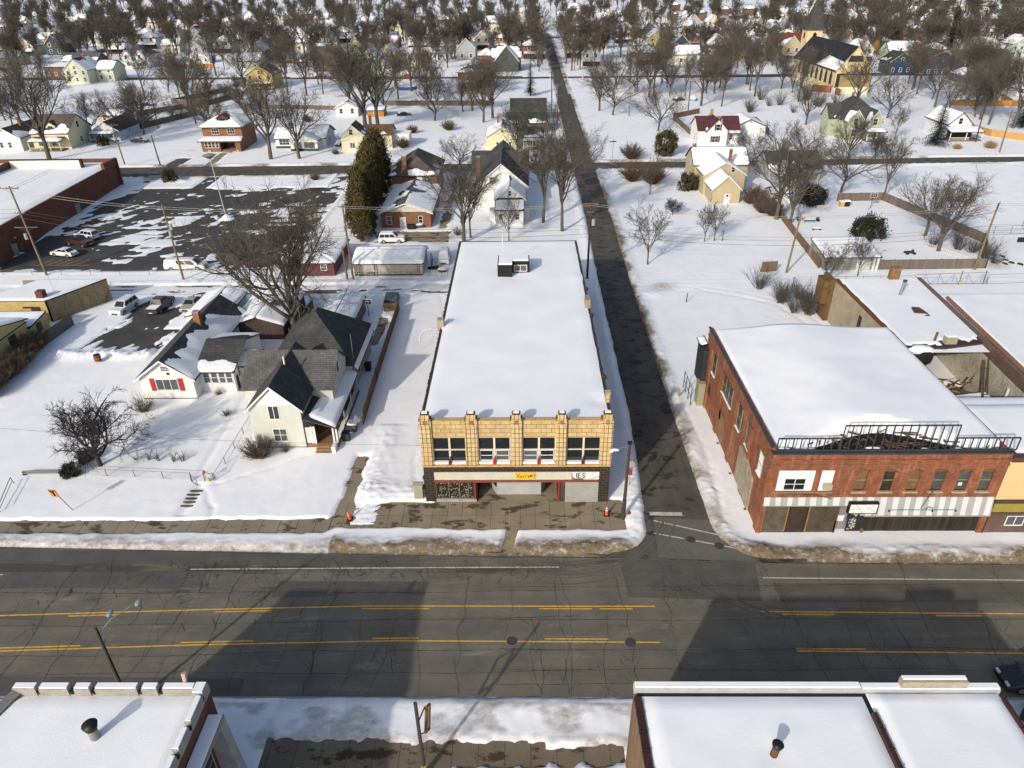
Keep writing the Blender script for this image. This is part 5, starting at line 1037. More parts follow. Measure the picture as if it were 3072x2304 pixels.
t = thing('wheeled_bin', 'black bin leaning against the far side wall of the grey-green house', 'bin', (-19.4, 78.6, 0)); b = MB(); b.extr([(-19.7, 78.3, .1), (-19.1, 78.3, .1), (-19.05, 78.3, 1.1), (-19.75, 78.3, 1.1)], (0, .7, 0)); part('body', b, BLACK, t); b = MB(); b.box(-19.8, -19.0, 78.25, 79.05, 1.1, 1.2); part('lid', b, BLACK, t)
# cones, lamp posts, signs at the corner
def cone_(lab, x, y, hh=1.05, lean=0):
    t = thing('traffic_cone', lab, 'traffic cone', (x, y, 0)); b = MB(); b.cyl((x, y, .06), (x+lean, y, hh), .17, .05, 10); part('cone', b, ORANGE, t); b = MB(); b.box(x-.25, x+.25, y-.25, y+.25, .02, .07); part('base', b, BLACK, t)
    for z in (.5, .75): q = MB(); r_ = .17-.12*z/hh+.006; q.cyl((x+lean*z/hh, y, z*hh), (x+lean*(z+.1)/hh, y, z*hh+.1*hh), r_, r_-.012, 10); part('band', q, WHITE, t)
cone_('slim orange cone on the pavement in front of the black tile corner', 7.7, 51.2); cone_('orange cone at the foot of the muddy path beside the lawn', -16.0, 50.7, .95, -.12)
t = thing('street_lamp', 'dark brown street lamp with a white cobra head at the building corner', 'street lamp', (9.15, 50.7, 0)); b = MB(); b.cyl((9.15, 50.7, 0), (9.2, 50.7, 8.4), .17, .11, 8); part('pole', b, POLED, t); b = MB(); b.cyl((9.15, 50.7, 0), (9.15, 50.7, 2.2), .21, .19, 8); part('base', b, POLED, t)
b = MB(); b.path([(9.2, 50.7, 7.9), (8.7, 50.6, 8.1), (8.3, 50.5, 8.0)], .04, 6); part('arm', b, STEEL, t); b = MB(); b.ball((7.95, 50.45, 7.9), .4, .18, .12); b.ball((7.6, 50.4, 7.78), .22, .15, .12); part('lamp_head', b, WHITE, t, True); b = MB(); b.box(9.0, 9.4, 50.6, 50.8, 8.35, 8.6); part('photo_cell', b, BLACK, t)
t = thing('stop_sign', 'octagonal stop sign seen from its grey back on a thin post', 'sign', (10.3, 55.3, 0)); b = MB(); b.cyl((10.3, 55.3, 0), (10.3, 55.3, 3.0), .035, n=6); part('post', b, STEEL, t)
b = MB(); b.extr([(10.3+.42*math.cos(a), 55.27, 2.75+.42*math.sin(a)) for a in np.linspace(.39, 6.67, 9)[:-1]], (0, .02, 0)); part('octagon', b, plain('sign_back_grey', (.33, .32, .28), .5, .2), t)
b = MB(); b.extr([(10.3+.42*math.cos(a), 55.295, 2.75+.42*math.sin(a)) for a in np.linspace(.39, 6.67, 9)[:-1]], (0, .008, 0)); fp = part('red_face', b, REDP, t)
q = lettering('STOP', 0, 2.6, 0, .3, .2, .022, facing=1); q.v = [(10.66-x, 55.315, z) for x, y, z in q.v]; part('lettering', q, WHITE, fp)
b = MB(); b.extr([(10.1, 55.24, 1.55), (10.5, 55.24, 1.45), (10.52, 55.24, 2.05), (10.2, 55.24, 2.2)], (0, .03, 0)); part('red_plate', b, plain('plate_red', (.30, .04, .04), .6, .2), t)
b = MB(); b.box(9.6, 10.2, 51.0, 51.6, .05, .25); b.v = [(x+.3*(y-51), y, z) for x, y, z in b.v]; single('kerb_block', 'broken reddish kerb block lying in the mud by the street corner', 'kerb block', b, plain('brick_chunk', (.24, .10, .06), .9, .4))
t = thing('street_lamp', 'tall leaning street lamp with two lamp heads over the main road', 'street lamp', (-27.3, 31.3, 0)); b = MB(); b.cyl((-27.3, 31.3, 0), (-27.3, 31.3, 7.9), .16, .1, 8); part('pole', b, plain('mossy_pole', (.07, .07, .045), .9, .3), t)
b = MB(); b.path([(-27.25, 31.35, 7.3), (-26.6, 32.0, 7.9), (-25.6, 33.0, 8.1)], .045, 6); part('arm', b, STEEL, t)
for x, y, z in ((-25.35, 33.2, 8.1), (-26.7, 32.2, 8.2)): b = MB(); b.ball((x, y, z), .2, .34, .1); part('lamp_head', b, plain('lamp_blue_grey', (.24, .28, .30), .4), t, True)
t = thing('signpost', 'tall dark post carrying a diamond frame turned side-on over the front pavement', 'signpost', (-6.3, 26.6, 0)); b = MB(); b.path([(-6.3, 26.6, 0), (-6.32, 26.6, 3), (-6.36, 26.65, 6.9)], [.13, .12, .11], 8); part('post', b, POLED, t)
b = MB(); cy, cz, hw = 27.9, 3.7, 1.1; b.path([(-6.0, cy, cz-hw), (-6.0, cy+hw*.9, cz), (-6.0, cy, cz+hw), (-6.0, cy-hw*.9, cz), (-6.0, cy, cz-hw)], .1, 4); b.path([(-6.1, cy-hw*.9, cz), (-6.3, 26.6, 4.0)], .05, 4); b.path([(-6.1, cy, cz+hw), (-6.34, 26.62, 5.1)], .05, 4); part('diamond_frame', b, plain('frame_brown', (.16, .10, .055), .8, .3), t)
b = MB(); b.cyl((-6.3, 26.5, 0), (-6.3, 26.5, .9), .16, n=8); part('guard', b, plain('tag_yellow2', (.6, .45, .08), .6), t)
# ================================================================ ruined rear wing behind the brick building
t = thing('ruined_building', 'half-collapsed building with a snowy rear roof and an open roofless front', 'building', (47, 80, 0))
TANR = plain('tan_render', (.40, .34, .23), .95, .35, .7, .2, c2=(.24, .20, .13)); OLDP = plain('old_plaster', (.48, .45, .36), .95, .5, .5, .2, c2=(.20, .18, .13))
b = MB(); b.box(43.0, 43.4, 72.2, 92.3, 0, 6.2); b.box(43.4, 54.5, 92, 92.3, 0, 6.2); part('render_wall', b, TANR, t)
b = MB(); b.extr([(53.9, 92.3, 0), (51.4, 60.5, 0), (51.4, 60.5, 6.6), (53.9, 92.3, 6.6)], (.5, 0, 0)); part('brick_wall', b, BRICKBR, t)
b = MB(); b.extr([(53.36, 86, 5.3), (51.40, 61, 5.3), (51.40, 61, 0), (53.36, 86, 0)], (-.06, 0, 0)); part('plaster', b, OLDP, t)
b = MB(); b.path([(54.2, 85, 6.75), (52.0, 61, 6.75)], .28, 4); part('parapet', b, BRICKO, t); q = MB(); q.path([(54.3, 84, 7.0), (52.2, 61.5, 7.0)], .12, 5); part('parapet_snow', q, SNOW, t)
b = MB(); b.slab([(43.2, 72.3, 6.3), (47.6, 72.2, 6.3), (52.6, 73.4, 6.3), (54.3, 92.2, 6.3), (43.2, 92.2, 6.3)], .3); r_ = part('roof', b, DKBROWN, t)
X, Y = np.meshgrid(np.linspace(43.3, 54.6, 34), np.linspace(71.5, 92.4, 50)); Z = 6.42+.12*(fbm(X*.2, Y*.2, 5)-.5)+.05*(fbm(X, Y, 6)-.5); fe = 72.6+1.1*fbm(X*.9, X*0+3, 8)+np.where(X > 47.5, .8, -.3)+np.where(X > 53.2, .8, 0)
Z = np.where(Y < fe, np.minimum(Z, 6.35-(fe-Y)*1.0), Z); X = X-(92-Y)*.06*sst(50, 54.6, X); Z = np.where((X < 43.5) | (X-(0) > 54.5-(92-Y)*.06), 6.25, Z)
o = link(bpy.data.objects.new('snow', grid_mesh('snow', X, Y, np.maximum(Z, 6.02), SNOW, None, root_loc(r_)))); o.parent = r_
b = MB(); b.quad((42, 60.5, .05), (52, 60.5, .05), (53.3, 74, .05), (43.0, 74, .05)); part('rubble_floor', b, plain('mossy_floor', (.20, .18, .10), .95, .6, .5, c2=(.05, .045, .03)), t)
rr = random.Random(6); b = MB(); q = MB()
for k in range(150):
    x, y = rr.uniform(42.8, 52.2), 72.5-12*rr.random()**2; p = np.array([x, y, .3+2.6*max(0, (y-66)/8)*rr.random()]); d = np.array([rr.uniform(-1.4, 1.4), rr.uniform(-1.6, 1.6), rr.uniform(-.7, .9)]); (b if k % 5 else q).path([p-d/2, p+d/2], rr.uniform(.03, .1), 4)
part('fallen_timber', b, plain('charred_wood', (0, 0, 0)), t); part('pale_timber', q, WOODO, t)
b = MB(); b.path([(47.4, 73.2, 5.9), (53.2, 73.8, 6.0)], .14, 4); b.path([(48.0, 62.5, 0.5), (51.2, 70.5, 5.6)], .12, 4); b.path([(48.6, 62.6, 0.4), (52.0, 71.0, 5.5)], .08, 4); b.path([(46.2, 66.5, 2.2), (50.6, 66.9, 2.6)], .18, 4)
for k in range(6): b.path([(48.0+k*.55, 62.6+k*1.35, .9+k*.85), (48.7+k*.56, 62.7+k*1.38, .8+k*.85)], .05, 4)
part('leaning_beam', b, plain('beam_brown', (.10, .065, .04), .9, .5, 2), t)
b = MB(); b.slab([(45.8, 66, 2.5), (50.7, 66.4, 2.9), (50.9, 67.9, 3.0), (45.9, 67.6, 2.6)], .12); fs_ = part('sagging_ledge', b, BLACK, t); snow_sheet([(45.8, 66, 2.55), (50.7, 66.4, 2.95), (50.9, 67.9, 3.05), (45.9, 67.6, 2.65)], .18, 1, .3, 4, fs_)
b = MB(); b.ball((45.2, 71.8, 5.3), 1.2, .8, .9, 7, 5); part('tar_paper_fold', b, plain('tar_paper', (0, 0, 0)), t); b = MB(); b.ball((45.0, 72.3, 5.95), 1.6, .9, .5, 10, 5); part('snow_heap', b, SNOW, t, True)
b = MB(); b.extr([(51.3, 62.0, .1), (51.6, 65.4, .1), (51.6, 65.4, 3.6), (51.3, 62.0, 3.6)], (-.1, 0, 0)); part('brown_panel', b, plain('panel_ochre', (.22, .12, .05), .8, .3), t); b = MB(); b.box(51.2, 51.4, 65.5, 65.65, 0, 4.8); part('pale_post', b, WHITE, t)
for k in range(3): b = MB(); b.ball((rr.uniform(45, 51), rr.uniform(62, 64), .25), rr.uniform(.5, 1.2), .5, .3, 8, 4); part('snow_heap', b, SNOW, t, True)
b = MB(); b.box(47.9, 49.2, 72.9, 73.6, 6.3, 7.2); bx_ = part('roof_box', b, CONC, t); q = MB(); q.box(47.9, 49.2, 72.9, 73.6, 7.2, 7.35); part('snow', q, SNOW, bx_)
b = MB(); b.cyl((47.0, 73.6, 6.2), (47.1, 73.6, 7.5), .13, n=8); part('flue', b, RUST, t); b = MB(); b.cyl((49.1, 86.8, 6.3), (49.3, 86.8, 8.4), .2, n=10); v_ = part('flue', b, STEEL, t); b = MB(); b.cyl((49.3, 86.8, 8.2), (49.3, 86.8, 8.45), .26, n=10); part('cap', b, GREYMETAL, v_)
b = MB(); b.extr([(48.2, 81.0, 6.5), (49.7, 80.7, 6.5), (49.1, 81.9, 6.75), (48.3, 82.1, 6.7)], (0, 0, .12)); b.extr([(49.1, 80.2, 6.48), (49.7, 80.1, 6.48), (49.6, 80.4, 6.55)], (0, 0, .08)); part('rusty_scrap', b, plain('rust_dark', (.09, .035, .03), .8, .4), t)
b = MB(); b.box(50.0, 51.3, 91.9, 92.6, 6.0, 8.1); part('chimney', b, plain('ochre_brick', (.22, .13, .06), .9, .6, 2), t)
b = MB(); b.box(42.4, 43.0, 92.3, 95.2, 0, 6.3); b.box(41.6, 42.4, 92.6, 95.0, 2.6, 6.0); part('rusty_annexe', b, plain('rusty_cladding', (.17, .095, .04), .9, .7, 1.5, c2=(.05, .03, .02)), t)
b = MB(); b.box(42.96, 43.0, 83.0, 83.8, 2.6, 5.0); part('window_slot', b, BLACK, t)
b = MB()
for k in range(20): b.box(42.9, 43.35, 72.4+k, 73.4+k, 6.15, 6.35+.1*rr.random())
part('coping', b, RUST, t)
t = thing('low_roof_building', 'long low building whose snow roof runs out of the right edge', 'building', (57, 62, 0)); b = MB(); b.box(40.8, 51.2, 57.5, 60.4, 0, 6.6); b.extr([(51.9, 58, 0), (54.9, 92, 0), (70, 92, 0), (70, 58, 0)], (0, 0, 4.0)); part('wall', b, BRICKBR, t)
b = MB(); b.extr([(51.95, 50, 4.0), (54.9, 92, 4.0), (75, 92, 4.0), (75, 50, 4.0)], (0, 0, .2)); r_ = part('roof', b, BLACK, t); snow_sheet([(52.2, 58, 4.3), (74, 58, 4.3), (74, 92, 4.3), (54.9, 92, 4.3)], .3, 1, .7, 7, r_); b = MB(); b.box(40.7, 52.0, 57.3, 60.6, 6.6, 6.7); r2 = part('roof', b, BLACK, t); snow_sheet([(40.6, 57.2, 6.75), (52.2, 57.2, 6.75), (52.2, 60.7, 6.75), (40.6, 60.7, 6.75)], .35, 1, .6, 9, r2)
# ================================================================ mid left: big brick store, garages
t = thing('brick_store', 'long red-brown brick store with a flat snowy roof at the edge of the parking lot', 'building', (-105, 140, 0))
b = MB(); b.extr([(-90.2, 113, 0), (-95.0, 170, 0), (-95.0, 170, 5.2), (-90.2, 113, 5.9)], (-.4, 0, 0)); b.box(-150, -90.6, 113, 113.4, 0, 5.6); part('brick_wall', b, brick('brown_red_brick', (.175, .06, .034), (.135, .045, .027), (.2, .09, .06), .3, .1, .01, .5), t)
b = MB(); b.extr([(-94.1, 163.2, 4.8), (-94.7, 170.4, 4.8), (-94.7, 170.4, 6.3), (-94.1, 163.2, 6.5)], (-.7, 0, 0)); b.box(-150, -94.4, 169.6, 170, 0, 6.2); part('end_parapet', b, brick('brown_red_brick', (0,)*3, (0,)*3, (0,)*3, 1, 1), t)
b = MB(); b.box(-115.5, -99.5, 163.6, 164.2, 5.0, 7.3); bp = part('cream_parapet', b, plain('parapet_cream', (.70, .68, .60), .7, .1), t); q = MB(); q.box(-115.7, -99.3, 163.5, 164.3, 7.3, 7.45); q.box(-99.6, -99.2, 163.5, 164.4, 5.2, 7.35); q.box(-115.9, -115.5, 150, 164.3, 5.2, 7.0); part('coping', q, plain('coping_maroon', (0,)*3), bp)
b = MB(); b.extr([(-90.5, 113.2, 5.5), (-95.2, 169.8, 5.0), (-150, 169.8, 5.0), (-150, 113.2, 5.5)], (0, 0, .1)); r_ = part('roof', b, BLACK, t); snow_sheet([(-150, 113, 5.75), (-90.3, 113, 5.75), (-95.2, 169.9, 5.25), (-150, 169.9, 5.25)], .3, 1, 1.2, 3, r_)
for y, x in ((147.5, -93.1), (122.5, -91.0)):
    b = MB(); b.extr([(x+.05, y, .1), (x-.05, y+1.3, .1), (x-.05, y+1.3, 2.3), (x+.05, y, 2.3)], (.05, 0, 0)); d_ = part('door', b, DKBROWN, t); b = MB(); b.extr([(x+.15, y-1.0, .1), (x+1.0, y-.7, .1), (x+1.0, y-.7, 2.3), (x+.15, y-1.0, 2.3)], (.03, .05, 0)); part('screen_panel', b, STEEL, d_); b = MB(); b.ball((x+.2, y+.6, 2.9), .2, .2, .14); part('lamp', b, plain('lamp_cream', (.6, .55, .4), .5), d_)
H = House('brick_garage', 'low red brick garage with snow on its roof, seen through the big bare tree', 'garage', (-36, 111, 0)); H.vol(-39.6, -30.8, 110.6, 121.8, 2.5, 3.5, 'hip', BRICKD, SH_DK, .4, cover=1, thick=.2, res=.5, ridge_in=.9)
H.win('S', -32.9, 1.2, .9, .9, 110.6, 1, 2, pane=GLASSG); H.done()
H = House('white_garage', 'weathered white double garage with thick rounded snow on its roof', 'garage', (-22, 111, 0)); H.vol(-27.5, -16.3, 110.6, 117.6, 2.35, 3.3, 'x', plain('peeling_white', (.50, .47, .40), .9, .35, 1.2, c2=(.28, .25, .2)), DKBROWN, .35, cover=1, thick=.45, res=.35, th=.1)
b = MB()
for x in (-27.1, -24.2, -17.2):
    for k in range(6): b.box(x, x+.5, 110.52, 110.58, .35+k*.33, .4+k*.33)
    b.box(x, x+.05, 110.52, 110.58, .2, 2.1); b.box(x+.45, x+.5, 110.52, 110.58, .2, 2.1)
part('wall_ladder', b, plain('ladder_brown', (.16, .12, .09), .9), H.t); b = MB(); b.box(-27.5, -16.3, 110.54, 110.6, 0, .4); part('dirty_plinth', b, plain('plinth_brown', (.10, .08, .05), .95, .5, 2), H.t)
b = MB(); b.box(-25.4, -24.3, 110.3, 110.5, .1, .75); part('grey_panel', b, plain('panel_grey', (.16, .14, .12), .9), H.t); H.done()
wire_fence('low wire fence in front of the white double garage', [(-29.4, 110.0), (-15.2, 109.9)], 1.0, mesh_=False); wire_fence('small wire gate between the white garage and the tile building', [(-15.0, 110.2), (-12.2, 110.2)], 1.2, step=.9, mesh_=False)
wire_fence('sagging wire fence along the south side of the parking lot', [(-92, 112.3), (-62, 111.6), (-40.5, 111.2)], 1.0, mesh_=False, step=4.5)
t = thing('boat_trailer_jack', 'black bent metal trailer jack with a hoop, beside the snow-covered van', 'trailer jack', (-14.9, 113.8, 0)); b = MB(); b.path([(-15.4, 115.3, .1), (-15.3, 115, 2.4), (-15, 114.6, 1.6), (-15.1, 114.2, .7), (-15.3, 113.6, .4)], .07, 5); b.path([(-14.4+.35*math.cos(a), 114.4, 1.3+.45*math.sin(a)) for a in np.linspace(0, 6.28, 12)], .03, 4, False); part('bent_frame', b, BLACK, t); b = MB(); b.extr([(-15.8, 113.2, .1), (-14.0, 113.2, .1), (-14.0, 113.2, .7), (-15.8, 113.2, .5)], (0, .5, 0)); part('box', b, BLACK, t)
b = MB(); b.ball((-13.2, 112.2, .3), .8, .5, .45); t = thing('covered_heap', 'snow-capped brown heap in front of the snow-covered van', 'heap', (-13.2, 112.2, 0)); part('heap', b, RUST, t); b = MB(); b.ball((-13.2, 112.25, .55), .85, .5, .35); part('snow', b, SNOW, t, True)
# houses between alley and cross street
H = House('brick_bungalow', 'orange brick bungalow with grey hip roof and a long snowy rear wing', 'house', (-22.5, 150, 0))
H.vol(-27.2, -17.6, 135.5, 153.0, 3.3, 5.0, 'y', BRICKO, SH_GR, .55, thick=.15, res=.4, trim=WHITE, covers=[.74, .72]); H.vol(-28.0, -18.2, 155.0, 168.5, 5.4, 9.0, 'hip', BRICKO, SH_BR, .6, thick=.14, covers=[.34, .33, .3, .3], res=.45, ridge_in=.75)
b = MB(); b.extr([(-27.0, 135.44, 3.3), (-17.8, 135.44, 3.3), (-22.4, 135.44, 4.9)], (0, .06, 0)); part('gable_panel', b, plain('gable_cream', (.60, .57, .50), .8, .2), H.t)
b = MB(); b.box(-27.4, -17.9, 153, 155, 0, 3.2); part('link_wall', b, BRICKO, H.t); c = [(-27.8, 152.9, 3.4), (-17.4, 152.9, 3.4), (-17.4, 155.0, 3.5), (-27.8, 155.0, 3.5)]; b = MB(); b.slab(c, .15); r_ = part('link_roof', b, SH_GR, H.t); snow_sheet(c, .2, 1, .5, 4, r_)
door(H.t, 'S', -23.5, 1.0, 2.1, 135.5, plain('door_pale', (0,)*3)); H.win('S', -26.1, .9, .9, 1.5, 135.5, 1, 2, pane=GLASSG); H.win('S', -19.9, 1.1, .7, 1.3, 135.5, 1, 2); door(H.t, 'S', -22.4, 1.0, 1.8, 155.0, WHITE, 3.4); H.win('S', -20.9, 3.9, 1.1, 1.3, 155, 2, 2)
H.chim(-25.1, 156.2, 5.0, 9.0, 1.0); H.done()
t = thing('patio_grill', 'black covered grill standing against the brick bungalow', 'grill', (-21.4, 134.8, 0)); b = MB(); b.box(-22.1, -20.6, 134.4, 135.1, .1, 1.1); part('cover', b, BLACK, t); b = MB(); b.ball((-19.8, 134.7, .9), .8, .4, .3); part('blue_lid', b, plain('lid_blue', (.1, .2, .3), .5), t); b = MB(); b.ball((-19.7, 134.6, 1.1), .7, .4, .15); part('snow', b, SNOW, t)
H = House('white_house', 'white clapboard house with black cross-gabled roof and stepped rear wings', 'house', (-4, 150, 0))
H.vol(-9.5, 1.2, 147.5, 170, 5.0, 9.4, 'y', S_WH, SH_DK, .35, cover=.0, thick=.12, trim=WHITE); H.vol(-10.6, 1.4, 156, 166.5, 5.2, 9.0, 'x', S_WH, SH_DK, .3, cover=0); H.vol(-5.2, .6, 139.2, 147.6, 4.6, 7.0, 'y', S_WH, SH_DK, .3, res=.4, trim=WHITE, covers=[.83, .88]); H.vol(-5.0, .3, 136.2, 139.3, 3.3, 4.5, 'shedS', S_WH, SH_DK, .25, cover=1)
b = MB(); b.box(-5.2, .6, 139.05, 139.25, 4.4, 4.75); part('dark_band', b, BLACK, H.t); H.win('S', -4.4, 1.4, .7, 1.1, 136.2, 1, 2, pane=GLASSG); H.win('S', -1.2, 1.4, .7, 1.1, 136.2, 1, 2, pane=GLASSG); H.win('S', -2.6, 5.2, .5, .9, 139.2, 1, 2); H.win('S', -6.6, 5.6, 1.1, 1.1, 147.5, 1, 2, pane=GLASSG); H.win('E', 151, 1.3, .9, 1.4, 1.2, 1); H.win('E', 160, 1.3, .9, 1.4, 1.4, 1)
b = MB(); b.box(-6.3, -5.2, 138.3, 140.5, 0, 2.6); part('side_lobby', b, S_WH, H.t); b = MB(); b.box(.6, 1.5, 139.5, 142.5, 0, 2.4); part('side_lobby', b, S_WH, H.t); H.chim(-9.0, 152.8, 4.0, 9.6, .8, BRICKBR); H.chim(-.4, 158, 7, 9.6, .5, BRICKBR); H.done()
H = House('stucco_house', 'yellow-tan house with snowy stepped gables and a small arched white door', 'house', (43, 152, 0))
H.vol(39.9, 45.7, 150, 156.5, 3.25, 5.9, 'y', S_TN, SH_BR, .35, cover=1, thick=.16, res=.4, trim=WHITE); H.vol(39.4, 48.2, 156.4, 166, 4.6, 7.2, 'y', S_TN, SH_BR, .35, cover=1, thick=.16, trim=WHITE); H.vol(38.6, 50.5, 163, 172, 5.2, 8.0, 'x', S_TN, SH_BR, .35, cover=.9, thick=.16, trim=WHITE)
d_ = door(H.t, 'S', 42.6, .95, 2.0, 150, WHITE); b = MB(); b.extr([(42.75, 149.93, 1.6), (43.4, 149.93, 1.6), (43.3, 149.93, 1.9), (43.08, 149.93, 2.0), (42.85, 149.93, 1.9)], (0, -.02, 0)); part('fanlight', b, GLASS, d_); H.win('S', 45.1, 5.1, .7, 1.1, 156.4, 1); H.win('W', 167, 4.3, .8, 1.1, 38.6, 1); H.chim(46.0, 162, 6, 8.6, .6, BRICKR); H.chim(39.4, 168.5, 5.5, 8.4, .7, BRICKR); H.done()
H = House('dark_house', 'low grey house half hidden by the leaning bare trees', 'house', (61, 172, 0)); H.vol(57, 69, 168, 178, 3.0, 5.8, 'x', S_GY, SH_DK, .3, cover=.3, thick=.12); H.vol(57.5, 63, 161, 168.5, 2.8, 4.9, 'y', S_GY, SH_DK, .3, covers=[.9, .6], thick=.14); H.win('S', 59, 1, 1, 1.2, 161, 2); H.chim(61.5, 174, 5, 7.2, .6, BRICKR); H.done()
H = House('shack', 'small white shed with snowy roof beside the fenced yard corner', 'shed', (54, 152, 0)); H.vol(52.3, 56.6, 150, 154, 2.2, 3.0, 'x', S_WH, SH_DK, .2, cover=1); H.win('S', 53, 1, .7, .9, 150, 1); H.done()
H = House('yard_shed', 'grey board shed with a broad snowy roof in the near corner of the fenced yard', 'shed', (53.5, 114, 0)); H.vol(49.4, 58.2, 111.4, 118.4, 2.45, 3.3, 'shedS', planks('pale_grey_boards', (.26, .26, .23), .3, .2), SH_GR, .25, cover=1, thick=.22, res=.4)
b = MB(); b.box(54.6, 56.8, 111.3, 111.4, .1, 2.0); part('pale_door', b, plain('door_white_green', (.5, .52, .44), .7, .2), H.t); b = MB(); b.box(57.2, 57.5, 111.25, 111.4, 0, 2.3); b.box(57.8, 58.1, 111.25, 111.4, 0, 2.3); part('post', b, WHITE, H.t); H.done()
fence('weathered grey board fence enclosing the big yard', [(58.3, 111.6), (75.9, 111.8), (82.5, 124), (76.2, 151.2), (66.5, 150.8)], 1.85, WOODG); fence('brown board fence at the shed side of the big yard', [(49.0, 112.4), (51.0, 137.6), (52.4, 149)], 1.7, WOODB)
b = MB(); k = 0
for k in range(26): x, y = 71.5+k*.16, 122.5-k*.35; b.box(x, x+.05, y, y+.1, 0, .9)
b.path([(71.5, 122.5, .7), (75.6, 113.7, .7)], .03, 4); single('picket_fence', 'low white picket fence half buried inside the big yard', 'fence', b, WHITE)
wire_fence('tall steel fence behind the ruined building', [(42.2, 104.6), (41.6, 94.3)], 1.8, mesh_=True); wire_fence('tall steel fence along the track from the thicket to the gate', [(42.2, 104.8), (61, 105)], 1.7, mesh_=False)
t = thing('steel_gate', 'long steel gate with diagonal braces and a yellow post', 'gate', (67, 105, 0)); b = MB(); b.path([(61.2, 105, .3), (61.2, 105, 1.9), (72.3, 105.2, 2.1), (72.3, 105.2, .3), (61.2, 105, .3)], .04, 4)
for k in range(5): b.path([(61.4+k*2.2, 105, .3), (62.5+k*2.2, 105, 1.95), (63.6+k*2.2, 105, .3)], .03, 4); b.path([(62.5+k*2.2, 105, .3), (62.5+k*2.2, 105, 1.95)], .025, 4)
part('gate_frame', b, CHAIN, t); b = MB(); b.cyl((68, 104.9, 0), (68, 104.9, 2.5), .07, n=6); b.cyl((71.9, 105.2, 0), (71.9, 105.2, 2.4), .07, n=6); part('post', b, CHAIN, t); b = MB(); b.cyl((68.02, 104.8, 0), (68.02, 104.8, 1.0), .1, n=6); part('yellow_sleeve', b, plain('sleeve_yellow', (.5, .42, .06), .6), t)
wire_fence('steel fence going on from the gate to the right edge', [(72.5, 105.2), (92, 106.5)], 1.7, mesh_=False, step=5)
wire_fence('pipe backstop fence in the snowy field beyond the big yard', [(80, 127.8), (93, 128.8), (94.6, 133)], 1.8, mesh_=False, step=3, rails=3); b = MB(); b.box(88.2, 90, 123.8, 124, 0.4, 1.2); single('dark_board', 'dark board leaning in the snow below the pipe backstop', 'board', b, BLACK)
t = thing('leaning_panel', 'loose brown fence panel leaning in the empty snowy lot', 'panel', (40.3, 111, 0)); b = MB(); b.extr([(38.9, 110.8, .05), (41.7, 111.2, .05), (41.8, 111.5, 1.75), (39.2, 111.2, 1.8)], (0, .08, 0)); part('boards', b, WOODB, t); b = MB(); rq = random.Random(1)
for k in range(14): x = 39.2+k*.19; b.path([(x, 111.25, 1.7), (x+rq.uniform(.0, .5), 111.3, 1.9+rq.random()*.3)], .015, 3)
part('dead_stalks', b, TWIG, t)
for x, y, hh, lab in ((24.5, 99.0, 1.45, 'short dark post alone in the snowy lot beside the side street'), (36.5, 126.4, 2.0, 'short leaning post by the two slim bare trees')):
    b = MB(); b.cyl((x, y, 0), (x+.1, y, hh), .07, n=6); t = thing('marker_post', lab, 'post', (x, y, 0)); part('post', b, POLED, t); b = MB(); b.cyl((x+.1, y, hh), (x+.1, y, hh+.1), .1, n=6); part('cap', b, BLACK, t)
t = thing('picnic_bench', 'snow-topped bench in the fenced yard', 'bench', (55.6, 132, 0)); b = MB(); b.box(54.8, 56.4, 131.8, 132.3, .45, .55); part('seat', b, WOODG, t); b = MB(); b.box(54.8, 56.4, 131.8, 132.3, .55, .68); part('snow', b, SNOW, t); b = MB(); b.box(54.9, 55, 131.8, 132.3, 0, .45); b.box(56.2, 56.3, 131.8, 132.3, 0, .45); part('leg', b, BLACK, t)
t = thing('patio_table', 'dark patio table with chairs gathered in the fenced yard', 'table', (56, 137, 0)); b = MB(); b.box(54.8, 56.8, 136.4, 138, .7, .78); part('tabletop', b, BLACK, t); b = MB(); b.box(54.8, 56.8, 136.4, 138, .78, .88); part('snow', b, SNOW, t)
for x, y in ((54.9, 136.5), (56.7, 136.5), (54.9, 137.9), (56.7, 137.9)): b = MB(); b.cyl((x, y, 0), (x, y, .7), .05, n=5); part('leg', b, BLACK, t)
for k, (x, y) in enumerate(((57.6, 137), (54, 137.4))): t = thing('patio_chair', 'dark patio chair beside the table in the fenced yard, ' + ('nearer the hoop' if k == 0 else 'nearer the brown fence'), 'chair', (x, y, 0)); b = MB(); b.box(x-.3, x+.3, y-.3, y+.3, .4, .5); part('seat', b, BLACK, t); b = MB(); b.box(x-.3, x+.3, y+.25, y+.3, .5, 1.0); part('backrest', b, BLACK, t); b = MB(); b.cyl((x-.25, y, 0), (x-.2, y, .4), .03, n=4); b.cyl((x+.25, y, 0), (x+.2, y, .4), .03, n=4); part('leg', b, BLACK, t)
for x, y, m_, lab in ((66.0, 147, plain('bin_amber', (.5, .32, .12), .6), 'amber bin with snowy lid at the back of the fenced yard'), (67.2, 147.3, BLACK, 'black bin with snowy lid at the back of the fenced yard')):
    t = thing('wheeled_bin', lab, 'bin', (x, y, 0)); b = MB(); b.extr([(x-.4, y-.4, .05), (x+.4, y-.4, .05), (x+.45, y-.4, 1.2), (x-.45, y-.4, 1.2)], (0, .8, 0)); part('body', b, m_, t); b = MB(); b.box(x-.48, x+.48, y-.45, y+.45, 1.2, 1.4); part('snow', b, SNOW, t)
t = thing('toy_quad', 'small dark toy quad bike left in the snow of the big yard', 'toy', (67, 119, 0)); b = MB(); b.box(66.4, 67.6, 118.8, 119.2, .3, .6); b.ball((67.4, 119, .7), .25, .2, .25); part('body', b, plain('toy_navy', (.03, .03, .06), .5), t)
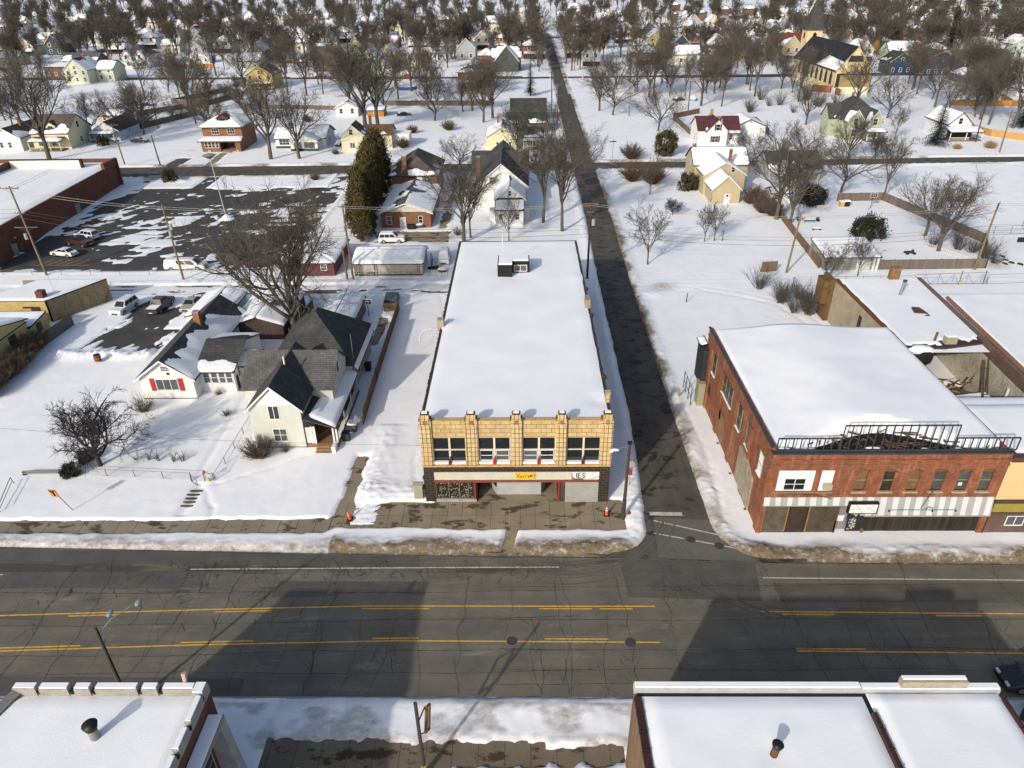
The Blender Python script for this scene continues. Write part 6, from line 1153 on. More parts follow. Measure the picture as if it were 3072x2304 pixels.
for x in (66.4, 67.6):
    for y in (118.6, 119.4): b = MB(); b.cyl((x, y-.1, .25), (x, y+.1, .25), .27, n=8); part('wheel', b, RUBBER, t)
t = thing('tyre_heap', 'heap of dark tyres in the snow beyond the fence corner', 'tyre heap', (81, 114, 0))
for k, (x, y, z) in enumerate(((80, 113.4, .25), (81.3, 113.8, .3), (82.4, 113.2, .25), (81, 115, .3), (81.5, 116.8, .25))): b = MB(); b.cyl((x, y, z-.1), (x+.1, y+.1, z+.12), .5, .45, 9); part('tyre', b, RUBBER, t)
# ================================================================ cars
def car(kind, lab, x, y, deg, col, group=None, snowy=0, name=None):
    m = plain('car_'+col[0], col[1], .3, .06, 1, spec=.55)
    S = dict(  # length, half width, wheelbase, body outline (x, z), cabin outline at belt and roof
     sedan=(4.8, .9, 2.8, [(-2.4, .35), (-2.38, .85), (-1.75, .98), (1.0, .98), (2.2, .78), (2.4, .55), (2.38, .3)], (-1.75, 1.15, -.95, .35, .96, 1.45)),
     suv=(4.9, .95, 2.85, [(-2.4, .4), (-2.42, 1.05), (1.0, 1.1), (2.25, .98), (2.42, .65), (2.4, .35)], (-2.35, 1.2, -2.1, .45, 1.06, 1.78)),
     pickup=(5.6, .98, 3.5, [(-2.8, .5), (-2.8, 1.05), (1.3, 1.1), (2.65, 1.0), (2.8, .7), (2.78, .4)], (-1.0, 1.55, -.75, .75, 1.06, 1.82)),
     van=(5.1, .98, 3.0, [(-2.5, .4), (-2.52, 1.0), (1.5, 1.08), (2.35, .95), (2.5, .6), (2.48, .35)], (-2.48, 1.75, -2.3, .7, 1.02, 1.78)),
     hearse=(6.9, 1.0, 4.4, [(-3.4, .4), (-3.45, 1.05), (2.2, 1.08), (3.2, .92), (3.42, .6), (3.4, .35)], (-3.4, 2.5, -3.2, 1.5, 1.04, 1.88)))[kind]
    L, W, wb, out, (c0, c1, r0, r1, zb, zr) = S
    t = thing(name or {'sedan': 'parked_car', 'suv': 'parked_suv', 'pickup': 'pickup_truck', 'van': 'parked_van', 'hearse': 'long_white_van'}[kind], lab, {'sedan': 'car', 'suv': 'car', 'pickup': 'pickup truck', 'van': 'van', 'hearse': 'van'}[kind], (x, y, 0.02), group, R(deg))
    b = MB(); n = len(out)
    rings = []
    for yy, k, dz in ((-W, .97, -.06), (-W*.93, 1, 0), (W*.93, 1, 0), (W, .97, -.06)):
        rings.append([(px*k, yy, pz+(dz if pz > .7 else 0)) for px, pz in out])
    o = 0
    for r_ in rings: b.v.extend(r_)
    for i in range(3):
        for j in range(n): a, c = i*n+j, i*n+(j+1) % n; b.f.append((a, c, c+n, a+n))
    b.f.append(tuple(range(n))); b.f.append(tuple(range(3*n, 4*n))[::-1])
    wb_, wr = W*.93, W*.72
    cab = [(c0, -wb_, zb), (c1, -wb_, zb), (c1, wb_, zb), (c0, wb_, zb), (r0, -wr, zr), (r1, -wr, zr), (r1, wr, zr), (r0, wr, zr)]
    b.add(cab, [(4, 5, 6, 7), (0, 1, 5, 4), (1, 2, 6, 5), (2, 3, 7, 6), (3, 0, 4, 7)])
    b.add([(r0+.1, -wr+.08, zr), (r1-.1, -wr+.08, zr), (r1-.1, wr-.08, zr), (r0+.1, wr-.08, zr), (r0+.3, -wr+.2, zr+.05), (r1-.3, -wr+.2, zr+.05), (r1-.3, wr-.2, zr+.05), (r0+.3, wr-.2, zr+.05)], [(4, 5, 6, 7), (0, 1, 5, 4), (1, 2, 6, 5), (2, 3, 7, 6), (3, 0, 4, 7)])
    if kind == 'pickup':
        b.box(-2.75, -1.0, -W*.93, -W*.82, 1.0, 1.12); b.box(-2.75, -1.0, W*.82, W*.93, 1.0, 1.12); b.box(-2.8, -2.7, -W*.93, W*.93, .9, 1.12)
    part('body', b, m, t, local=True)
    C = [np.array(p) for p in cab]
    def pane(i, j, k, l, s0, s1, u0=.06, u1=.94, off=.015):
        A, B_, D, E_ = C[i], C[j], C[k], C[l]; nr = np.cross(B_-A, E_-A); nr = nr/np.linalg.norm(nr)
        P = lambda u, v: A*(1-u)*(1-v)+B_*u*(1-v)+D*u*v+E_*(1-u)*v
        q = MB(); q.quad(*[tuple(P(u, v)+nr*off) for u, v in ((u0, s0), (u1, s0), (u1, s1), (u0, s1))]); return q
    part('windscreen', pane(1, 2, 6, 5, .08, .93), GLASS, t, local=True); part('rear_window', pane(3, 0, 4, 7, .1, .85), GLASS, t, local=True)
    nw = {'sedan': 2, 'suv': 3, 'pickup': 2, 'van': 3, 'hearse': 2}[kind]; u00 = .4 if kind == 'hearse' else .05
    for i in range(nw):
        a, e = u00+(.95-u00)*i/nw, u00+(.95-u00)*(i+1)/nw-.03
        part('side_window', pane(0, 1, 5, 4, .12, .86, a, e), GLASS, t, local=True); part('side_window', pane(2, 3, 7, 6, .12, .86, 1-e, 1-a), GLASS, t, local=True)
    if kind == 'pickup':
        b = MB(); b.box(-2.68, -1.02, -W*.8, W*.8, 1.06, 1.09); part('cargo_bed', b, SNOW if snowy else plain('bed_liner', (.10, .08, .075), .9), t, local=True)
    for sx in (wb/2, -wb/2):
        for sy in (-1, 1):
            b = MB(); b.cyl((sx, sy*(W-.2), .36), (sx, sy*(W+.01), .36), .36, n=14); ty = part('wheel', b, RUBBER, t, local=True)
            b = MB(); b.cyl((sx, sy*(W+.0), .36), (sx, sy*(W+.025), .36), .22, n=10); part('rim', b, RIM, ty, local=True)
            q = MB(); q.path([(sx+.43*math.cos(a), sy*(W-.015), .36+.43*math.sin(a)) for a in np.linspace(-.1, 3.24, 9)], .035, 4); part('wheel_arch', q, BLACK, t, local=True)
    for sy in (-1, 1):
        b = MB(); b.box(L/2-.16, L/2-.03, sy*W*.62-.2, sy*W*.62+.2, .62, .78); part('headlight', b, CLEARLAMP, t, local=True)
        b = MB(); b.box(-L/2-.02, -L/2+.06, sy*W*.75-.12, sy*W*.75+.12, .72, 1.0); part('taillight', b, REDLAMP, t, local=True)
        b = MB(); b.box(c1-.35, c1-.15, sy*(W+.0)-.09, sy*(W+.0)+.09, zb+.05, zb+.18); part('mirror', b, m if kind != 'pickup' else BLACK, t, local=True)
    b = MB(); b.box(L/2-.05, L/2+.02, -.45, .45, .42, .62); part('grille', b, BLACK, t, local=True)
    b = MB(); b.box(-L/2-.03, -L/2+.02, -.26, .26, .5, .62); part('number_plate', b, WHITE, t, local=True)
    if snowy > .5:
        b = MB(); k = .06; b.add([(r0+.05, -wr, zr), (r1-.05, -wr, zr), (r1-.05, wr, zr), (r0+.05, wr, zr), (r0+.2, -wr+.1, zr+.16), (r1-.2, -wr+.1, zr+.16), (r1-.2, wr-.1, zr+.16), (r0+.2, wr-.1, zr+.16)], [(4, 5, 6, 7), (0, 1, 5, 4), (1, 2, 6, 5), (2, 3, 7, 6), (3, 0, 4, 7)])
        b.extr([(c1-.1, -W*.85, zb), (L/2-.15, -W*.8, zb-.14), (L/2-.2, -W*.8, zb-.02), (c1-.25, -W*.85, zb+.14)], (0, W*1.65, 0))
        if snowy > .8:
            b.add([tuple(np.array(c)+np.array([.03, 0, .02])) for c in (cab[1], cab[2], cab[6], cab[5])], [(0, 1, 2, 3)])
            b.add([tuple(np.array(c)+np.array([-.03, 0, .02])) for c in (cab[3], cab[0], cab[4], cab[7])], [(0, 1, 2, 3)])
        part('snow', b, SNOW, t, local=True)
    return t
WHC = ('white', (.66, .66, .64)); DGR = ('dark_grey', (.05, .05, .052)); SIL = ('silver_tan', (.30, .28, .24)); MAR = ('maroon', (.06, .02, .018)); BLU = ('dark_blue', (.03, .04, .07)); BLK = ('black', (.018, .018, .02)); REDC = ('red', (.38, .02, .025)); SLV = ('silver', (.38, .39, .40)); BLG = ('blue_green', (.03, .055, .05))
car('suv', 'white suv facing the camera on the parking pad', -59.4, 97.6, -98, WHC)
car('pickup', 'dark grey pickup truck with an open snowy bed on the parking pad', -54.3, 98.2, 86, DGR, snowy=.3)
car('sedan', 'silver-tan sedan parked beside the dark pickup on the pad', -49.7, 98.6, -92, SIL)
car('suv', 'white suv backed towards the brick store, farthest of the three parked cars', -82.6, 131.0, 160, WHC)
car('pickup', 'maroon pickup truck parked between the two white cars by the brick store', -82.0, 127.2, 158, MAR)
car('sedan', 'white sedan with black windows parked nearest in the row by the brick store', -81.8, 121.6, 165, WHC)
car('hearse', 'very long white van parked along the lower edge of the snowy lot', -57.0, 114.6, 1, WHC)
car('suv', 'snow-dusted white suv parked behind the white garage', -24.0, 127.6, 2, WHC, snowy=.6)
car('van', 'pale van buried in snow between the white garage and the tile building', -13.4, 117.4, -88, WHC, snowy=1)
car('suv', 'dark square jeep standing behind the short board fence', -19.7, 99.4, 92, BLG, snowy=.3)
car('sedan', 'dark blue sedan with snowy roof beside the light blue cottage', -112.6, 217.6, 4, BLU, snowy=.7)
car('sedan', 'dark red sedan half buried in snow behind the houses at the left', -148.5, 270, 5, MAR, snowy=.9)
car('sedan', 'snow-covered dark car behind the dark red sedan', -140, 283, 8, BLK, snowy=.9)
car('sedan', 'maroon sedan with snow on its hood on the drive beside the white bungalow', -52.0, 211.0, -95, MAR, snowy=.9)
car('suv', 'black car tucked behind the cream gabled house', -50.3, 224.5, 90, BLK, snowy=.6)
car('sedan', 'dark sedan half covered with snow in front of the long board fence', -40.0, 256.6, 20, BLK, snowy=.9)
car('pickup', 'bright red pickup parked on the back street beyond the blue pool', -52.0, 352.2, 180, REDC, snowy=.7)
car('suv', 'white suv on the back street left of the big bare tree', -98.5, 357.0, 178, WHC)
car('suv', 'black suv parked on the back street beside the white suv', -92.5, 356.6, 178, BLK)
car('suv', 'silver minivan parked across the cross street behind the white house', 3.6, 191.0, -92, SLV)
car('pickup', 'dark vehicle parked at the kerb left of the white house', -9.8, 187.2, 180, BLK)
car('sedan', 'dark car under snow in the yard behind the spreading roadside tree', 58.0, 281, 30, BLK, snowy=.9)
car('suv', 'pale suv with snowy roof in the yard behind the spreading roadside tree', 63.5, 282, 75, SLV, snowy=.9)
car('pickup', 'blue-grey pickup parked beside the far grey gabled house', 221, 358, 20, ('steel_blue', (.10, .16, .2)))
car('sedan', 'dark car at the fence behind the small white gabled house', 137, 238, 15, BLU, snowy=.7)
car('sedan', 'black car parked at the kerb beside the near long roof', 35.7, 33.2, 180, BLK)
t = thing('tarp_covered_boat', 'green tarpaulin heap with snow beside the black car near the bottom edge', 'tarpaulin', (34.6, 30.2, 0)); b = MB(); b.ball((35.0, 30.2, .7), 2.3, 1.0, .9); part('cover', b, plain('tarp_green', (.025, .05, .03), .7), t, True); b = MB(); b.ball((35.0, 29.6, 1.0), 2.1, .6, .75); part('snow', b, SNOW, t, True)
rj = random.Random(12)
for k in range(26):                      # the snowy scrap yard behind its fence
    x, y = rj.uniform(-124, -92), rj.uniform(414, 446)
    car(rj.choice(('sedan', 'suv', 'sedan', 'pickup')), 'snow-buried junk car heaped in the yard behind the brown fence', x, y, rj.uniform(0, 360), rj.choice((BLK, DGR, MAR, BLU, WHC)), 'junk cars in the far yard', .9)
# ================================================================ power poles and wires
def pole(lab, x, y, hh, dx=0, dy=0, arms=((.4, 2.4),), mat=None, trans=(), lamp=None, name='power_pole', ax=0.):
    mat = mat or POLEW; t = thing(name, lab, 'utility pole', (x, y, 0)); b = MB(); P = lambda z: np.array([x+dx*z/hh, y+dy*z/hh, z])
    b.path([P(0), P(hh*.5), P(hh)], [.19, .16, .12], 8); part('pole', b, mat, t)
    d = np.array([math.cos(ax), math.sin(ax), 0])
    for dz, w_ in arms:
        c = P(hh-dz); b = MB(); b.path([c-d*w_/2+[0, -.12, 0], c+d*w_/2+[0, -.12, 0]], .07, 4); b.path([c-d*w_*.35+[0, -.12, 0], c+[0, -.1, -.7]], .02, 3); b.path([c+d*w_*.35+[0, -.12, 0], c+[0, -.1, -.7]], .02, 3); a = part('crossarm', b, POLEW, t)
        q = MB()
        for u in (-.46, -.15, .15, .46): q.cyl(tuple(c+d*w_*u+[0, -.12, .05]), tuple(c+d*w_*u+[0, -.12, .24]), .05, .04, 6)
        part('insulator', q, GREYMETAL, a)
    for dz, ox in trans: c = P(hh-dz)+d*ox+[0, -.3, 0]; b = MB(); b.cyl(tuple(c), tuple(c+[0, 0, .95]), .27, n=10); part('transformer', b, plain('transformer_grey', (.30, .33, .33), .5, .2), t)
    if lamp: b = MB(); c = P(hh-lamp); b.path([c, c+[.6, -.2, .3], c+[1.2, -.3, .35]], .03, 5); part('arm', b, STEEL, t); b = MB(); b.ball(tuple(c+[1.45, -.3, .3]), .3, .14, .1); part('lamp_head', b, WHITE, t)
    return t
pole('tall double-armed power pole in front of the brick store', -79.5, 111.9, 15.0, -.9, 0, ((.3, 3.0), (6.6, 3.8), (4.3, 1.6)), trans=((8.5, -.5),))
pole('power pole carrying a transformer behind the long white van', -55.5, 109.6, 12.6, -.4, 0, ((.5, 1.6),), trans=((4.0, .55), (5.0, .2)))
pole('tall brown power pole beside the white double garage', -27.4, 108.8, 12.6, -.2, 0, ((.4, 1.4),))
b = MB(); b.cyl((-28.4, 108.9, 0), (-28.5, 108.9, 5.8), .19, .15, 8); t = thing('pole_stub', 'cut-off stub of an old pole standing beside the tall brown pole', 'utility pole', (-28.4, 108.9, 0)); part('stub', b, POLEW, t); b = MB(); b.path([(-28.2, 108.85, 4.2), (-27.6, 108.8, 4.2)], .06, 4); part('strap', b, RUST, t)
pole('dark brown power pole standing beside the roof of the tile building', 10.5, 108.6, 12.6, .1, 0, ((.2, 2.2), (1.5, 1.2)), POLED, trans=((3.5, .5),))
pole('leaning power pole beside the brown panel in the empty lot', 43.1, 110.6, 10.2, .6, 0, ((1.0, 1.4),)); pole('leaning power pole at the near corner of the big fenced yard', 73.9, 111.3, 11.2, .4, 0, ((.3, 2.0), (.8, 1.5)), ax=.9)
pole('pale power pole with crossarm by the light blue cottage', -103, 188.5, 10.6, -.6, 0, ((.3, 3.4),)); pole('dark lamp post with a small arm by the cross street', -93.6, 188.1, 7.8, -.4, 0, (), POLED, lamp=.7)
for k, (x, y, hh, lab) in enumerate(((-117, 240, 11, 'power pole rising behind the fenced yards of the left block'), (-96.5, 352, 12, 'power pole on the back street beside the white suv'), (-88, 372, 12, 'power pole beyond the back street, behind the white suv'), (11.2, 232, 13, 'pale pole on the verge of the side street, nearer of the pair'), (10.6, 262, 13, 'pale pole on the verge of the side street, farther of the pair'), (35.9, 251.9, 7.5, 'short pole standing by the spreading roadside tree'), (56.9, 258.6, 10, 'power pole behind the maroon-roofed house'), (125.1, 193.8, 10.5, 'leaning power pole at the cross street by the right edge'), (126, 207, 8, 'dark pole leaning in front of the small white gabled house'), (25.5, 372, 13, 'pole at the far street corner beyond the orange marker'), (-60, 268, 12, 'pole between the big bare tree and the white garage of the left block'))):
    pole(lab, x, y, hh, rj.uniform(-.3, .5), 0, ((.4, 2.0),), POLEW if k % 2 else POLED)
t = thing('lot_lamp', 'tall lot light with a broad disc head rising from a heap of snow', 'lamp post', (-60.2, 142.7, 0)); b = MB(); b.path([(-60.2, 142.7, 0), (-60.9, 142.7, 12.0)], [.12, .09], 8); part('pole', b, plain('pole_pale', (.40, .40, .36), .6), t); b = MB(); b.cyl((-60.95, 142.7, 12.0), (-60.98, 142.7, 12.7), .25, 1.35, 14); b.cyl((-60.98, 142.7, 12.7), (-60.98, 142.7, 12.95), 1.35, .6, 14); part('lamp_head', b, plain('lamp_grey', (.22, .22, .21), .5), t)
def wire(lab, pts, sag=.6, r_=.022, mat=None, group=None):
    b = MB()
    for a, c in zip(pts[:-1], pts[1:]):
        a, c = np.array(a, float), np.array(c, float); b.path([a+(c-a)*u-np.array([0, 0, sag*4*u*(1-u)]) for u in np.linspace(0, 1, 11)], r_, 3, False)
    return single('power_line', lab, 'wire', b, mat or WIRE, group)
pts = [(-150, 112, 14.5), (-80.3, 111.8, 14.6), (-56, 109.5, 12.1), (-27.6, 108.7, 12.2), (10.6, 108.5, 12.3), (43.5, 110.5, 9.4), (74.2, 111.2, 11), (130, 113, 11)]
for k, (dy, dz, m_) in enumerate(((-.6, 0, WIREL), (.7, -.1, WIREL), (-.2, -3.2, WIRE), (.2, -3.9, WIRE), (0, -4.6, WIRE))):
    wire(('pale topmost wire strung along the alley poles', 'pale second wire strung along the alley poles', 'dark upper cable strung along the alley poles', 'dark middle cable strung along the alley poles', 'dark lowest cable strung along the alley poles')[k], [(x, y+dy, z+dz) for x, y, z in pts], .5, (.028, .028, .02, .02, .03)[k], m_)
wire('wire crossing the brick store roof towards the light blue cottage pole', [(-80.3, 111.9, 14.4), (-103.5, 188.4, 10.3)], 1.2); wire('second wire crossing the brick store roof', [(-81.3, 111.9, 14.4), (-104.5, 188.4, 10.3)], 1.3); wire('drop wire from the tall brown pole to the grey-green house', [(-27.4, 108.7, 10), (-20.2, 75, 5.6)], .3, .015); wire('cable across the front lawn from the left edge to the tile building', [(-75, 60, 6.5), (-9.3, 54.5, 5.6)], .9, .016); wire('guy wire slanting down over the white double garage', [(-27.3, 108.8, 11), (-11, 105, .3)], 0, .015)
wire('dark cable crossing the side street from the tile building pole', [(10.6, 108.6, 8.2), (33, 118, 6), (60, 132, 7)], .5); wire('drop wire from the left pole to the yellow block garage', [(-79.5, 111.8, 8), (-68, 96, 3.6)], .6, .015)
# ================================================================ trees
def bare_tree(seed, H_, r0, clear, nl, spread, tw, l2=7, l3=6, l4=5, up=.35, twig=None, bark=None, wig=.16):
    """skeleton grown limb by limb: returns (trunk mesh builder, crown mesh builder)"""
    rng = random.Random(seed); T, C = MB(), MB()
    def vec(): return np.array([rng.gauss(0, 1), rng.gauss(0, 1), rng.gauss(0, 1)])
    def grow(p, d, L, r, lvl, n):
        pts, rad = [p], [r]; st = L/n
        for i in range(n):
            d = d+vec()*wig*(1 if lvl else .25)+np.array([0, 0, up*(.25 if lvl < 3 else .1)])*(1 if lvl else 0); d = d/np.linalg.norm(d); p = p+d*st; pts.append(p); rad.append(max(tw, r*(1-(i+1)/n*(.62 if lvl else .45))))
        return pts, rad
    def side(d, a):
        v = vec(); v = v-d*float(v@d); v = v/np.linalg.norm(v); q = d*math.cos(a)+v*math.sin(a); return q/np.linalg.norm(q)
    tp, tr = grow(np.zeros(3), np.array([rng.uniform(-.06, .06), rng.uniform(-.06, .06), 1.]), H_*clear*1.6, r0, 0, 5); T.path([(0, 0, -.3)]+tp, [r0*1.35]+tr, 8)
    for i in range(nl):
        k = .55+.45*(i/nl) if nl > 1 else 1; j = min(5, k*5); lo = int(min(4, j)); p = tp[lo]+(tp[lo+1]-tp[lo])*(j-lo); r = tr[lo]*rng.uniform(.5, .72)
        az = i*2.4+rng.uniform(-.4, .4); tilt = spread*rng.uniform(.45, 1.15)*(1.1-.45*k+.25); d = np.array([math.cos(az)*math.sin(tilt), math.sin(az)*math.sin(tilt), math.cos(tilt)])
        L = H_*(1-clear*1.2*k)*rng.uniform(.62, .85); lp, lr = grow(p, d, L, r, 1, 7); T.path(lp, lr, 6)
        for a in range(l2):
            u = .22+.78*(a+rng.random())/l2; j = u*7; lo = min(6, int(j)); p2 = lp[lo]+(lp[lo+1]-lp[lo])*(j-lo); dd = lp[lo+1]-lp[lo]; dd = dd/np.linalg.norm(dd)
            L2 = L*(.62-.32*u)*rng.uniform(.7, 1.1); bp, br = grow(p2, side(dd, rng.uniform(.45, .95)), L2, lr[lo]*.55, 2, 5); (T if u < .45 else C).path(bp, br, 4, False)
            for c in range(l3):
                u3 = .2+.8*(c+rng.random())/l3; j = u3*5; l_ = min(4, int(j)); p3 = bp[l_]+(bp[l_+1]-bp[l_])*(j-l_); d3 = bp[l_+1]-bp[l_]; d3 = d3/np.linalg.norm(d3); L3 = L2*(.6-.25*u3)*rng.uniform(.7, 1.15)
                cp, cr = grow(p3, side(d3, rng.uniform(.4, .9)), L3, max(tw*1.4, br[l_]*.5), 3, 3); C.path(cp, cr, 3, False)
                for e in range(l4):
                    u4 = .15+.85*(e+rng.random())/l4; j = u4*3; m_ = min(2, int(j)); p4 = cp[m_]+(cp[m_+1]-cp[m_])*(j-m_); d4 = cp[m_+1]-cp[m_]; d4 = d4/np.linalg.norm(d4)
                    tp4, _ = grow(p4, side(d4, rng.uniform(.4, .85)), L3*rng.uniform(.4, .75), tw, 4, 2); C.path(tp4, [tw, tw*.8, tw*.5], 3, False)
    return T, C
PROTO = {}
def proto(key, T, C, bark, twig, name='bare_tree', cat='tree'):
    t = thing(name, 'x', cat, (0, 0, 0)); part('trunk', T, bark, t, True, local=True); part('crown', C, twig, t, local=True); PROTO[key] = tree_of(t); return t
def usetree(key, lab, x, y, s=1, rot=None, group=None, name=None, sz=None):
    t = PROTO[key]; o = t[0]
    if rot is None: rot = ((x*7.31+y*3.17) % 6.28)
    c = place(t, (x, y, 0), rot, (s, s, sz or s), lab, group)
    return c
specs = dict(
 vase=(1, 15, .36, .2, 9, .78, .0155, 8, 7, 6), elm=(2, 17, .42, .2, 9, .66, .016, 8, 7, 6), round=(3, 12, .27, .18, 9, .98, .0145, 8, 7, 5), tall=(4, 17, .30, .26, 9, .48, .016, 8, 6, 6), slim=(5, 7, .10, .22, 8, .55, .013, 7, 5, 4), crab=(6, 6.6, .2, .14, 12, .98, .011, 9, 7, 5), fan=(7, 16, .42, .12, 13, .72, .018, 9, 7, 6))
for k, a in specs.items():
    T, C = bare_tree(*a, wig=.3 if k == 'crab' else .16); proto(k, T, C, BARK if k != 'crab' else plain('dark_bark', (.05, .042, .045), .95), TWIG if k not in ('crab',) else plain('dark_twig', (.042, .036, .038), .95))
for k, a, tw in (('far_a', (11, 16, .36, .22, 8, .6, .027, 7, 6, 4), TWIG), ('far_b', (12, 15, .30, .25, 8, .5, .027, 7, 6, 4), TWIGR), ('far_c', (13, 19, .36, .28, 7, .38, .027, 8, 6, 4), TWIG), ('far_d', (14, 13, .3, .16, 8, .85, .027, 7, 6, 5), TWIGG), ('far_e', (15, 14, .24, .1, 10, .5, .027, 7, 5, 4), TWIG)):
    T, C = bare_tree(*a); proto(k, T, C, BARK, tw)
def conifer(key, H_, rb, seed, mat, clear=.08, dens=26, name='spruce_tree'):
    rng = random.Random(seed); T = MB(); T.path([(0, 0, -.2), (0, 0, H_*.96)], [H_*.018+.06, .03], 6); C = MB(); z = H_*clear
    while z < H_*.985:
        f = 1-z/H_; L = rb*f**.8*rng.uniform(.75, 1.15)+.12; n = max(4, int(11*f+4))
        for i in range(n):
            a = rng.uniform(0, 6.28); l = L*rng.uniform(.65, 1.1); d = np.array([math.cos(a), math.sin(a), 0]); p = np.array([0, 0, z+rng.uniform(-.15, .15)]); s_ = np.array([-d[1], d[0], 0])
            for j in range(6):
                u = (j+.6)/6; c = p+d*l*u+np.array([0, 0, -.32*l*u*u+.05]); w_ = l*.16*(1.1-u*.6)
                for sg in (-1, 1):
                    tip = c+d*w_*1.0+s_*sg*w_*1.5+np.array([0, 0, rng.uniform(-.25, .02)*w_*2]); C.quad(tuple(c), tuple(c+d*w_*.8), tuple(tip))
        z += .11+.20*f
    proto(key, T, C, BARK, mat, name)
conifer('spruce', 15, 3.0, 1, NEEDLE); conifer('spruce_b', 13, 3.4, 2, NEEDLE)
def leafy(key, rx, rz, n, seed, mat, name, size=.22, bottom=.2, taper=.0, cat='tree', stems=3, up=True, clumps=60):
    rng = random.Random(seed); C = MB(); T = MB()
    for k in range(stems): a = 6.28*k/stems; T.path([(.12*math.cos(a), .12*math.sin(a), -.1), (rx*.35*math.cos(a), rx*.35*math.sin(a), rz*1.1)], [.09, .03], 5)
    cl = []
    for k in range(clumps):                  # sprays of foliage set unevenly through the crown
        a, u, v = rng.uniform(0, 6.28), rng.random()**.4, rng.uniform(-1, 1); r = math.sqrt(max(0, 1-v*v)) if not taper else (1-(v+1)/2)**taper
        cl.append((np.array([rx*r*u*math.cos(a), rx*r*u*math.sin(a), bottom+rz*(v+1)]), rx*rng.uniform(.1, .3), rng.uniform(.7, 1.6)))
    for k in range(n):
        cc, cr, ch = cl[k % clumps]; g_ = np.array([rng.gauss(0, .55), rng.gauss(0, .55), rng.gauss(.1, .6)*ch])
        p = cc+g_*cr; p[2] = max(.05, p[2]); s_ = size*rng.uniform(.6, 1.3); q = np.array([rng.gauss(0, 1), rng.gauss(0, 1), abs(rng.gauss(0, 1))+(.8 if up else 0)]); q = q/np.linalg.norm(q); w_ = np.cross(q, [rng.gauss(0, 1), rng.gauss(0, 1), rng.gauss(0, 1)]); w_ = w_/np.linalg.norm(w_)
        C.quad(tuple(p-w_*s_*.35), tuple(p+w_*s_*.35), tuple(p+q*s_*1.2))
    proto(key, T, C, BARK, mat, name, cat)
leafy('arbor', 2.8, 5.0, 9000, 3, ARBOR, 'arborvitae_tree', .34, 1.2, .5, clumps=125); leafy('roundcedar', 2.7, 2.5, 6500, 4, plain('cedar_brown_green', (.075, .065, .028), .95, .5, .6), 'round_cedar', .32, .1, clumps=110)
leafy('yew', 1.9, 1.2, 3000, 5, BUSHG, 'evergreen_bush', .3, .0, 0, 'bush', clumps=40); leafy('cedarbush', 2.6, 1.6, 5000, 6, plain('cedar_dark', (.03, .034, .02), .95, .5, .6), 'evergreen_bush', .3, .0, 0, 'bush', clumps=55)
def shrub(key, n, H_, spread, tw, seed, mat, name='bare_shrub', sub=4):
    rng = random.Random(seed); T, C = MB(), MB()
    for k in range(n):
        a = rng.uniform(0, 6.28); tilt = spread*rng.random()**.6; L = H_*rng.uniform(.6, 1.05); p = np.array([math.cos(a)*.12*H_*rng.random(), math.sin(a)*.12*H_*rng.random(), -.05]); d = np.array([math.cos(a)*math.sin(tilt), math.sin(a)*math.sin(tilt), math.cos(tilt)]); pts = [p]
        for i in range(4): d = d+np.array([rng.gauss(0, .13), rng.gauss(0, .13), .05]); d /= np.linalg.norm(d); pts.append(pts[-1]+d*L/4)
        T.path(pts, [tw*2, tw*1.7, tw*1.3, tw, tw*.6], 3, False)
        for j in range(sub):
            i = rng.randint(1, 3); q = d+np.array([rng.gauss(0, .5), rng.gauss(0, .5), rng.gauss(.1, .3)]); q /= np.linalg.norm(q); e = pts[i]+q*L*.22; C.path([pts[i], e, e+(q+np.array([rng.gauss(0, .3), rng.gauss(0, .3), .2]))*L*.12], [tw, tw*.8, tw*.5], 3, False)
    proto(key, T, C, mat, mat, name, 'shrub')
shrub('shrub', 60, 2.2, .9, .013, 1, TWIGR); shrub('shrub_dense', 150, 2.6, 1.0, .016, 2, TWIGR, sub=7); shrub('sapling', 9, 1.35, .55, .012, 3, TWIGR, 'bare_sapling', 5); shrub('thicket', 46, 4.8, .75, .014, 4, TWIG, 'thicket_shrub', 6); shrub('redbush', 200, 3.8, 1.0, .017, 5, plain('bush_red_brown', (.12, .07, .04), .95, .4), 'bare_shrub', 7); shrub('drygrass', 260, 1.5, 1.1, .014, 6, plain('straw', (.38, .25, .12), .95, .3), 'dry_grass_clump', 3)
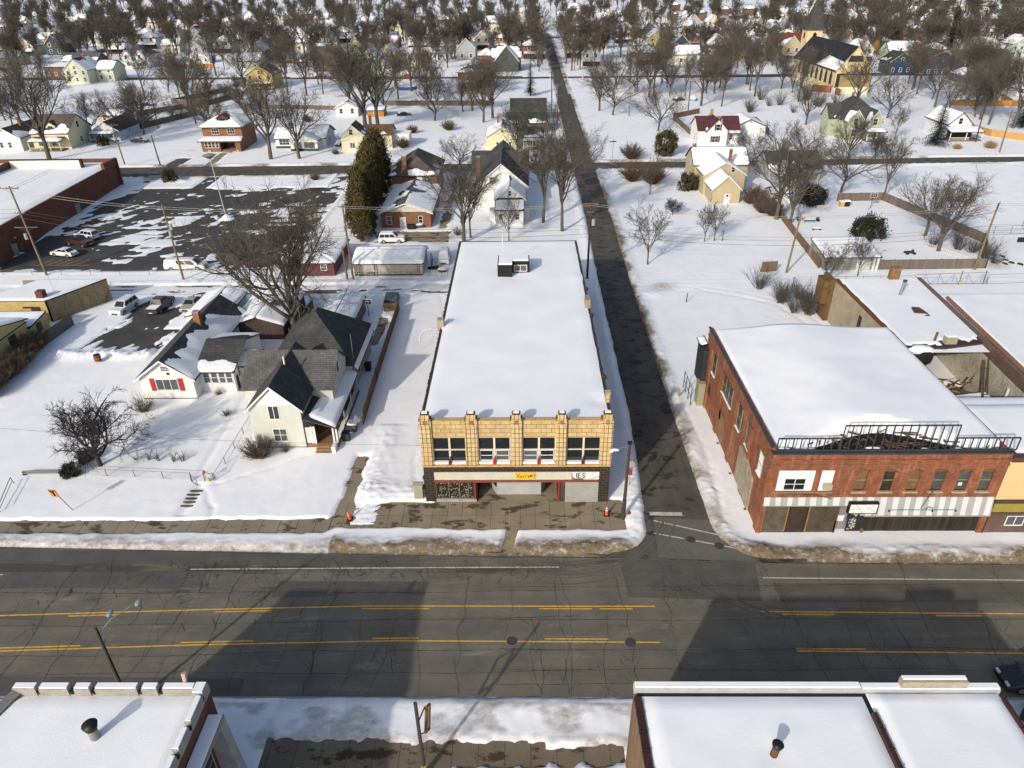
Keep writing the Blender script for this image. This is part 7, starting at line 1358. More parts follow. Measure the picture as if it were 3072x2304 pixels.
# ---------------------------------------------------------------- trees one can point to
for k, lab, x, y, s in (
 ('crab', 'dark twisted bare tree on the front lawn of the white cottage', -43.4, 58.9, 1.36), ('fan', 'great spreading bare tree rising between the white cottage and the yellow shed', -31.5, 88.9, 1.16),
 ('elm', 'bare tree with double trunk beside the brick bungalow drive', -10.6, 126.7, .95), ('tall', 'slender bare trunk right behind the double-trunked tree', -9.6, 129.5, .72), ('slim', 'small drooping bare tree in front of the white house', -2.4, 127.2, 1.15),
 ('tall', 'tall bare tree on the snow right of the white house, farther from the camera', 4.2, 137.9, 1.05), ('tall', 'tall bare tree with a kinked branch on the verge of the side street', 7.7, 132.6, 1.1), ('vase', 'bare tree at the kerb of the cross street, right of the white house', 9.2, 158, .95),
 ('slim', 'bushy bare tree alone in the lot beside the side street', 21.2, 114.8, 1.45), ('slim', 'left one of two slim bare trees in the open lot', 33.2, 126.1, 1.0), ('slim', 'right one of two slim bare trees in the open lot', 35.1, 126.4, 1.02), ('crab', 'small round dense bare tree in the open lot near the stucco house', 30.4, 142.4, .62),
 ('elm', 'big leaning bare tree at the brown fence of the fenced yard', 50.2, 139.0, 1.1), ('vase', 'second big bare tree leaning beside the brown fence', 52.0, 136.2, .95), ('round', 'wide bare tree behind the far corner of the fenced yard', 69.8, 157.3, 1.15), ('tall', 'thin pale bare tree at the far corner of the fenced yard', 77.3, 153.0, .75),
 ('elm', 'bare tree with upright branches inside the right side of the fenced yard', 74.0, 128.2, .72), ('vase', 'broad bare tree leaning right across the board fence', 72.5, 120.2, .95), ('slim', 'thin dark bare tree in front of the grey board shed', 54.0, 109.0, 1.0), ('slim', 'small bare tree in the thicket behind the ruined building', 47, 104, 1.1),
 ('vase', 'bare street tree with a thick trunk in front of the orange brick foursquare', -66.8, 194.6, 1.6), ('elm', 'bare street tree in front of the white bungalow porch', -59.2, 194.8, 1.12), ('elm', 'huge bare tree leaning over the yellow house at the left edge', -127.5, 196.5, 1.6), ('vase', 'very tall bare tree with twin trunks behind the cream gabled house', -48.5, 232, 1.95), ('elm', 'slightly smaller bare tree fused with the twin-trunked giant', -45.0, 235, 1.6),
 ('round', 'bare tree with a swooping low limb before the long board fence', -28.4, 247, 1.15), ('vase', 'bare tree at the end of the long board fence', -12.2, 243, 1.25), ('elm', 'bare tree close behind the tree at the fence end', -9.5, 250, 1.2), ('round', 'small bare tree beside the brick bungalow hedge', -36.5, 196, .55), ('round', 'bare tree spreading behind the white house roof', -15.5, 180, .8),
 ('vase', 'bare tree in front of the butter-yellow house corner', -1.0, 194, .95), ('tall', 'slim bare tree by the cross street corner', 7.6, 193, .8), ('round', 'wide bare tree on the snow beside the side street, lowest limb sweeping left', 30.7, 253.5, 1.25), ('vase', 'bushy bare tree behind the wide roadside tree', 27.0, 262, 1.15), ('round', 'bare tree fanning out above the round cedar', 41.4, 226.5, 1.25), ('elm', 'bare tree whose crown rises high behind the round cedar', 48.4, 290, 1.15),
 ('elm', 'double-stemmed bare tree behind the maroon-roofed house', 63.8, 270, 1.1), ('tall', 'slim bare tree beside the double-stemmed tree', 70.5, 268, .95), ('vase', 'bare tree between the church and the sage green house', 88.2, 233.5, .95), ('round', 'bare tree behind the sage green house, towards the navy house', 117.5, 243, 1.3), ('elm', 'bare tree crowding the navy house and the small white house', 112, 255, 1.2),
 ('round', 'low spreading bare tree at the cross street, left of the dark house', 56, 183, .8), ('round', 'low spreading bare tree at the cross street, middle of the row by the sage house', 71, 188, .85), ('vase', 'bare tree at the cross street, right end of the row by the sage house', 83, 187, .85), ('crab', 'low dark bare tree in front of the sage green house porch', 92, 192, 1.0),
 ('slim', 'leafless small tree beside the sage green house porch', 105.5, 211, 1.25), ('round', 'bare tree on the lawn of the brick foursquare, left of it', -100, 236, .9), ('elm', 'bare tree between fenced yards and the pale green house', -114, 262, 1.1), ('vase', 'bare tree over the ochre house in the left block', -120, 292, 1.25), ('round', 'round bare tree behind the light blue cottage', -131, 240, 1.05),
 ('elm', 'leaning bare tree in the far left meadow by the grey backdrop', -232, 470, 1.0), ('tall', 'pale slim tree in the meadow beyond the back street at left', -150, 392, .9)):
    usetree(k, lab, x, y, s, sz=s*1.15 if k == 'fan' else None)
for k, (x, y) in enumerate(((-40.1, 59.9), (-38.9, 59.8), (-37.6, 59.7), (-36.2, 59.5), (-35.1, 59.5))): usetree('sapling', ('palest', 'second', 'third', 'fourth', 'last')[k]+' small sapling of five in a row on the lawn, counted from the dark tree', x, y, (.7, 1.0, 1.05, 1.1, 1.05)[k], group='row of saplings')
for k, lab, x, y, s in (('shrub', 'bushy bare shrub at the corner of the white cottage', -43.6, 69.2, 1.15), ('shrub', 'small twiggy shrub alone on the lawn by the shovelled path', -33.7, 68.3, .5), ('shrub_dense', 'red-brown shrub at the corner of the grey-green house', -27.4, 60.3, .95), ('shrub', 'low twigs under the grey-green house window', -25.0, 61.3, .45), ('shrub', 'dead flower stalks under the cottage porch windows', -36.3, 73.0, .4),
 ('cedarbush', 'dark evergreen clump under the crab tree, nearer the guard rail', -45.5, 57.4, .38), ('cedarbush', 'dark evergreen clump under the crab tree, nearer the cottage', -45.4, 59.8, .36), ('yew', 'round dark snow-flecked bush in the islands of the parking lot', -84.2, 172.2, 1.0), ('redbush', 'brown bush in the snowy island at the drive into the lot', -49.5, 172.5, .5),
 ('cedarbush', 'big round dark evergreen bush in the middle of the fenced yard', 63, 127.2, 1.15), ('cedarbush', 'dark evergreen bush at the back of the fenced yard', 60.2, 149, 1.1), ('yew', 'round snow-topped bush beside the stucco house', 37.0, 160.8, 1.25), ('redbush', 'massive red-brown hedge bush at the street corner, left half', 25.8, 168.5, 1.15), ('redbush', 'massive red-brown hedge bush at the street corner, right half', 30.2, 166.0, 1.3),
 ('slim', 'bare bush-like tree growing through the corner hedge', 28.2, 157.5, 1.2), ('shrub_dense', 'thin bare bush behind the corner hedge on the cross street', 28.6, 190.5, 1.7), ('roundcedar', 'big clipped round brown-green cedar by the cross street', 37.8, 194.2, 1.12), ('shrub_dense', 'bare bush in the empty lot behind the brick building roof', 33.0, 78.0, 1.0), ('shrub', 'reddish shrub beside the brick bungalow drive', -12.2, 131, .9),
 ('shrub_dense', 'bare shrub behind the yellow-green hedge of the cream house', -33.2, 206.5, 1.2), ('shrub_dense', 'reddish round shrub on the lawn behind the cream house', -70.5, 247, 1.0), ('redbush', 'brown shrubs in front of the swooping tree, nearer the hedge', -33, 227, .7), ('shrub_dense', 'thin shrub in the field behind the brick bungalow', -22.5, 231, 1.3), ('shrub_dense', 'weedy bush beside the white bungalow drive', -50.5, 199.5, .6),
 ('drygrass', 'straw-coloured grass clump before the small white gabled house, nearer the spruce', 116.5, 198.5, 1.1), ('drygrass', 'straw-coloured grass clump before the small white gabled house, farther from the spruce', 125.5, 199.0, 1.5), ('shrub_dense', 'red bush beside the pale green house', -118, 330, 1.6), ('yew', 'dark bush in front of the light blue cottage', -121.5, 213.5, .9), ('yew', 'black bush growing on the snowy lean-to at the left edge', -68.9, 88.6, .42)):
    usetree(k, lab, x, y, s)
rt = random.Random(21)
for k in range(11): usetree('shrub_dense', 'brown hedge shrub along the wall at the left edge', -65.4-.25*math.sin(k)+.16*k, 86-1.35*k, .9+.25*rt.random(), group='hedge along the left houses')
for k in range(9): usetree('thicket', 'tangled bare thicket stem behind the ruined building', rt.uniform(36.5, 42.2), rt.uniform(93, 104), rt.uniform(.7, 1.0), group='thicket by the ruin')
for k in range(7): usetree('thicket', 'brushwood thicket along the right fence of the big yard', 73.5+rt.uniform(-2, 6), 113.5+k*1.8, rt.uniform(.6, .9), group='brush along the yard fence')
for k in range(6): usetree('shrub_dense', 'brush growing under the leaning trees by the brown fence', 49.3+rt.uniform(-1.5, 1), 141+k*2.2, rt.uniform(.9, 1.4), group='brush under the leaning trees')
for k in range(12): usetree('thicket', 'scrubby bush in the weedy ground behind the left block', rt.uniform(-126, -100), rt.uniform(240, 300), rt.uniform(.6, 1.1), group='scrub of the left block')
for k in range(12): usetree('thicket', 'scrub along the fence line between church and maroon-roofed house', rt.uniform(76, 112), rt.uniform(248, 285), rt.uniform(.7, 1.3), group='scrub by the church')
for k, (x, y, s) in enumerate(((-29.4, 127.6, .7), (-30.6, 130.5, .85), (-31.2, 135, .95), (-30.6, 139.5, .95), (-31.4, 144, 1.05), (-31.6, 149, 1.05), (-31.8, 154.5, 1.1), (-32.0, 160, 1.1), (-32.4, 166, 1.0), (-28.6, 131, .5))): usetree('arbor', 'tall brown-green arborvitae in the hedge row beside the brick bungalow', x, y, s, group='arborvitae hedge row', sz=s*1.08)
for k, lab, x, y, s in (('spruce', 'blue-green spruce on the verge of the side street, by the grey gabled house', 3.6, 297, 1.0), ('spruce_b', 'dark spruce in front of the small white gabled house', 112.9, 202.8, 1.12), ('spruce_b', 'dark pine cut off by the right edge', 150, 226, 1.15), ('spruce', 'tall dark spruce in the far right corner', 232, 430, 2.2), ('spruce', 'dark spruce behind the church, left of its spire', 126, 400, 1.2), ('spruce_b', 'dark evergreen in the far left corner', -330, 610, 1.8), ('spruce_b', 'evergreen in front of the far yellow gable', 78, 420, 1.0), ('spruce', 'dark evergreen among the far houses right of the street', 150, 515, 1.4), ('spruce_b', 'big dark evergreen behind the far green-and-white house', 98, 395, 1.3), ('spruce', 'lone evergreen rising among far bare trees behind the mint house', -70, 420, 1.4)):
    usetree(k, lab, x, y, s)
# ================================================================ houses of the blocks beyond the cross street
RFS = dict(dk=SH_DK, br=SH_BR, gr=SH_GR, gn=SH_GN, rd=SH_RD, tn=SH_TN, ru=SH_RU)
H = House('foursquare_house', 'orange brick foursquare house with a dormer and a snowy front porch roof', 'house', (-83, 206, 0)); H.vol(-88.7, -77.7, 206.5, 217.5, 6.3, 9.6, 'hip', BRICKO, SH_BR, .8, cover=.72, thick=.16, res=.6); c = [(-89.4, 203.2, 3.1), (-77.0, 203.2, 3.1), (-77.6, 206.6, 3.8), (-88.8, 206.6, 3.8)]; b = MB(); b.slab(c, .25); r_ = part('porch_roof', b, SH_BR, H.t); snow_sheet(c, .2, 1, .5, 4, r_)
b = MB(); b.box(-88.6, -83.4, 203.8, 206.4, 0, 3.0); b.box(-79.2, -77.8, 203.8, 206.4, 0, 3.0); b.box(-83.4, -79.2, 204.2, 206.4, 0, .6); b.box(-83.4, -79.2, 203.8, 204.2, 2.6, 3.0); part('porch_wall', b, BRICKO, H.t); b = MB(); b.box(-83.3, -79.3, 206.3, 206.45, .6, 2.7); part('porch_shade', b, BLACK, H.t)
for i in range(4): H.win('S', -87.6+i*1.0, 1.3, .75, 1.4, 203.8, 1, 2)
for x in (-86.0, -81.6): H.win('S', x, 4.4, 1.9, 1.4, 206.5, 3, 2)
b = MB(); b.extr([(-84.6, 208.0, 7.0), (-81.6, 208.0, 7.0), (-81.6, 208.0, 8.3), (-83.1, 208.0, 9.2), (-84.6, 208.0, 8.3)], (0, 3, 0)); dm = part('dormer', b, plain('dormer_maroon', (.10, .04, .03), .8), H.t); b = MB(); b.slab([(-85.1, 207.6, 8.2), (-83.1, 207.6, 9.35), (-83.1, 211, 9.35), (-85.1, 211, 8.2)], .12); b.slab([(-83.1, 207.6, 9.35), (-81.1, 207.6, 8.2), (-81.1, 211, 8.2), (-83.1, 211, 9.35)], .12); part('roof', b, SH_BR, dm); b = MB(); b.box(-83.8, -82.4, 207.95, 208, 7.2, 8.1); part('window', b, GLASS, dm)
H.chim(-79, 215.5, 8, 10.6, .8, BRICKO); b = MB(); b.box(-82.6, -80.4, 202.2, 203.8, .05, .35); part('step', b, CONC, H.t); b = MB(); b.box(-87.1, -86.3, 203.72, 203.8, .1, .7); b.box(-79, -78.5, 203.72, 203.8, .1, .7); part('vent_board', b, plain('board_yellow', (.5, .36, .1), .8), H.t); H.done()
H = House('blue_cottage', 'light blue cottage with a white gabled porch beside the parked dark car', 'house', (-123, 222, 0)); H.vol(-127.2, -119.4, 220, 233, 3.2, 5.6, 'y', S_LB, SH_DK, .4, cover=.15, thick=.12, trim=WHITE); H.porch(-127.2, -120, 217.6, 220, 2.7, SH_DK, 1, rise=.5); H.win('S', -126, 1.1, 1.0, 1.3, 220, 1); H.win('S', -122.6, 1.1, 1.0, 1.3, 220, 1); H.win('E', 226, 1.2, .9, 1.3, -119.4, 1); b = MB(); b.extr([(-126.6, 219.9, 3.4), (-120, 219.9, 3.4), (-123.3, 219.9, 5.3)], (0, .08, 0)); part('gable_panel', b, WHITE, H.t); H.done()
H = House('yellow_house', 'two-storey pale yellow house with a porch and a small dormer at the left edge', 'house', (-133, 208, 0)); H.vol(-139, -128.4, 209.5, 222, 4.6, 8.6, 'x', S_YE, SH_BR, .4, thick=.14, covers=[.42, .2]); H.porch(-138.5, -129.5, 206.2, 209.5, 2.9, SH_BR, .75, post=S_YE, rise=.7, nposts=4); H.win('S', -137.5, 1.1, 1.2, 1.4, 209.5, 2); H.win('S', -133.5, 1.1, 1.2, 1.4, 209.5, 2); H.win('E', 215, 1.1, 1.1, 1.4, -128.4, 1); H.win('E', 215, 5.1, 1.1, 1.5, -128.4, 1); b = MB(); b.extr([(-135.2, 211.2, 4.8), (-132.4, 211.2, 4.8), (-132.4, 211.2, 6.2), (-133.8, 211.2, 7.2), (-135.2, 211.2, 6.2)], (0, 3, 0)); dm = part('dormer', b, S_YE, H.t); b = MB(); b.slab([(-135.6, 210.8, 6.1), (-133.8, 210.8, 7.4), (-133.8, 214, 7.4), (-135.6, 214, 6.1)], .12); b.slab([(-133.8, 210.8, 7.4), (-132.0, 210.8, 6.1), (-132.0, 214, 6.1), (-133.8, 214, 7.4)], .12); part('roof', b, SH_BR, dm); b = MB(); b.box(-134.4, -133.2, 211.1, 211.2, 5.1, 6.1); part('window', b, GLASS, dm); H.done()
H = House('white_cottage', 'white gabled cottage cut off by the left edge', 'house', (-145, 207, 0)); H.vol(-149, -140.8, 207, 220, 3.9, 6.4, 'y', S_WH, SH_DK, .4, cover=.3, trim=WHITE); H.win('S', -147, 1.2, .9, 1.4, 207, 1); H.win('S', -144.6, 1.2, .9, 1.4, 207, 1); H.chim(-144, 214, 5.5, 7.6, .7, BRICKR); H.done()
H = House('bungalow', 'white bungalow with snowy roof, gabled porch and dark green base', 'house', (-62, 206, 0)); H.vol(-69, -55, 207.5, 219, 3.0, 5.4, 'x', S_WH, SH_GR, .5, cover=1, thick=.16); H.vol(-63.8, -56.4, 203.8, 208, 2.9, 4.6, 'y', S_WH, SH_GR, .4, cover=1, thick=.14, trim=WHITE); b = MB(); b.box(-63.9, -56.3, 203.7, 203.85, 0, .75); b.box(-69.1, -63.8, 207.4, 207.5, 0, .75); part('green_base', b, plain('base_green', (.02, .06, .04), .7), H.t); b = MB(); b.box(-62.8, -60.8, 203.7, 203.8, .2, 2.5); b.box(-60, -57.2, 203.7, 203.8, .9, 2.5); part('porch_screen', b, GLASSG, H.t); H.win('S', -68, 1.1, 2.8, 1.4, 207.5, 3); H.win('E', 212, 1.1, .9, 1.3, -55, 1); H.chim(-65.5, 211, 4, 6.2, .6, BRICKBR); H.done()
H = House('gabled_house', 'cream gabled house with dark brown roof and a long rear wing beside the arborvitae', 'house', (-42, 204, 0)); H.vol(-49.3, -43.0, 202.5, 209, 4.6, 7.2, 'y', S_CR, SH_BR, .35, covers=[.1, .35], thick=.12, trim=WHITE); H.vol(-43.2, -36.0, 206, 213, 4.0, 6.0, 'x', S_CR, shingle('shingle_rustbrown', (.12, .07, .04)), .3, cover=.1); H.win('S', -46.9, 4.6, .9, 1.4, 202.5, 1); H.win('S', -47, 1.1, 1.3, 1.4, 202.5, 2, 1, pane=GLASSG); H.win('S', -42, 1.2, .7, 1.2, 206, 1); H.chim(-42.5, 211, 5, 8.2, .7, BRICKBR); b = MB(); b.box(-36, -31.5, 208, 213, 0, 3.4); part('rear_annexe', b, S_WH, H.t); b = MB(); b.box(-36.1, -31.4, 207.9, 213.1, 3.4, 3.6); part('annexe_snow', b, SNOW, H.t); H.done()
H = House('yellow_gabled_house', 'butter-yellow gabled house behind the white house, snowy roof', 'house', (-5, 202, 0)); H.vol(-9.4, -1.1, 201, 212, 4.2, 6.6, 'y', S_YE, SH_GR, .4, covers=[.9, .75], thick=.15, trim=WHITE); H.vol(-1.2, 6.0, 204.5, 212, 3.2, 5.2, 'x', S_YE, SH_GN, .3, cover=.35); H.porch(.5, 5.5, 202.2, 204.5, 2.6, SH_GN, 1, rise=.3); H.win('S', -6.8, 1.3, .6, 1.3, 201, 1); H.win('S', -3.4, 1.3, .6, 1.3, 201, 1); b = MB(); b.ball((-5.2, 200.97, 5.4), .25, .03, .3); part('vent', b, BLACK, H.t); H.chim(-6.4, 209, 5.5, 8.2, .6, BRICKR); H.done()
H = House('grey_roof_garage', 'long garage with a plain dark roof behind the butter-yellow house', 'garage', (2.5, 255, 0)); H.vol(-3.3, 8, 246, 254.5, 3.2, 6.3, 'x', planks('garage_boards', (.13, .12, .1), .3), shingle('shingle_slate', (.055, .06, .052)), .4, cover=0); H.done()
H = House('green_roof_house', 'dark green-roofed house between the garage and the butter-yellow house', 'house', (2, 232, 0)); H.vol(-4, 7.5, 226, 236, 3.0, 5.2, 'x', S_BR, SH_GN, .4, covers=[.3, .5]); H.win('S', 0, 1.2, 2, 1.3, 226, 2); H.done()
H = House('maroon_roof_house', 'white two-storey house with maroon cross roof and green shutters', 'house', (55, 209, 0)); H.vol(48.9, 53.2, 206.5, 216, 4.2, 7.0, 'x', S_WH, SH_RD, .3, cover=.2); H.vol(50.9, 56.6, 205.2, 214, 4.3, 7.2, 'y', S_WH, SH_RD, .35, covers=[.32, .15], trim=SH_RD); H.vol(56.5, 60.5, 208, 215, 4.2, 6.9, 'x', S_WH, SH_RD, .3, cover=.2)
for x, z in ((53.4, 4.3), (52.6, 1.2)):
    H.win('S', x, z, .95 if z > 4 else 1.6, 1.5, 205.2, 1 if z > 4 else 2); b = MB(); w_ = .95 if z > 4 else 1.6; b.box(x-.45, x-.08, 205.1, 205.2, z-.05, z+1.55); b.box(x+w_+.08, x+w_+.45, 205.1, 205.2, z-.05, z+1.55); part('shutter', b, plain('shutter_green', (.02, .06, .04), .6), H.t)
H.win('W', 209.6, 1.2, .9, 1.4, 48.9, 1); H.win('S', 58, 1.2, .8, 1.3, 208, 1); b = MB(); b.slab([(56.4, 206.6, 3.2), (61, 206.6, 3.2), (61, 208, 3.7), (56.4, 208, 3.7)], .15); pr = part('porch_roof', b, SH_RD, H.t); snow_sheet([(56.4, 206.6, 3.2), (61, 206.6, 3.2), (61, 208, 3.7), (56.4, 208, 3.7)], .16, 1, .4, 3, pr); H.chim(53.6, 213, 6.6, 8.4, .7, plain('chimney_tan', (.35, .26, .12), .9)); H.done()
H = House('white_outbuilding', 'white gabled garage with a smooth snow roof beside the maroon-roofed house', 'garage', (66, 219, 0)); H.vol(61.7, 70.9, 217.5, 228, 3.0, 4.9, 'y', S_WH, SH_GR, .4, cover=1, thick=.2, trim=BLACK); b = MB(); b.ball((66.4, 217.45, 4.1), .2, .03, .2); part('vent', b, BLACK, H.t); H.done()
H = House('sage_house', 'large sage green Victorian house with steep dark gables and snowy porch', 'house', (95, 212, 0)); H.vol(90.4, 101.6, 213, 226, 5.4, 10.4, 'hip', S_GN, SH_DK, .4, cover=.0, thick=.12, ridge_in=.7); H.vol(91.2, 95.8, 210.6, 216, 5.5, 8.3, 'y', S_GN, SH_DK, .4, covers=[.55, .3], trim=WHITE); H.vol(97.2, 101.0, 210.8, 216, 5.4, 8.0, 'y', S_GN, SH_DK, .4, covers=[.5, .5], trim=WHITE); H.vol(88.4, 92, 217, 223, 5.3, 8.6, 'x', S_GN, SH_DK, .3, covers=[.55, .2]); H.porch(96.2, 101.4, 207.8, 210.8, 2.9, SH_DK, 1, rise=.6)
for x, z, w_, hh in ((92.8, 1.2, 1.2, 1.9), (92.9, 4.3, 1.1, 1.7), (98.4, 4.2, 1.1, 1.6)): H.win('S', x, z, w_, hh, 210.6 if x < 96 else 210.8, 1, 2)
for y, z in ((214, 1.3), (218.5, 1.3), (214.5, 4.2), (219.5, 4.2)): H.win('W', y, z, .8, 1.5, 90.4 if y < 217 else 88.4, 1, 2)
H.chim(96, 222, 9.5, 11.2, .6, BRICKR); H.done()
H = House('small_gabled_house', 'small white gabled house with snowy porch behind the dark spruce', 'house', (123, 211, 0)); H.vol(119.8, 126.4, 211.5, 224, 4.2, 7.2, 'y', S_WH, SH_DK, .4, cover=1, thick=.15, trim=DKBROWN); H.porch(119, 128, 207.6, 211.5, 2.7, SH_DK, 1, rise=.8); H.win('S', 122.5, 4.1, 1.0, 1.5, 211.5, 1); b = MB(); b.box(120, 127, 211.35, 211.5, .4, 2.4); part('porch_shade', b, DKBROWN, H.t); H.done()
H = House('church', 'cream church with black roof, row of pointed windows and a dark spire', 'church', (127, 300, 0)); CRC = plain('church_cream', (.66, .54, .30), .85, .12, .5); H.vol(120.2, 133.2, 297, 345, 8.2, 16.2, 'y', CRC, shingle('shingle_black', (.03, .03, .036)), .5, thick=.2, res=1.0, trim=CREAMTRIM, covers=[.0, .0]); snow_sheet([(119.7, 296.6, 7.9), (119.7, 296.6, 7.9), (119.7, 322, 7.9), (123.6, 318, 12.4)][:0] or [(119.8, 318, 7.95), (119.8, 296.7, 7.95), (122.2, 296.7, 10.9), (122.8, 313, 11.6)], .25, 1, .8, 3, H.t)
b = MB(); b.box(120.8, 132.6, 294.4, 297.0, 0, 6.6); part('buff_brick_annexe', b, brick('buff_brick', (.36, .28, .13), (.3, .23, .1), (.22, .17, .1), .5, .2, .02), H.t); b = MB(); b.box(120.7, 132.7, 294.3, 297, 6.6, 6.8); b.box(120.6, 120.8, 294.2, 297, 0, 6.6); b.box(132.6, 132.8, 294.2, 297, 0, 6.6); part('annexe_trim', b, DKBROWN, H.t); b = MB(); b.box(120.7, 132.7, 294.2, 294.4, 0, 2.4); part('white_base', b, plain('base_cream', (.66, .60, .42), .8), H.t)
b = MB(); b.extr([(123.8, 296.6, 11.0), (129.6, 296.6, 11.0), (128.8, 296.6, 13.0), (124.6, 296.6, 13.0)], (0, .5, 0)); part('dark_louvre', b, plain('louvre_black', (.02, .02, .024), .8), H.t); b = MB(); b.extr([(126.7+1.35*math.cos(a), 296.9, 8.4+1.7*math.sin(a)) for a in np.linspace(0, 6.28, 17)[:-1]], (0, .08, 0)); part('round_panel', b, plain('round_tan', (.45, .34, .16), .9, .3, 1), H.t); b = MB(); b.box(124.2, 125.6, 296.95, 297, 6.9, 7.4); b.box(128.6, 130, 296.95, 297, 6.9, 7.4); part('small_window', b, BLACK, H.t)
for k in range(8):
    y = 300.5+k*5.1; b = MB(); b.extr([(120.15, y, 2.6), (120.15, y+1.7, 2.6), (120.15, y+1.7, 5.9), (120.15, y+.85, 7.3), (120.15, y, 5.9)], (.08, 0, 0)); w_ = part('arched_window', b, plain('church_glass', (.035, .028, .022), .4, .4), H.t)
    q = MB(); q.path([(120.12, y-.12, 2.4), (120.12, y-.12, 5.9), (120.12, y+.85, 7.5), (120.12, y+1.82, 5.9), (120.12, y+1.82, 2.4)], .12, 4); part('frame', q, DKBROWN, w_)
b = MB(); b.box(119.0, 121.5, 292.5, 296, 0, 2.0); part('side_lobby', b, S_WH, H.t); b = MB(); b.box(119, 121.6, 292.4, 296, 2.0, 2.3); part('lobby_snow', b, SNOW, H.t)
b = MB(); b.box(124.5, 131, 347, 353.5, 0, 18.2); tw_ = part('tower', b, CRC, H.t); b = MB(); b.add([(123.8, 346.3, 18.2), (131.7, 346.3, 18.2), (131.7, 354.2, 18.2), (123.8, 354.2, 18.2), (127.75, 350.2, 31)], [(0, 1, 4), (1, 2, 4), (2, 3, 4), (3, 0, 4), (3, 2, 1, 0)]); sp_ = part('spire', b, SH_DK, tw_)
b = MB(); b.cyl((127.75, 350.2, 30.5), (127.75, 350.2, 34), .1, n=5); part('finial', b, STEEL, tw_)
for a_, fc in ((346.9, 'S'), (124.4, 'W')):
    b = MB()
    if fc == 'S': b.extr([(127, a_, 14.8), (128.6, a_, 14.8), (128.6, a_, 16.6), (127.8, a_, 17.4), (127, a_, 16.6)], (0, .15, 0))
    else: b.extr([(a_, 349.4, 14.8), (a_, 351, 14.8), (a_, 351, 16.6), (a_, 350.2, 17.4), (a_, 349.4, 16.6)], (.15, 0, 0))
    part('belfry_opening', b, BLACK, tw_)
H.done()
def simple(lab, x0, x1, y0, depth, eave, ridge, ax, wall, roof, cover, cat='house', name='house', storeys=1, porch=False, chim=True, covers=None):
    H = House(name, lab, cat, ((x0+x1)/2, y0, 0)); H.vol(x0, x1, y0, y0+depth, eave, ridge, ax, wall, roof, .45, thick=.18, res=.9, cover=cover, covers=covers, trim=WHITE)
    n = max(1, int((x1-x0)/3.2))
    for i in range(n):
        for s_ in range(storeys): H.win('S', x0+(x1-x0)*(i+.5)/n-.5, 1.2+2.8*s_, 1.0, 1.5, y0, 1, 2, fw=.12)
    if ax == 'y' and ridge-eave > 2: H.win('S', (x0+x1)/2-.5, eave+.3, .95, 1.2, y0, 1, 2, fw=.12)
    if porch: H.porch(x0+.5, x1-.5, y0-2.4, y0, 2.7, roof, 1, rails=False)
    if chim: H.chim(x0+(x1-x0)*.62, y0+depth*.55, (eave+ridge)/2, ridge+1.1, .7, BRICKR)
    H.done(); return H.t
simple('pale green gabled house with a snowy steep roof near the left edge', -204.5, -194, 345, 14, 6.0, 10.5, 'y', S_PG, SH_BR, .8, storeys=2); simple('pale green side wing with a bay, joined behind the pale green gabled house', -193.8, -186, 352, 12, 5.4, 8.6, 'x', S_PG, SH_BR, .85, storeys=2)
H = House('white_dormer_house', 'white house with black hipped roof and two front gables in the far left meadow', 'house', (-199, 402, 0)); H.vol(-206, -193, 403, 416, 6.2, 11, 'hip', S_WH, SH_DK, .5, cover=.05); H.vol(-205.6, -201, 401.8, 406, 6.2, 8.8, 'y', S_WH, SH_DK, .4, cover=.9, trim=WHITE); H.vol(-198.6, -194.2, 401.8, 406, 6.2, 8.6, 'y', S_WH, SH_DK, .4, cover=.8, trim=WHITE); H.porch(-200, -194.4, 399, 401.8, 3, SH_DK, 1)
for x in (-204.2, -197.2): H.win('S', x, 4.6, 1.2, 1.7, 401.8, 1, 2)
H.win('S', -203.8, 1.3, 1.2, 1.7, 401.8, 2); H.done()
simple('ochre-yellow house with brown gambrel-like roof behind the left block', -115, -103.5, 322, 13, 5.8, 9.4, 'y', siding('siding_gold', (.48, .36, .10)), SH_BR, .12, storeys=2, porch=True)
simple('mint green gabled house behind the big bare tree', -76.5, -68.5, 375, 12, 6.6, 10.5, 'y', S_MINT, SH_GR, 1, storeys=2); simple('low white house with a dark porch beside the mint green house', -68, -59.5, 377, 11, 4.2, 7.2, 'y', S_WH, SH_GR, .75, porch=False); simple('small tan gabled house right of the low white house', -54.3, -47.5, 373, 11, 4.2, 7.0, 'y', S_TN, SH_BR, .8)
simple('dark brown shingled house behind the big bare tree, steep roof', -101, -88, 378, 12, 6.0, 11, 'x', S_BR, SH_BR, .1, storeys=2)
H = House('brick_square_house', 'dark red brick square house with a snowy hip roof beside the side street', 'house', (-19, 318, 0)); H.vol(-26, -13, 318, 331, 6.4, 9.6, 'hip', BRICKD, SH_GN, .8, cover=.55, thick=.18, res=.8); H.porch(-25.5, -15, 315, 318, 3, SH_DK, 1, post=BRICKD)
for x in (-24, -17.5): H.win('S', x, 4.2, 1.3, 1.6, 318, 1); H.win('S', x, 1.2, 1.3, 1.6, 318, 1)
H.chim(-19.5, 326, 8.5, 11, .8, BRICKD); H.done()
H = House('green_gable_house', 'grey-green steep gabled house with white trim on the corner of the back street', 'house', (-7, 376, 0)); H.vol(-12.5, -1.2, 370, 384, 5.0, 11.5, 'y', plain('roof_green_grey', (.07, .085, .075), .9), SH_DK, .6, covers=[.95, .75], thick=.2, trim=WHITE); H.vol(-14, 0, 377, 385, 6, 10.5, 'x', S_DK, SH_DK, .4, cover=.7); H.chim(-10.5, 381, 9, 13, .8, BRICKR); H.done()
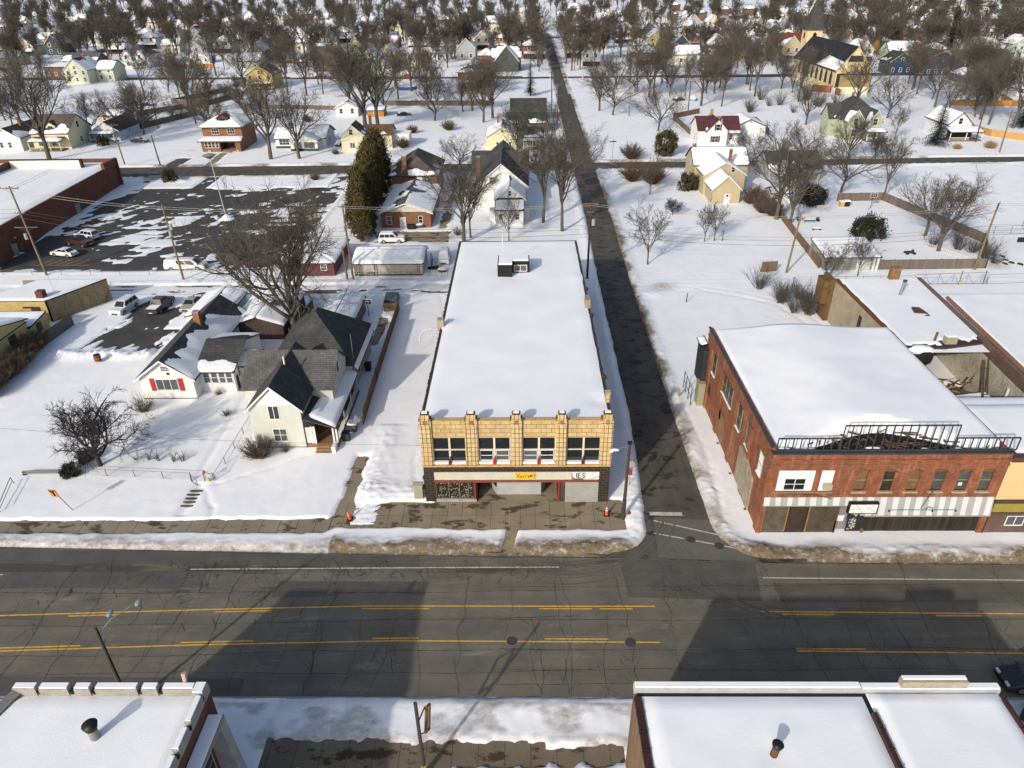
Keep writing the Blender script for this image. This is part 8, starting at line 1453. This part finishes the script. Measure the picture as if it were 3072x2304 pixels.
simple('small red brick house with a low snowy hip roof beyond the back street', -22, -13.2, 400, 11, 4.4, 7.4, 'hip', BRICKR, SH_GR, 1); simple('pale house with low snowy hip roof next to the grey-green gabled house', -12.5, -3.5, 420, 11, 4.0, 6.8, 'hip', S_WH, SH_GR, 1, chim=False)
simple('long white snow-roofed outbuilding beyond the back street', -66, -38, 424, 10, 3.6, 6.0, 'x', S_WH, SH_GR, 1, 'garage', 'long_outbuilding'); simple('lime green gable behind the scrap yard, black roof', -103, -93, 466, 14, 3.0, 9.5, 'y', siding('siding_lime', (.36, .44, .22)), SH_DK, .1)
simple('bright orange far house among the bare trees left of the street', -48, -37, 505, 12, 6.4, 10, 'y', siding('siding_orange', (.54, .33, .16)), SH_DK, .5, storeys=2); simple('big cream gabled far house left of the street', -93, -79, 540, 14, 9, 14.5, 'y', S_CR, SH_GR, 1, storeys=2); simple('wide cream twin-winged far house near the street, left wing', -24, -6, 570, 14, 9, 13, 'x', S_CR, SH_GR, 1, storeys=2)
simple('white far house with cream front at the top of the left block', -8, 3, 590, 14, 8, 12, 'y', S_CR, SH_GR, 1, storeys=2); simple('small dark-roofed cream house in front of the twin-winged far house', -31, -21, 500, 11, 5, 9.5, 'y', S_CR, SH_DK, .35)
H = House('half_timbered_house', 'dark slate house with white half-timbered gable beyond the second crossing', 'house', (42, 520, 0)); H.vol(36, 54, 520, 533, 7, 10.5, 'x', S_DK, SH_GR, .5, cover=.6, res=1); H.vol(45, 54, 516, 524, 7, 14, 'y', S_DK, SH_DK, .5, cover=.3, res=1, trim=WHITE)
b = MB()
for k in range(7): x = 46.4+k; z1 = 7+7*(1-abs(x-49.5)/4.6); b.box(x-.12, x+.12, 515.9, 516, 7.3, max(7.5, z1-.3))
b.box(45.4, 53.6, 515.88, 516, 7.1, 7.4); part('timbering', b, WHITE, H.t)
for x in (37.5, 41, 46, 49, 51.5): H.win('S', x, 3.4, 1.7, 1.7, 520 if x < 45 else 516, 2, 2, fw=.2)
H.done()
simple('yellow gabled far house with snowy roof wings right of the street', 76, 88, 470, 15, 6.4, 10.5, 'y', siding('siding_sun', (.56, .48, .22)), SH_GR, 1, storeys=2); simple('orange brick far house with a hip roof beside the yellow gabled far house', 92, 108, 475, 14, 6.6, 9.6, 'hip', plain('stucco_terracotta', (.40, .16, .08), .9), SH_BR, .55, storeys=2, porch=True)
simple('white cottage with a red-hooded door behind the row of bare trees', 92, 104, 398, 11, 3.6, 7.6, 'x', S_WH, SH_DK, .5, porch=True); simple('bright yellow narrow gable with black roof among the middle houses', 112, 121, 400, 13, 5.2, 9.8, 'y', siding('siding_bright_yellow', (.58, .48, .16)), SH_DK, .08)
H = House('red_roof_house', 'tan Victorian house with red cross-gabled roof in the middle block', 'house', (137, 402, 0)); H.vol(128, 146, 402, 414, 7.4, 12.6, 'x', S_TN, SH_RU, .5, cover=.35, res=.9); H.vol(131.5, 141, 397.5, 404, 7.4, 12, 'y', S_TN, SH_RU, .5, covers=[.7, .4], res=.9, trim=WHITE); H.porch(131.5, 141.5, 394.5, 397.5, 3.2, SH_RU, 1)
for z in (1.3, 4.6): H.win('S', 134, z, 1.3, 1.8, 397.5, 1, fw=.15); H.win('S', 138, z, 1.3, 1.8, 397.5, 1, fw=.15)
H.done()
simple('white steep gabled far house with snow-laden porch, right of the red-roofed house', 136, 148, 470, 13, 5.4, 10.5, 'y', S_WH, SH_DK, 1, storeys=2, porch=True); simple('navy house with white-trimmed gables behind the church', 172.5, 192, 340, 13, 5.6, 10, 'y', S_NV, SH_GN, .12, storeys=1); simple('navy side gable joined to the navy house', 163, 173, 346, 11, 5.4, 9, 'y', S_NV, SH_GN, .2, storeys=1)
simple('grey steep gabled house right of the navy house', 196, 218, 350, 11, 5.0, 9.0, 'x', S_GY, SH_GR, .05); simple('low white snow-roofed wing in front of the grey steep gabled house', 203, 222, 338, 9, 3.0, 4.6, 'x', S_WH, SH_GR, .9, chim=False); simple('white two-storey house with a columned porch near the right edge', 227, 242, 397, 13, 6.4, 10, 'y', S_WH, SH_GR, 1, storeys=2, porch=True); simple('mint house cut off by the right edge', 249, 262, 402, 12, 6.8, 10.5, 'y', S_MINT, SH_GR, .9, storeys=2)
simple('ochre house with rust-red snow-flecked roof behind the church', 192, 213, 421, 13, 5.6, 9.6, 'x', S_OR, SH_RU, .45, storeys=2); simple('brown dark roofed house in front of the navy house', 180, 194, 318, 9, 3.2, 6.0, 'y', S_DK, SH_DK, .6); simple('white snow-roofed garage near the orange fence', 182, 196, 283, 10, 3.0, 5.2, 'y', S_WH, SH_GR, 1, 'garage', 'garage', chim=False)
simple('white garage with gabled front in the left block, behind the cream gabled house', -63, -55.4, 256, 9, 3.1, 4.8, 'y', S_WH, SH_GR, .8, 'garage', 'garage', chim=False); simple('open brown timber shelter beside the white garage of the left block', -52, -46.5, 255, 6, 2.4, 3.2, 'x', WOODO, SH_GR, .9, 'shed', 'shelter', chim=False)
simple('tan snow-roofed shed behind the yellow house at the left', -140, -132, 248, 8, 2.8, 4.2, 'x', S_TN, SH_GR, 1, 'shed', 'shed', chim=True); simple('grey barn-like house with a dark wall at the far left', -232, -214, 392, 12, 5.0, 8.2, 'x', S_DK, SH_GR, .5); simple('long dark shed with flat snowy roof behind the pale green house', -226, -205, 366, 13, 5.0, 5.6, 'flat', BRICKBR, SH_DK, 1, 'shed', 'long_shed', chim=False); simple('small white snow-roofed house beyond the orange fence', -180, -168, 420, 10, 3.2, 5.6, 'y', S_WH, SH_GR, 1)
fence('orange board fence across the white meadow at the left', [(-182, 399.5), (-157, 397.5)], 2.2, WOODO, posts=False); fence('grey-brown board fence box in the left block, nearer the camera', [(-122, 237), (-113, 262), (-123, 274.5), (-133, 262), (-122, 237)], 1.9, WOODG); fence('grey-brown board fence box in the left block, farther from the camera', [(-132, 286), (-117, 281.5), (-112, 302), (-121, 318), (-132, 286)], 2.0, WOODG)
fence('brown board fence around the scrap yard', [(-100, 411), (-76, 408)], 2.4, WOODG, posts=False); fence('long dark board fence behind the swooping tree', [(-50, 277.5), (-30, 276.2), (-10.9, 275)], 1.9, WOODG, posts=False); fence('grey board fence between the white bungalow and the big bare tree', [(-99, 274), (-74, 271), (-62, 268)], 1.6, WOODG, posts=False); fence('brown fence around the yard of the maroon-roofed house', [(49.8, 219), (49.4, 246), (60, 255)], 1.8, WOODB, posts=False); fence('dark fence behind the white outbuilding', [(62, 240), (74, 238), (72.5, 219)], 1.9, WOODG, posts=False)
fence('curving orange fence by the small white gabled house', [(135, 234), (132.5, 224), (134, 214), (140, 207.5), (160, 206)], 2.0, plain('fence_honey', (.46, .27, .09), .9, .25), posts=False); fence('long orange fence behind the small white gabled house', [(149, 265), (168, 262), (190, 268)], 2.1, WOODO, posts=False); fence('orange fence corner by the snow-roofed garage', [(168, 262), (172, 275)], 2.4, WOODO, posts=False); fence('grey fence in front of the grey steep gabled house', [(190, 330), (203, 312), (220, 318)], 2.2, WOODG, posts=False)
fence('red-brown board wall beside the church', [(113, 300), (119, 296), (119.5, 288)], 2.6, BRICKR, posts=False)
t = thing('swimming_pool', 'round above-ground blue pool with snowy cover in the left block', 'pool', (-47.5, 318, 0)); b = MB(); b.cyl((-47.5, 318, 0), (-47.5, 318, 1.4), 4.2, n=20); part('wall', b, plain('pool_blue', (.02, .13, .34), .5), t); b = MB(); b.cyl((-47.5, 318, 1.4), (-47.5, 318, 1.55), 4.2, 3.9, 20); part('snow', b, SNOW, t)
t = thing('street_name_sign', 'tall green street name sign alone in the snow by the cross street', 'sign', (23.7, 191.3, 0)); b = MB(); b.cyl((23.7, 191.3, 0), (23.7, 191.3, 4.6), .06, n=6); part('post', b, plain('sign_green', (.04, .16, .10), .5), t); b = MB(); b.box(22.9, 24.5, 191.25, 191.3, 4.3, 4.6); b.box(23.68, 23.74, 190.6, 192, 4.6, 4.85); part('plate', b, plain('sign_green', (0,)*3), t)
t = thing('road_barrel', 'orange road marker standing at the second street corner', 'barrel', (27.5, 345, 0)); b = MB(); b.cyl((27.5, 345, 0), (27.5, 345, 1.2), .4, .3, 10); part('drum', b, ORANGE, t); b = MB(); b.cyl((27.5, 345, .5), (27.5, 345, .75), .37, n=10); part('band', b, WHITE, t)
for x, y in ((-72.5, 176.5), (-46.3, 176.5)): b = MB(); b.cyl((x, y, 0), (x, y, 1.5), .06, n=6); t = thing('lot_post', 'short dark post in the snowy island of the parking lot, ' + ('nearer the lot light' if x < -60 else 'nearer the hedge row'), 'post', (x, y, 0)); part('post', b, BLACK, t); b = MB(); b.box(x-.15, x+.15, y-.03, y+.03, 1.2, 1.6); part('plate', b, BLACK, t)
# ================================================================ far blocks: houses and trees placed street by street
rf_ = random.Random(77)
taken = [(o.location.x, o.location.y) for o in bpy.data.objects if o.parent is None and o.type == 'EMPTY' and o.get('category') in ('house', 'garage', 'shed', 'church', 'building') and o.location.y > 180]
FH = {}
def far_proto(key, w_, d_, eave, ridge, ax, wall, roof, cover, detail=True, porch=False):
    H = House('far_house', 'x', 'house', (0, 0, 0)); H.vol(-w_/2, w_/2, 0, d_, eave, ridge, ax, wall, roof, .5, thick=.2, res=2.0, cover=cover, trim=WHITE if detail and ax == 'y' else None)
    if detail:
        for i in range(2):
            for z in ((1.2, 4.2) if eave > 5.5 else (1.2,)): H.win('S', -w_/2+w_*(i+.5)/2-.6, z, 1.2, 1.6, 0, 1, 2, fw=.15)
        if porch:
            b = MB(); c = [(-w_/2, -2.4, 2.7), (w_/2, -2.4, 2.7), (w_/2, .05, 3.3), (-w_/2, .05, 3.3)]; b.slab(c, .2); pr = part('porch_roof', b, roof, H.t); b = MB(); b.slab([(p[0], p[1], p[2]+.2) for p in c], .18); part('snow', b, SNOW, pr)
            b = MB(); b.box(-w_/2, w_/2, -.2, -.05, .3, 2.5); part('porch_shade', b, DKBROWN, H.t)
        H.chim(w_*.2, d_*.6, ridge-1.5, ridge+1, .8, BRICKR)
    H.done(); FH[key] = tree_of(H.t); return H.t
for a in (('white gabled', 8.5, 12, 5.8, 9.8, 'y', S_WH, SH_GR, 1), ('cream gabled', 8, 12, 5.6, 9.6, 'y', S_CR, SH_BR, .85), ('white hip-roofed', 10, 11, 5.8, 8.8, 'hip', S_WH, SH_DK, 1), ('tan cross-ridged', 11, 10, 4.2, 7.6, 'x', S_TN, SH_BR, .9), ('grey gabled', 8.5, 12, 5.4, 9.4, 'y', S_GY, SH_DK, .55), ('brick hip-roofed', 10, 11, 5.8, 8.8, 'hip', BRICKR, SH_BR, .7), ('slate blue gabled', 8.5, 12, 5.6, 9.8, 'y', S_DK, SH_DK, .85), ('pale green cross-ridged', 11, 10, 4.6, 8, 'x', S_PG, SH_GR, 1)):
    far_proto(a[0], *a[1:], porch=a[0] in ('white gabled', 'cream gabled', 'white hip-roofed', 'brick hip-roofed'))
for a in (('white plain', 10, 12, 5.6, 9, 'y', S_WH, SH_GR, 1), ('cream plain', 11, 11, 5, 8.5, 'x', S_CR, SH_GR, 1), ('dark plain', 10, 11, 5.4, 8.8, 'hip', S_BR, SH_DK, .6)): far_proto(a[0], *a[1:], detail=False)
fk = list(FH)
def row_name(y): return 'in the row just past the back street' if y < 430 else 'midway between the back street and far street' if y < 500 else 'lining the far street' if y < 600 else 'past the far street' if y < 730 else 'at the very top of the view'
used = set()
def far_house(y, x):
    if any(abs(x-a) < 13.5 and abs(y-b_) < 16 for a, b_ in taken): return
    if 8 < x-(y-350)*.013 < 27: return
    if y < 700 and abs((x+259)+(y-464)*.2)/1.02 < 15 and y > 410: return
    if -260 < x < -150 and y < 440: return
    k = rf_.choice(fk[:8]) if y < 640 else rf_.choice(fk[8:]); taken.append((x, y))
    side = 'left of the side street' if x < 15 else 'right of it'
    lab = f'{k} far house {row_name(y)}, on the {"left" if x < 15 else "right"}'
    if k in used: c = place(FH[k], (x, y, 0), rf_.uniform(-.05, .05), rf_.uniform(1.0, 1.2), lab, lab)
    else:
        c = FH[k][0]; c.location = (x, y, 0); c['label'] = lab; c['group'] = lab; used.add(k)
for y, st, pr in ((390, 17, .9), (421, 19, .7), (474, 17, .85), (505, 19, .7), (534, 17, .9), (580, 17, .9), (612, 20, .7), (655, 22, .85), (700, 24, .8), (765, 28, .8), (850, 36, .75)):
    lim = .70*y; x = -lim
    while x < lim:
        if rf_.random() < pr: far_house(y+rf_.uniform(-4, 4), x+rf_.uniform(-3, 3))
        x += st
for k in fk:
    if k not in used: FH[k][0].location = (40, 640, 0); FH[k][0]['label'] = f'{k} snowy far house just past the far street'; used.add(k)
# trees one by one
tr_n = 0; FK = ['far_a', 'far_b', 'far_c', 'far_d', 'far_e']; fused = set()
DESC = dict(far_a='wide-crowned', far_b='reddish-brown', far_c='tall upright', far_d='round low', far_e='many-stemmed', vase='vase-shaped', elm='heavy-limbed', tall='slender', round='spreading')
def far_tree(x, y, s, zone):
    global tr_n
    xs0 = float(np.interp(y, [46, 140, 268, 520], [11.5, 13, 13.6, 15.3])); xs1 = float(np.interp(y, [46, 140, 268, 520, 900], [17, 17.8, 18.8, 21.6, 26]))
    if xs0-2 < x < xs1+2: return
    c2_ = float(np.interp(x, [-220, 20, 260], [364, 349, 346])); c3_ = float(np.interp(x, [-320, 20, 320], [545, 556, 556]))
    if abs(y-c2_) < 6 or abs(y-c3_) < 6: return
    if abs(x) > .74*y+8: return
    if any(abs(x-a) < 5.5 and -2 < y-b_ < 12 for a, b_ in taken): return
    k = rf_.choice(FK if y > 345 or rf_.random() < .3 else ('vase', 'elm', 'tall', 'round', 'tall')); tr_n += 1
    if k in ('far_a', 'far_c') and rf_.random() < .12: s *= 1.25
    lab = f'{DESC[k]} bare tree {zone}, on the {"left" if x < 15 else "right"}'
    if k in fused or k not in FK: usetree(k, lab, x, y, s*rf_.uniform(.85, 1.15), rf_.uniform(0, 6.28), lab)
    else: o = PROTO[k][0]; o.location = (x, y, 0); o['label'] = lab; o['group'] = lab; fused.add(k)
def zone_trees(n, x0, x1, y0, y1, s, zone, hole=None):
    for _ in range(n):
        x, y = rf_.uniform(x0, x1), rf_.uniform(y0, y1)
        if hole and any(a < x < b_ and c < y < d_ for a, b_, c, d_ in hole): continue
        far_tree(x, y, s, zone)
zone_trees(32, -215, -70, 224, 345, 1.1, 'in the weedy yards short of the back street'); zone_trees(18, -62, -8, 262, 345, 1.05, 'among the yards short of the back street')
zone_trees(38, 84, 215, 262, 345, 1.1, 'in the wood around the church', [(106, 138, 235, 345)]); zone_trees(18, 108, 160, 222, 262, 1.0, 'crowded behind the sage house', [(105, 137, 220, 265)]); zone_trees(16, 36, 84, 288, 343, 1.0, 'near the back street corner')
zone_trees(64, -300, 300, 358, 440, 1.15, 'in the row past the back street', [(-235, -150, 340, 440), (170, 245, 320, 420)]); zone_trees(34, -340, 340, 440, 500, 1.15, 'among houses short of the far street'); zone_trees(0, -420, 420, 560, 600, 1.2, 'past the far street')
for k in range(12): far_tree(8.5, 370+k*17, 1.0, 'lining the street verge'); far_tree(28.5, 375+k*17, 1.05, 'lining the street verge')
cs_ = [0, 0]
for k in range(26):
    x, y = rf_.uniform(-330, 330), rf_.uniform(375, 620)
    if abs(x) > .72*y or 8 < x < 30 or (x < -150 and y < 440) or any(abs(x-a) < 6 and -3 < y-b_ < 12 for a, b_ in taken): continue
    sd_ = 'left' if x < 15 else 'right'; usetree('spruce', f'dark spruce among the bare trees of the far blocks, on the {sd_}', x, y, rf_.uniform(.8, 1.5), group=f'far spruces on the {sd_}')
# the distant wood that closes the view: one mass
T, C = bare_tree(31, 17, .45, .24, 8, .5, .055, 7, 5, 3); V = np.concatenate([np.array(T.v), np.array(C.v)]); Fq = [f for f in T.f if len(f) == 4]+[tuple(i+len(T.v) for i in f) for f in C.f if len(f) == 4]; Fq = np.array(Fq)
P = []
for k in range(1250):
    y = 400+940*rf_.random()**1.25; x = rf_.uniform(-.74*y-20, .74*y+20)
    if 14 < x-(y-350)*.012 < 27 and y < 900: continue
    if abs(y-552) < 8 or (-235 < x < -150 and y < 440) or (y < 480 and (x+259)+(y-464)*.2 < 12 and (x+259)+(y-464)*.2 > -12) or any(abs(x-a) < 6 and -2 < y-b_ < 11 for a, b_ in taken): continue
    P.append((x, y, rf_.uniform(.8, 1.25), rf_.uniform(0, 6.28)))
vs = []
for x, y, s, a in P: c, q = math.cos(a)*s, math.sin(a)*s; vs.append(np.stack([V[:, 0]*c-V[:, 1]*q+x, V[:, 0]*q+V[:, 1]*c+y, V[:, 2]*s], -1))
vs = np.concatenate(vs); qs = np.concatenate([Fq+i*len(V) for i in range(len(P))]).reshape(-1)
me = bpy.data.meshes.new('far_woods'); me.vertices.add(len(vs)); me.vertices.foreach_set('co', vs.ravel().astype(np.float32)); nf = len(qs)//4; me.loops.add(len(qs)); me.loops.foreach_set('vertex_index', qs.astype(np.int32)); me.polygons.add(nf); me.polygons.foreach_set('loop_start', np.arange(0, 4*nf, 4, dtype=np.int32)); me.polygons.foreach_set('loop_total', np.full(nf, 4, np.int32)); me.update(calc_edges=True); me.materials.append(TWIG)
fw = link(bpy.data.objects.new('far_woods', me)); fw['kind'] = 'stuff'
# prototypes stay only as what they were copied to
for k, t in PROTO.items():
    if k in fused: continue
    for o, ch in [t]:
        for c, _ in ch: bpy.data.objects.remove(c)
        bpy.data.objects.remove(o)
print('trees', sum(1 for o in bpy.data.objects if o.name.startswith('bare_tree') and o.parent is None), 'far trees', tr_n, 'objects', len(bpy.data.objects))
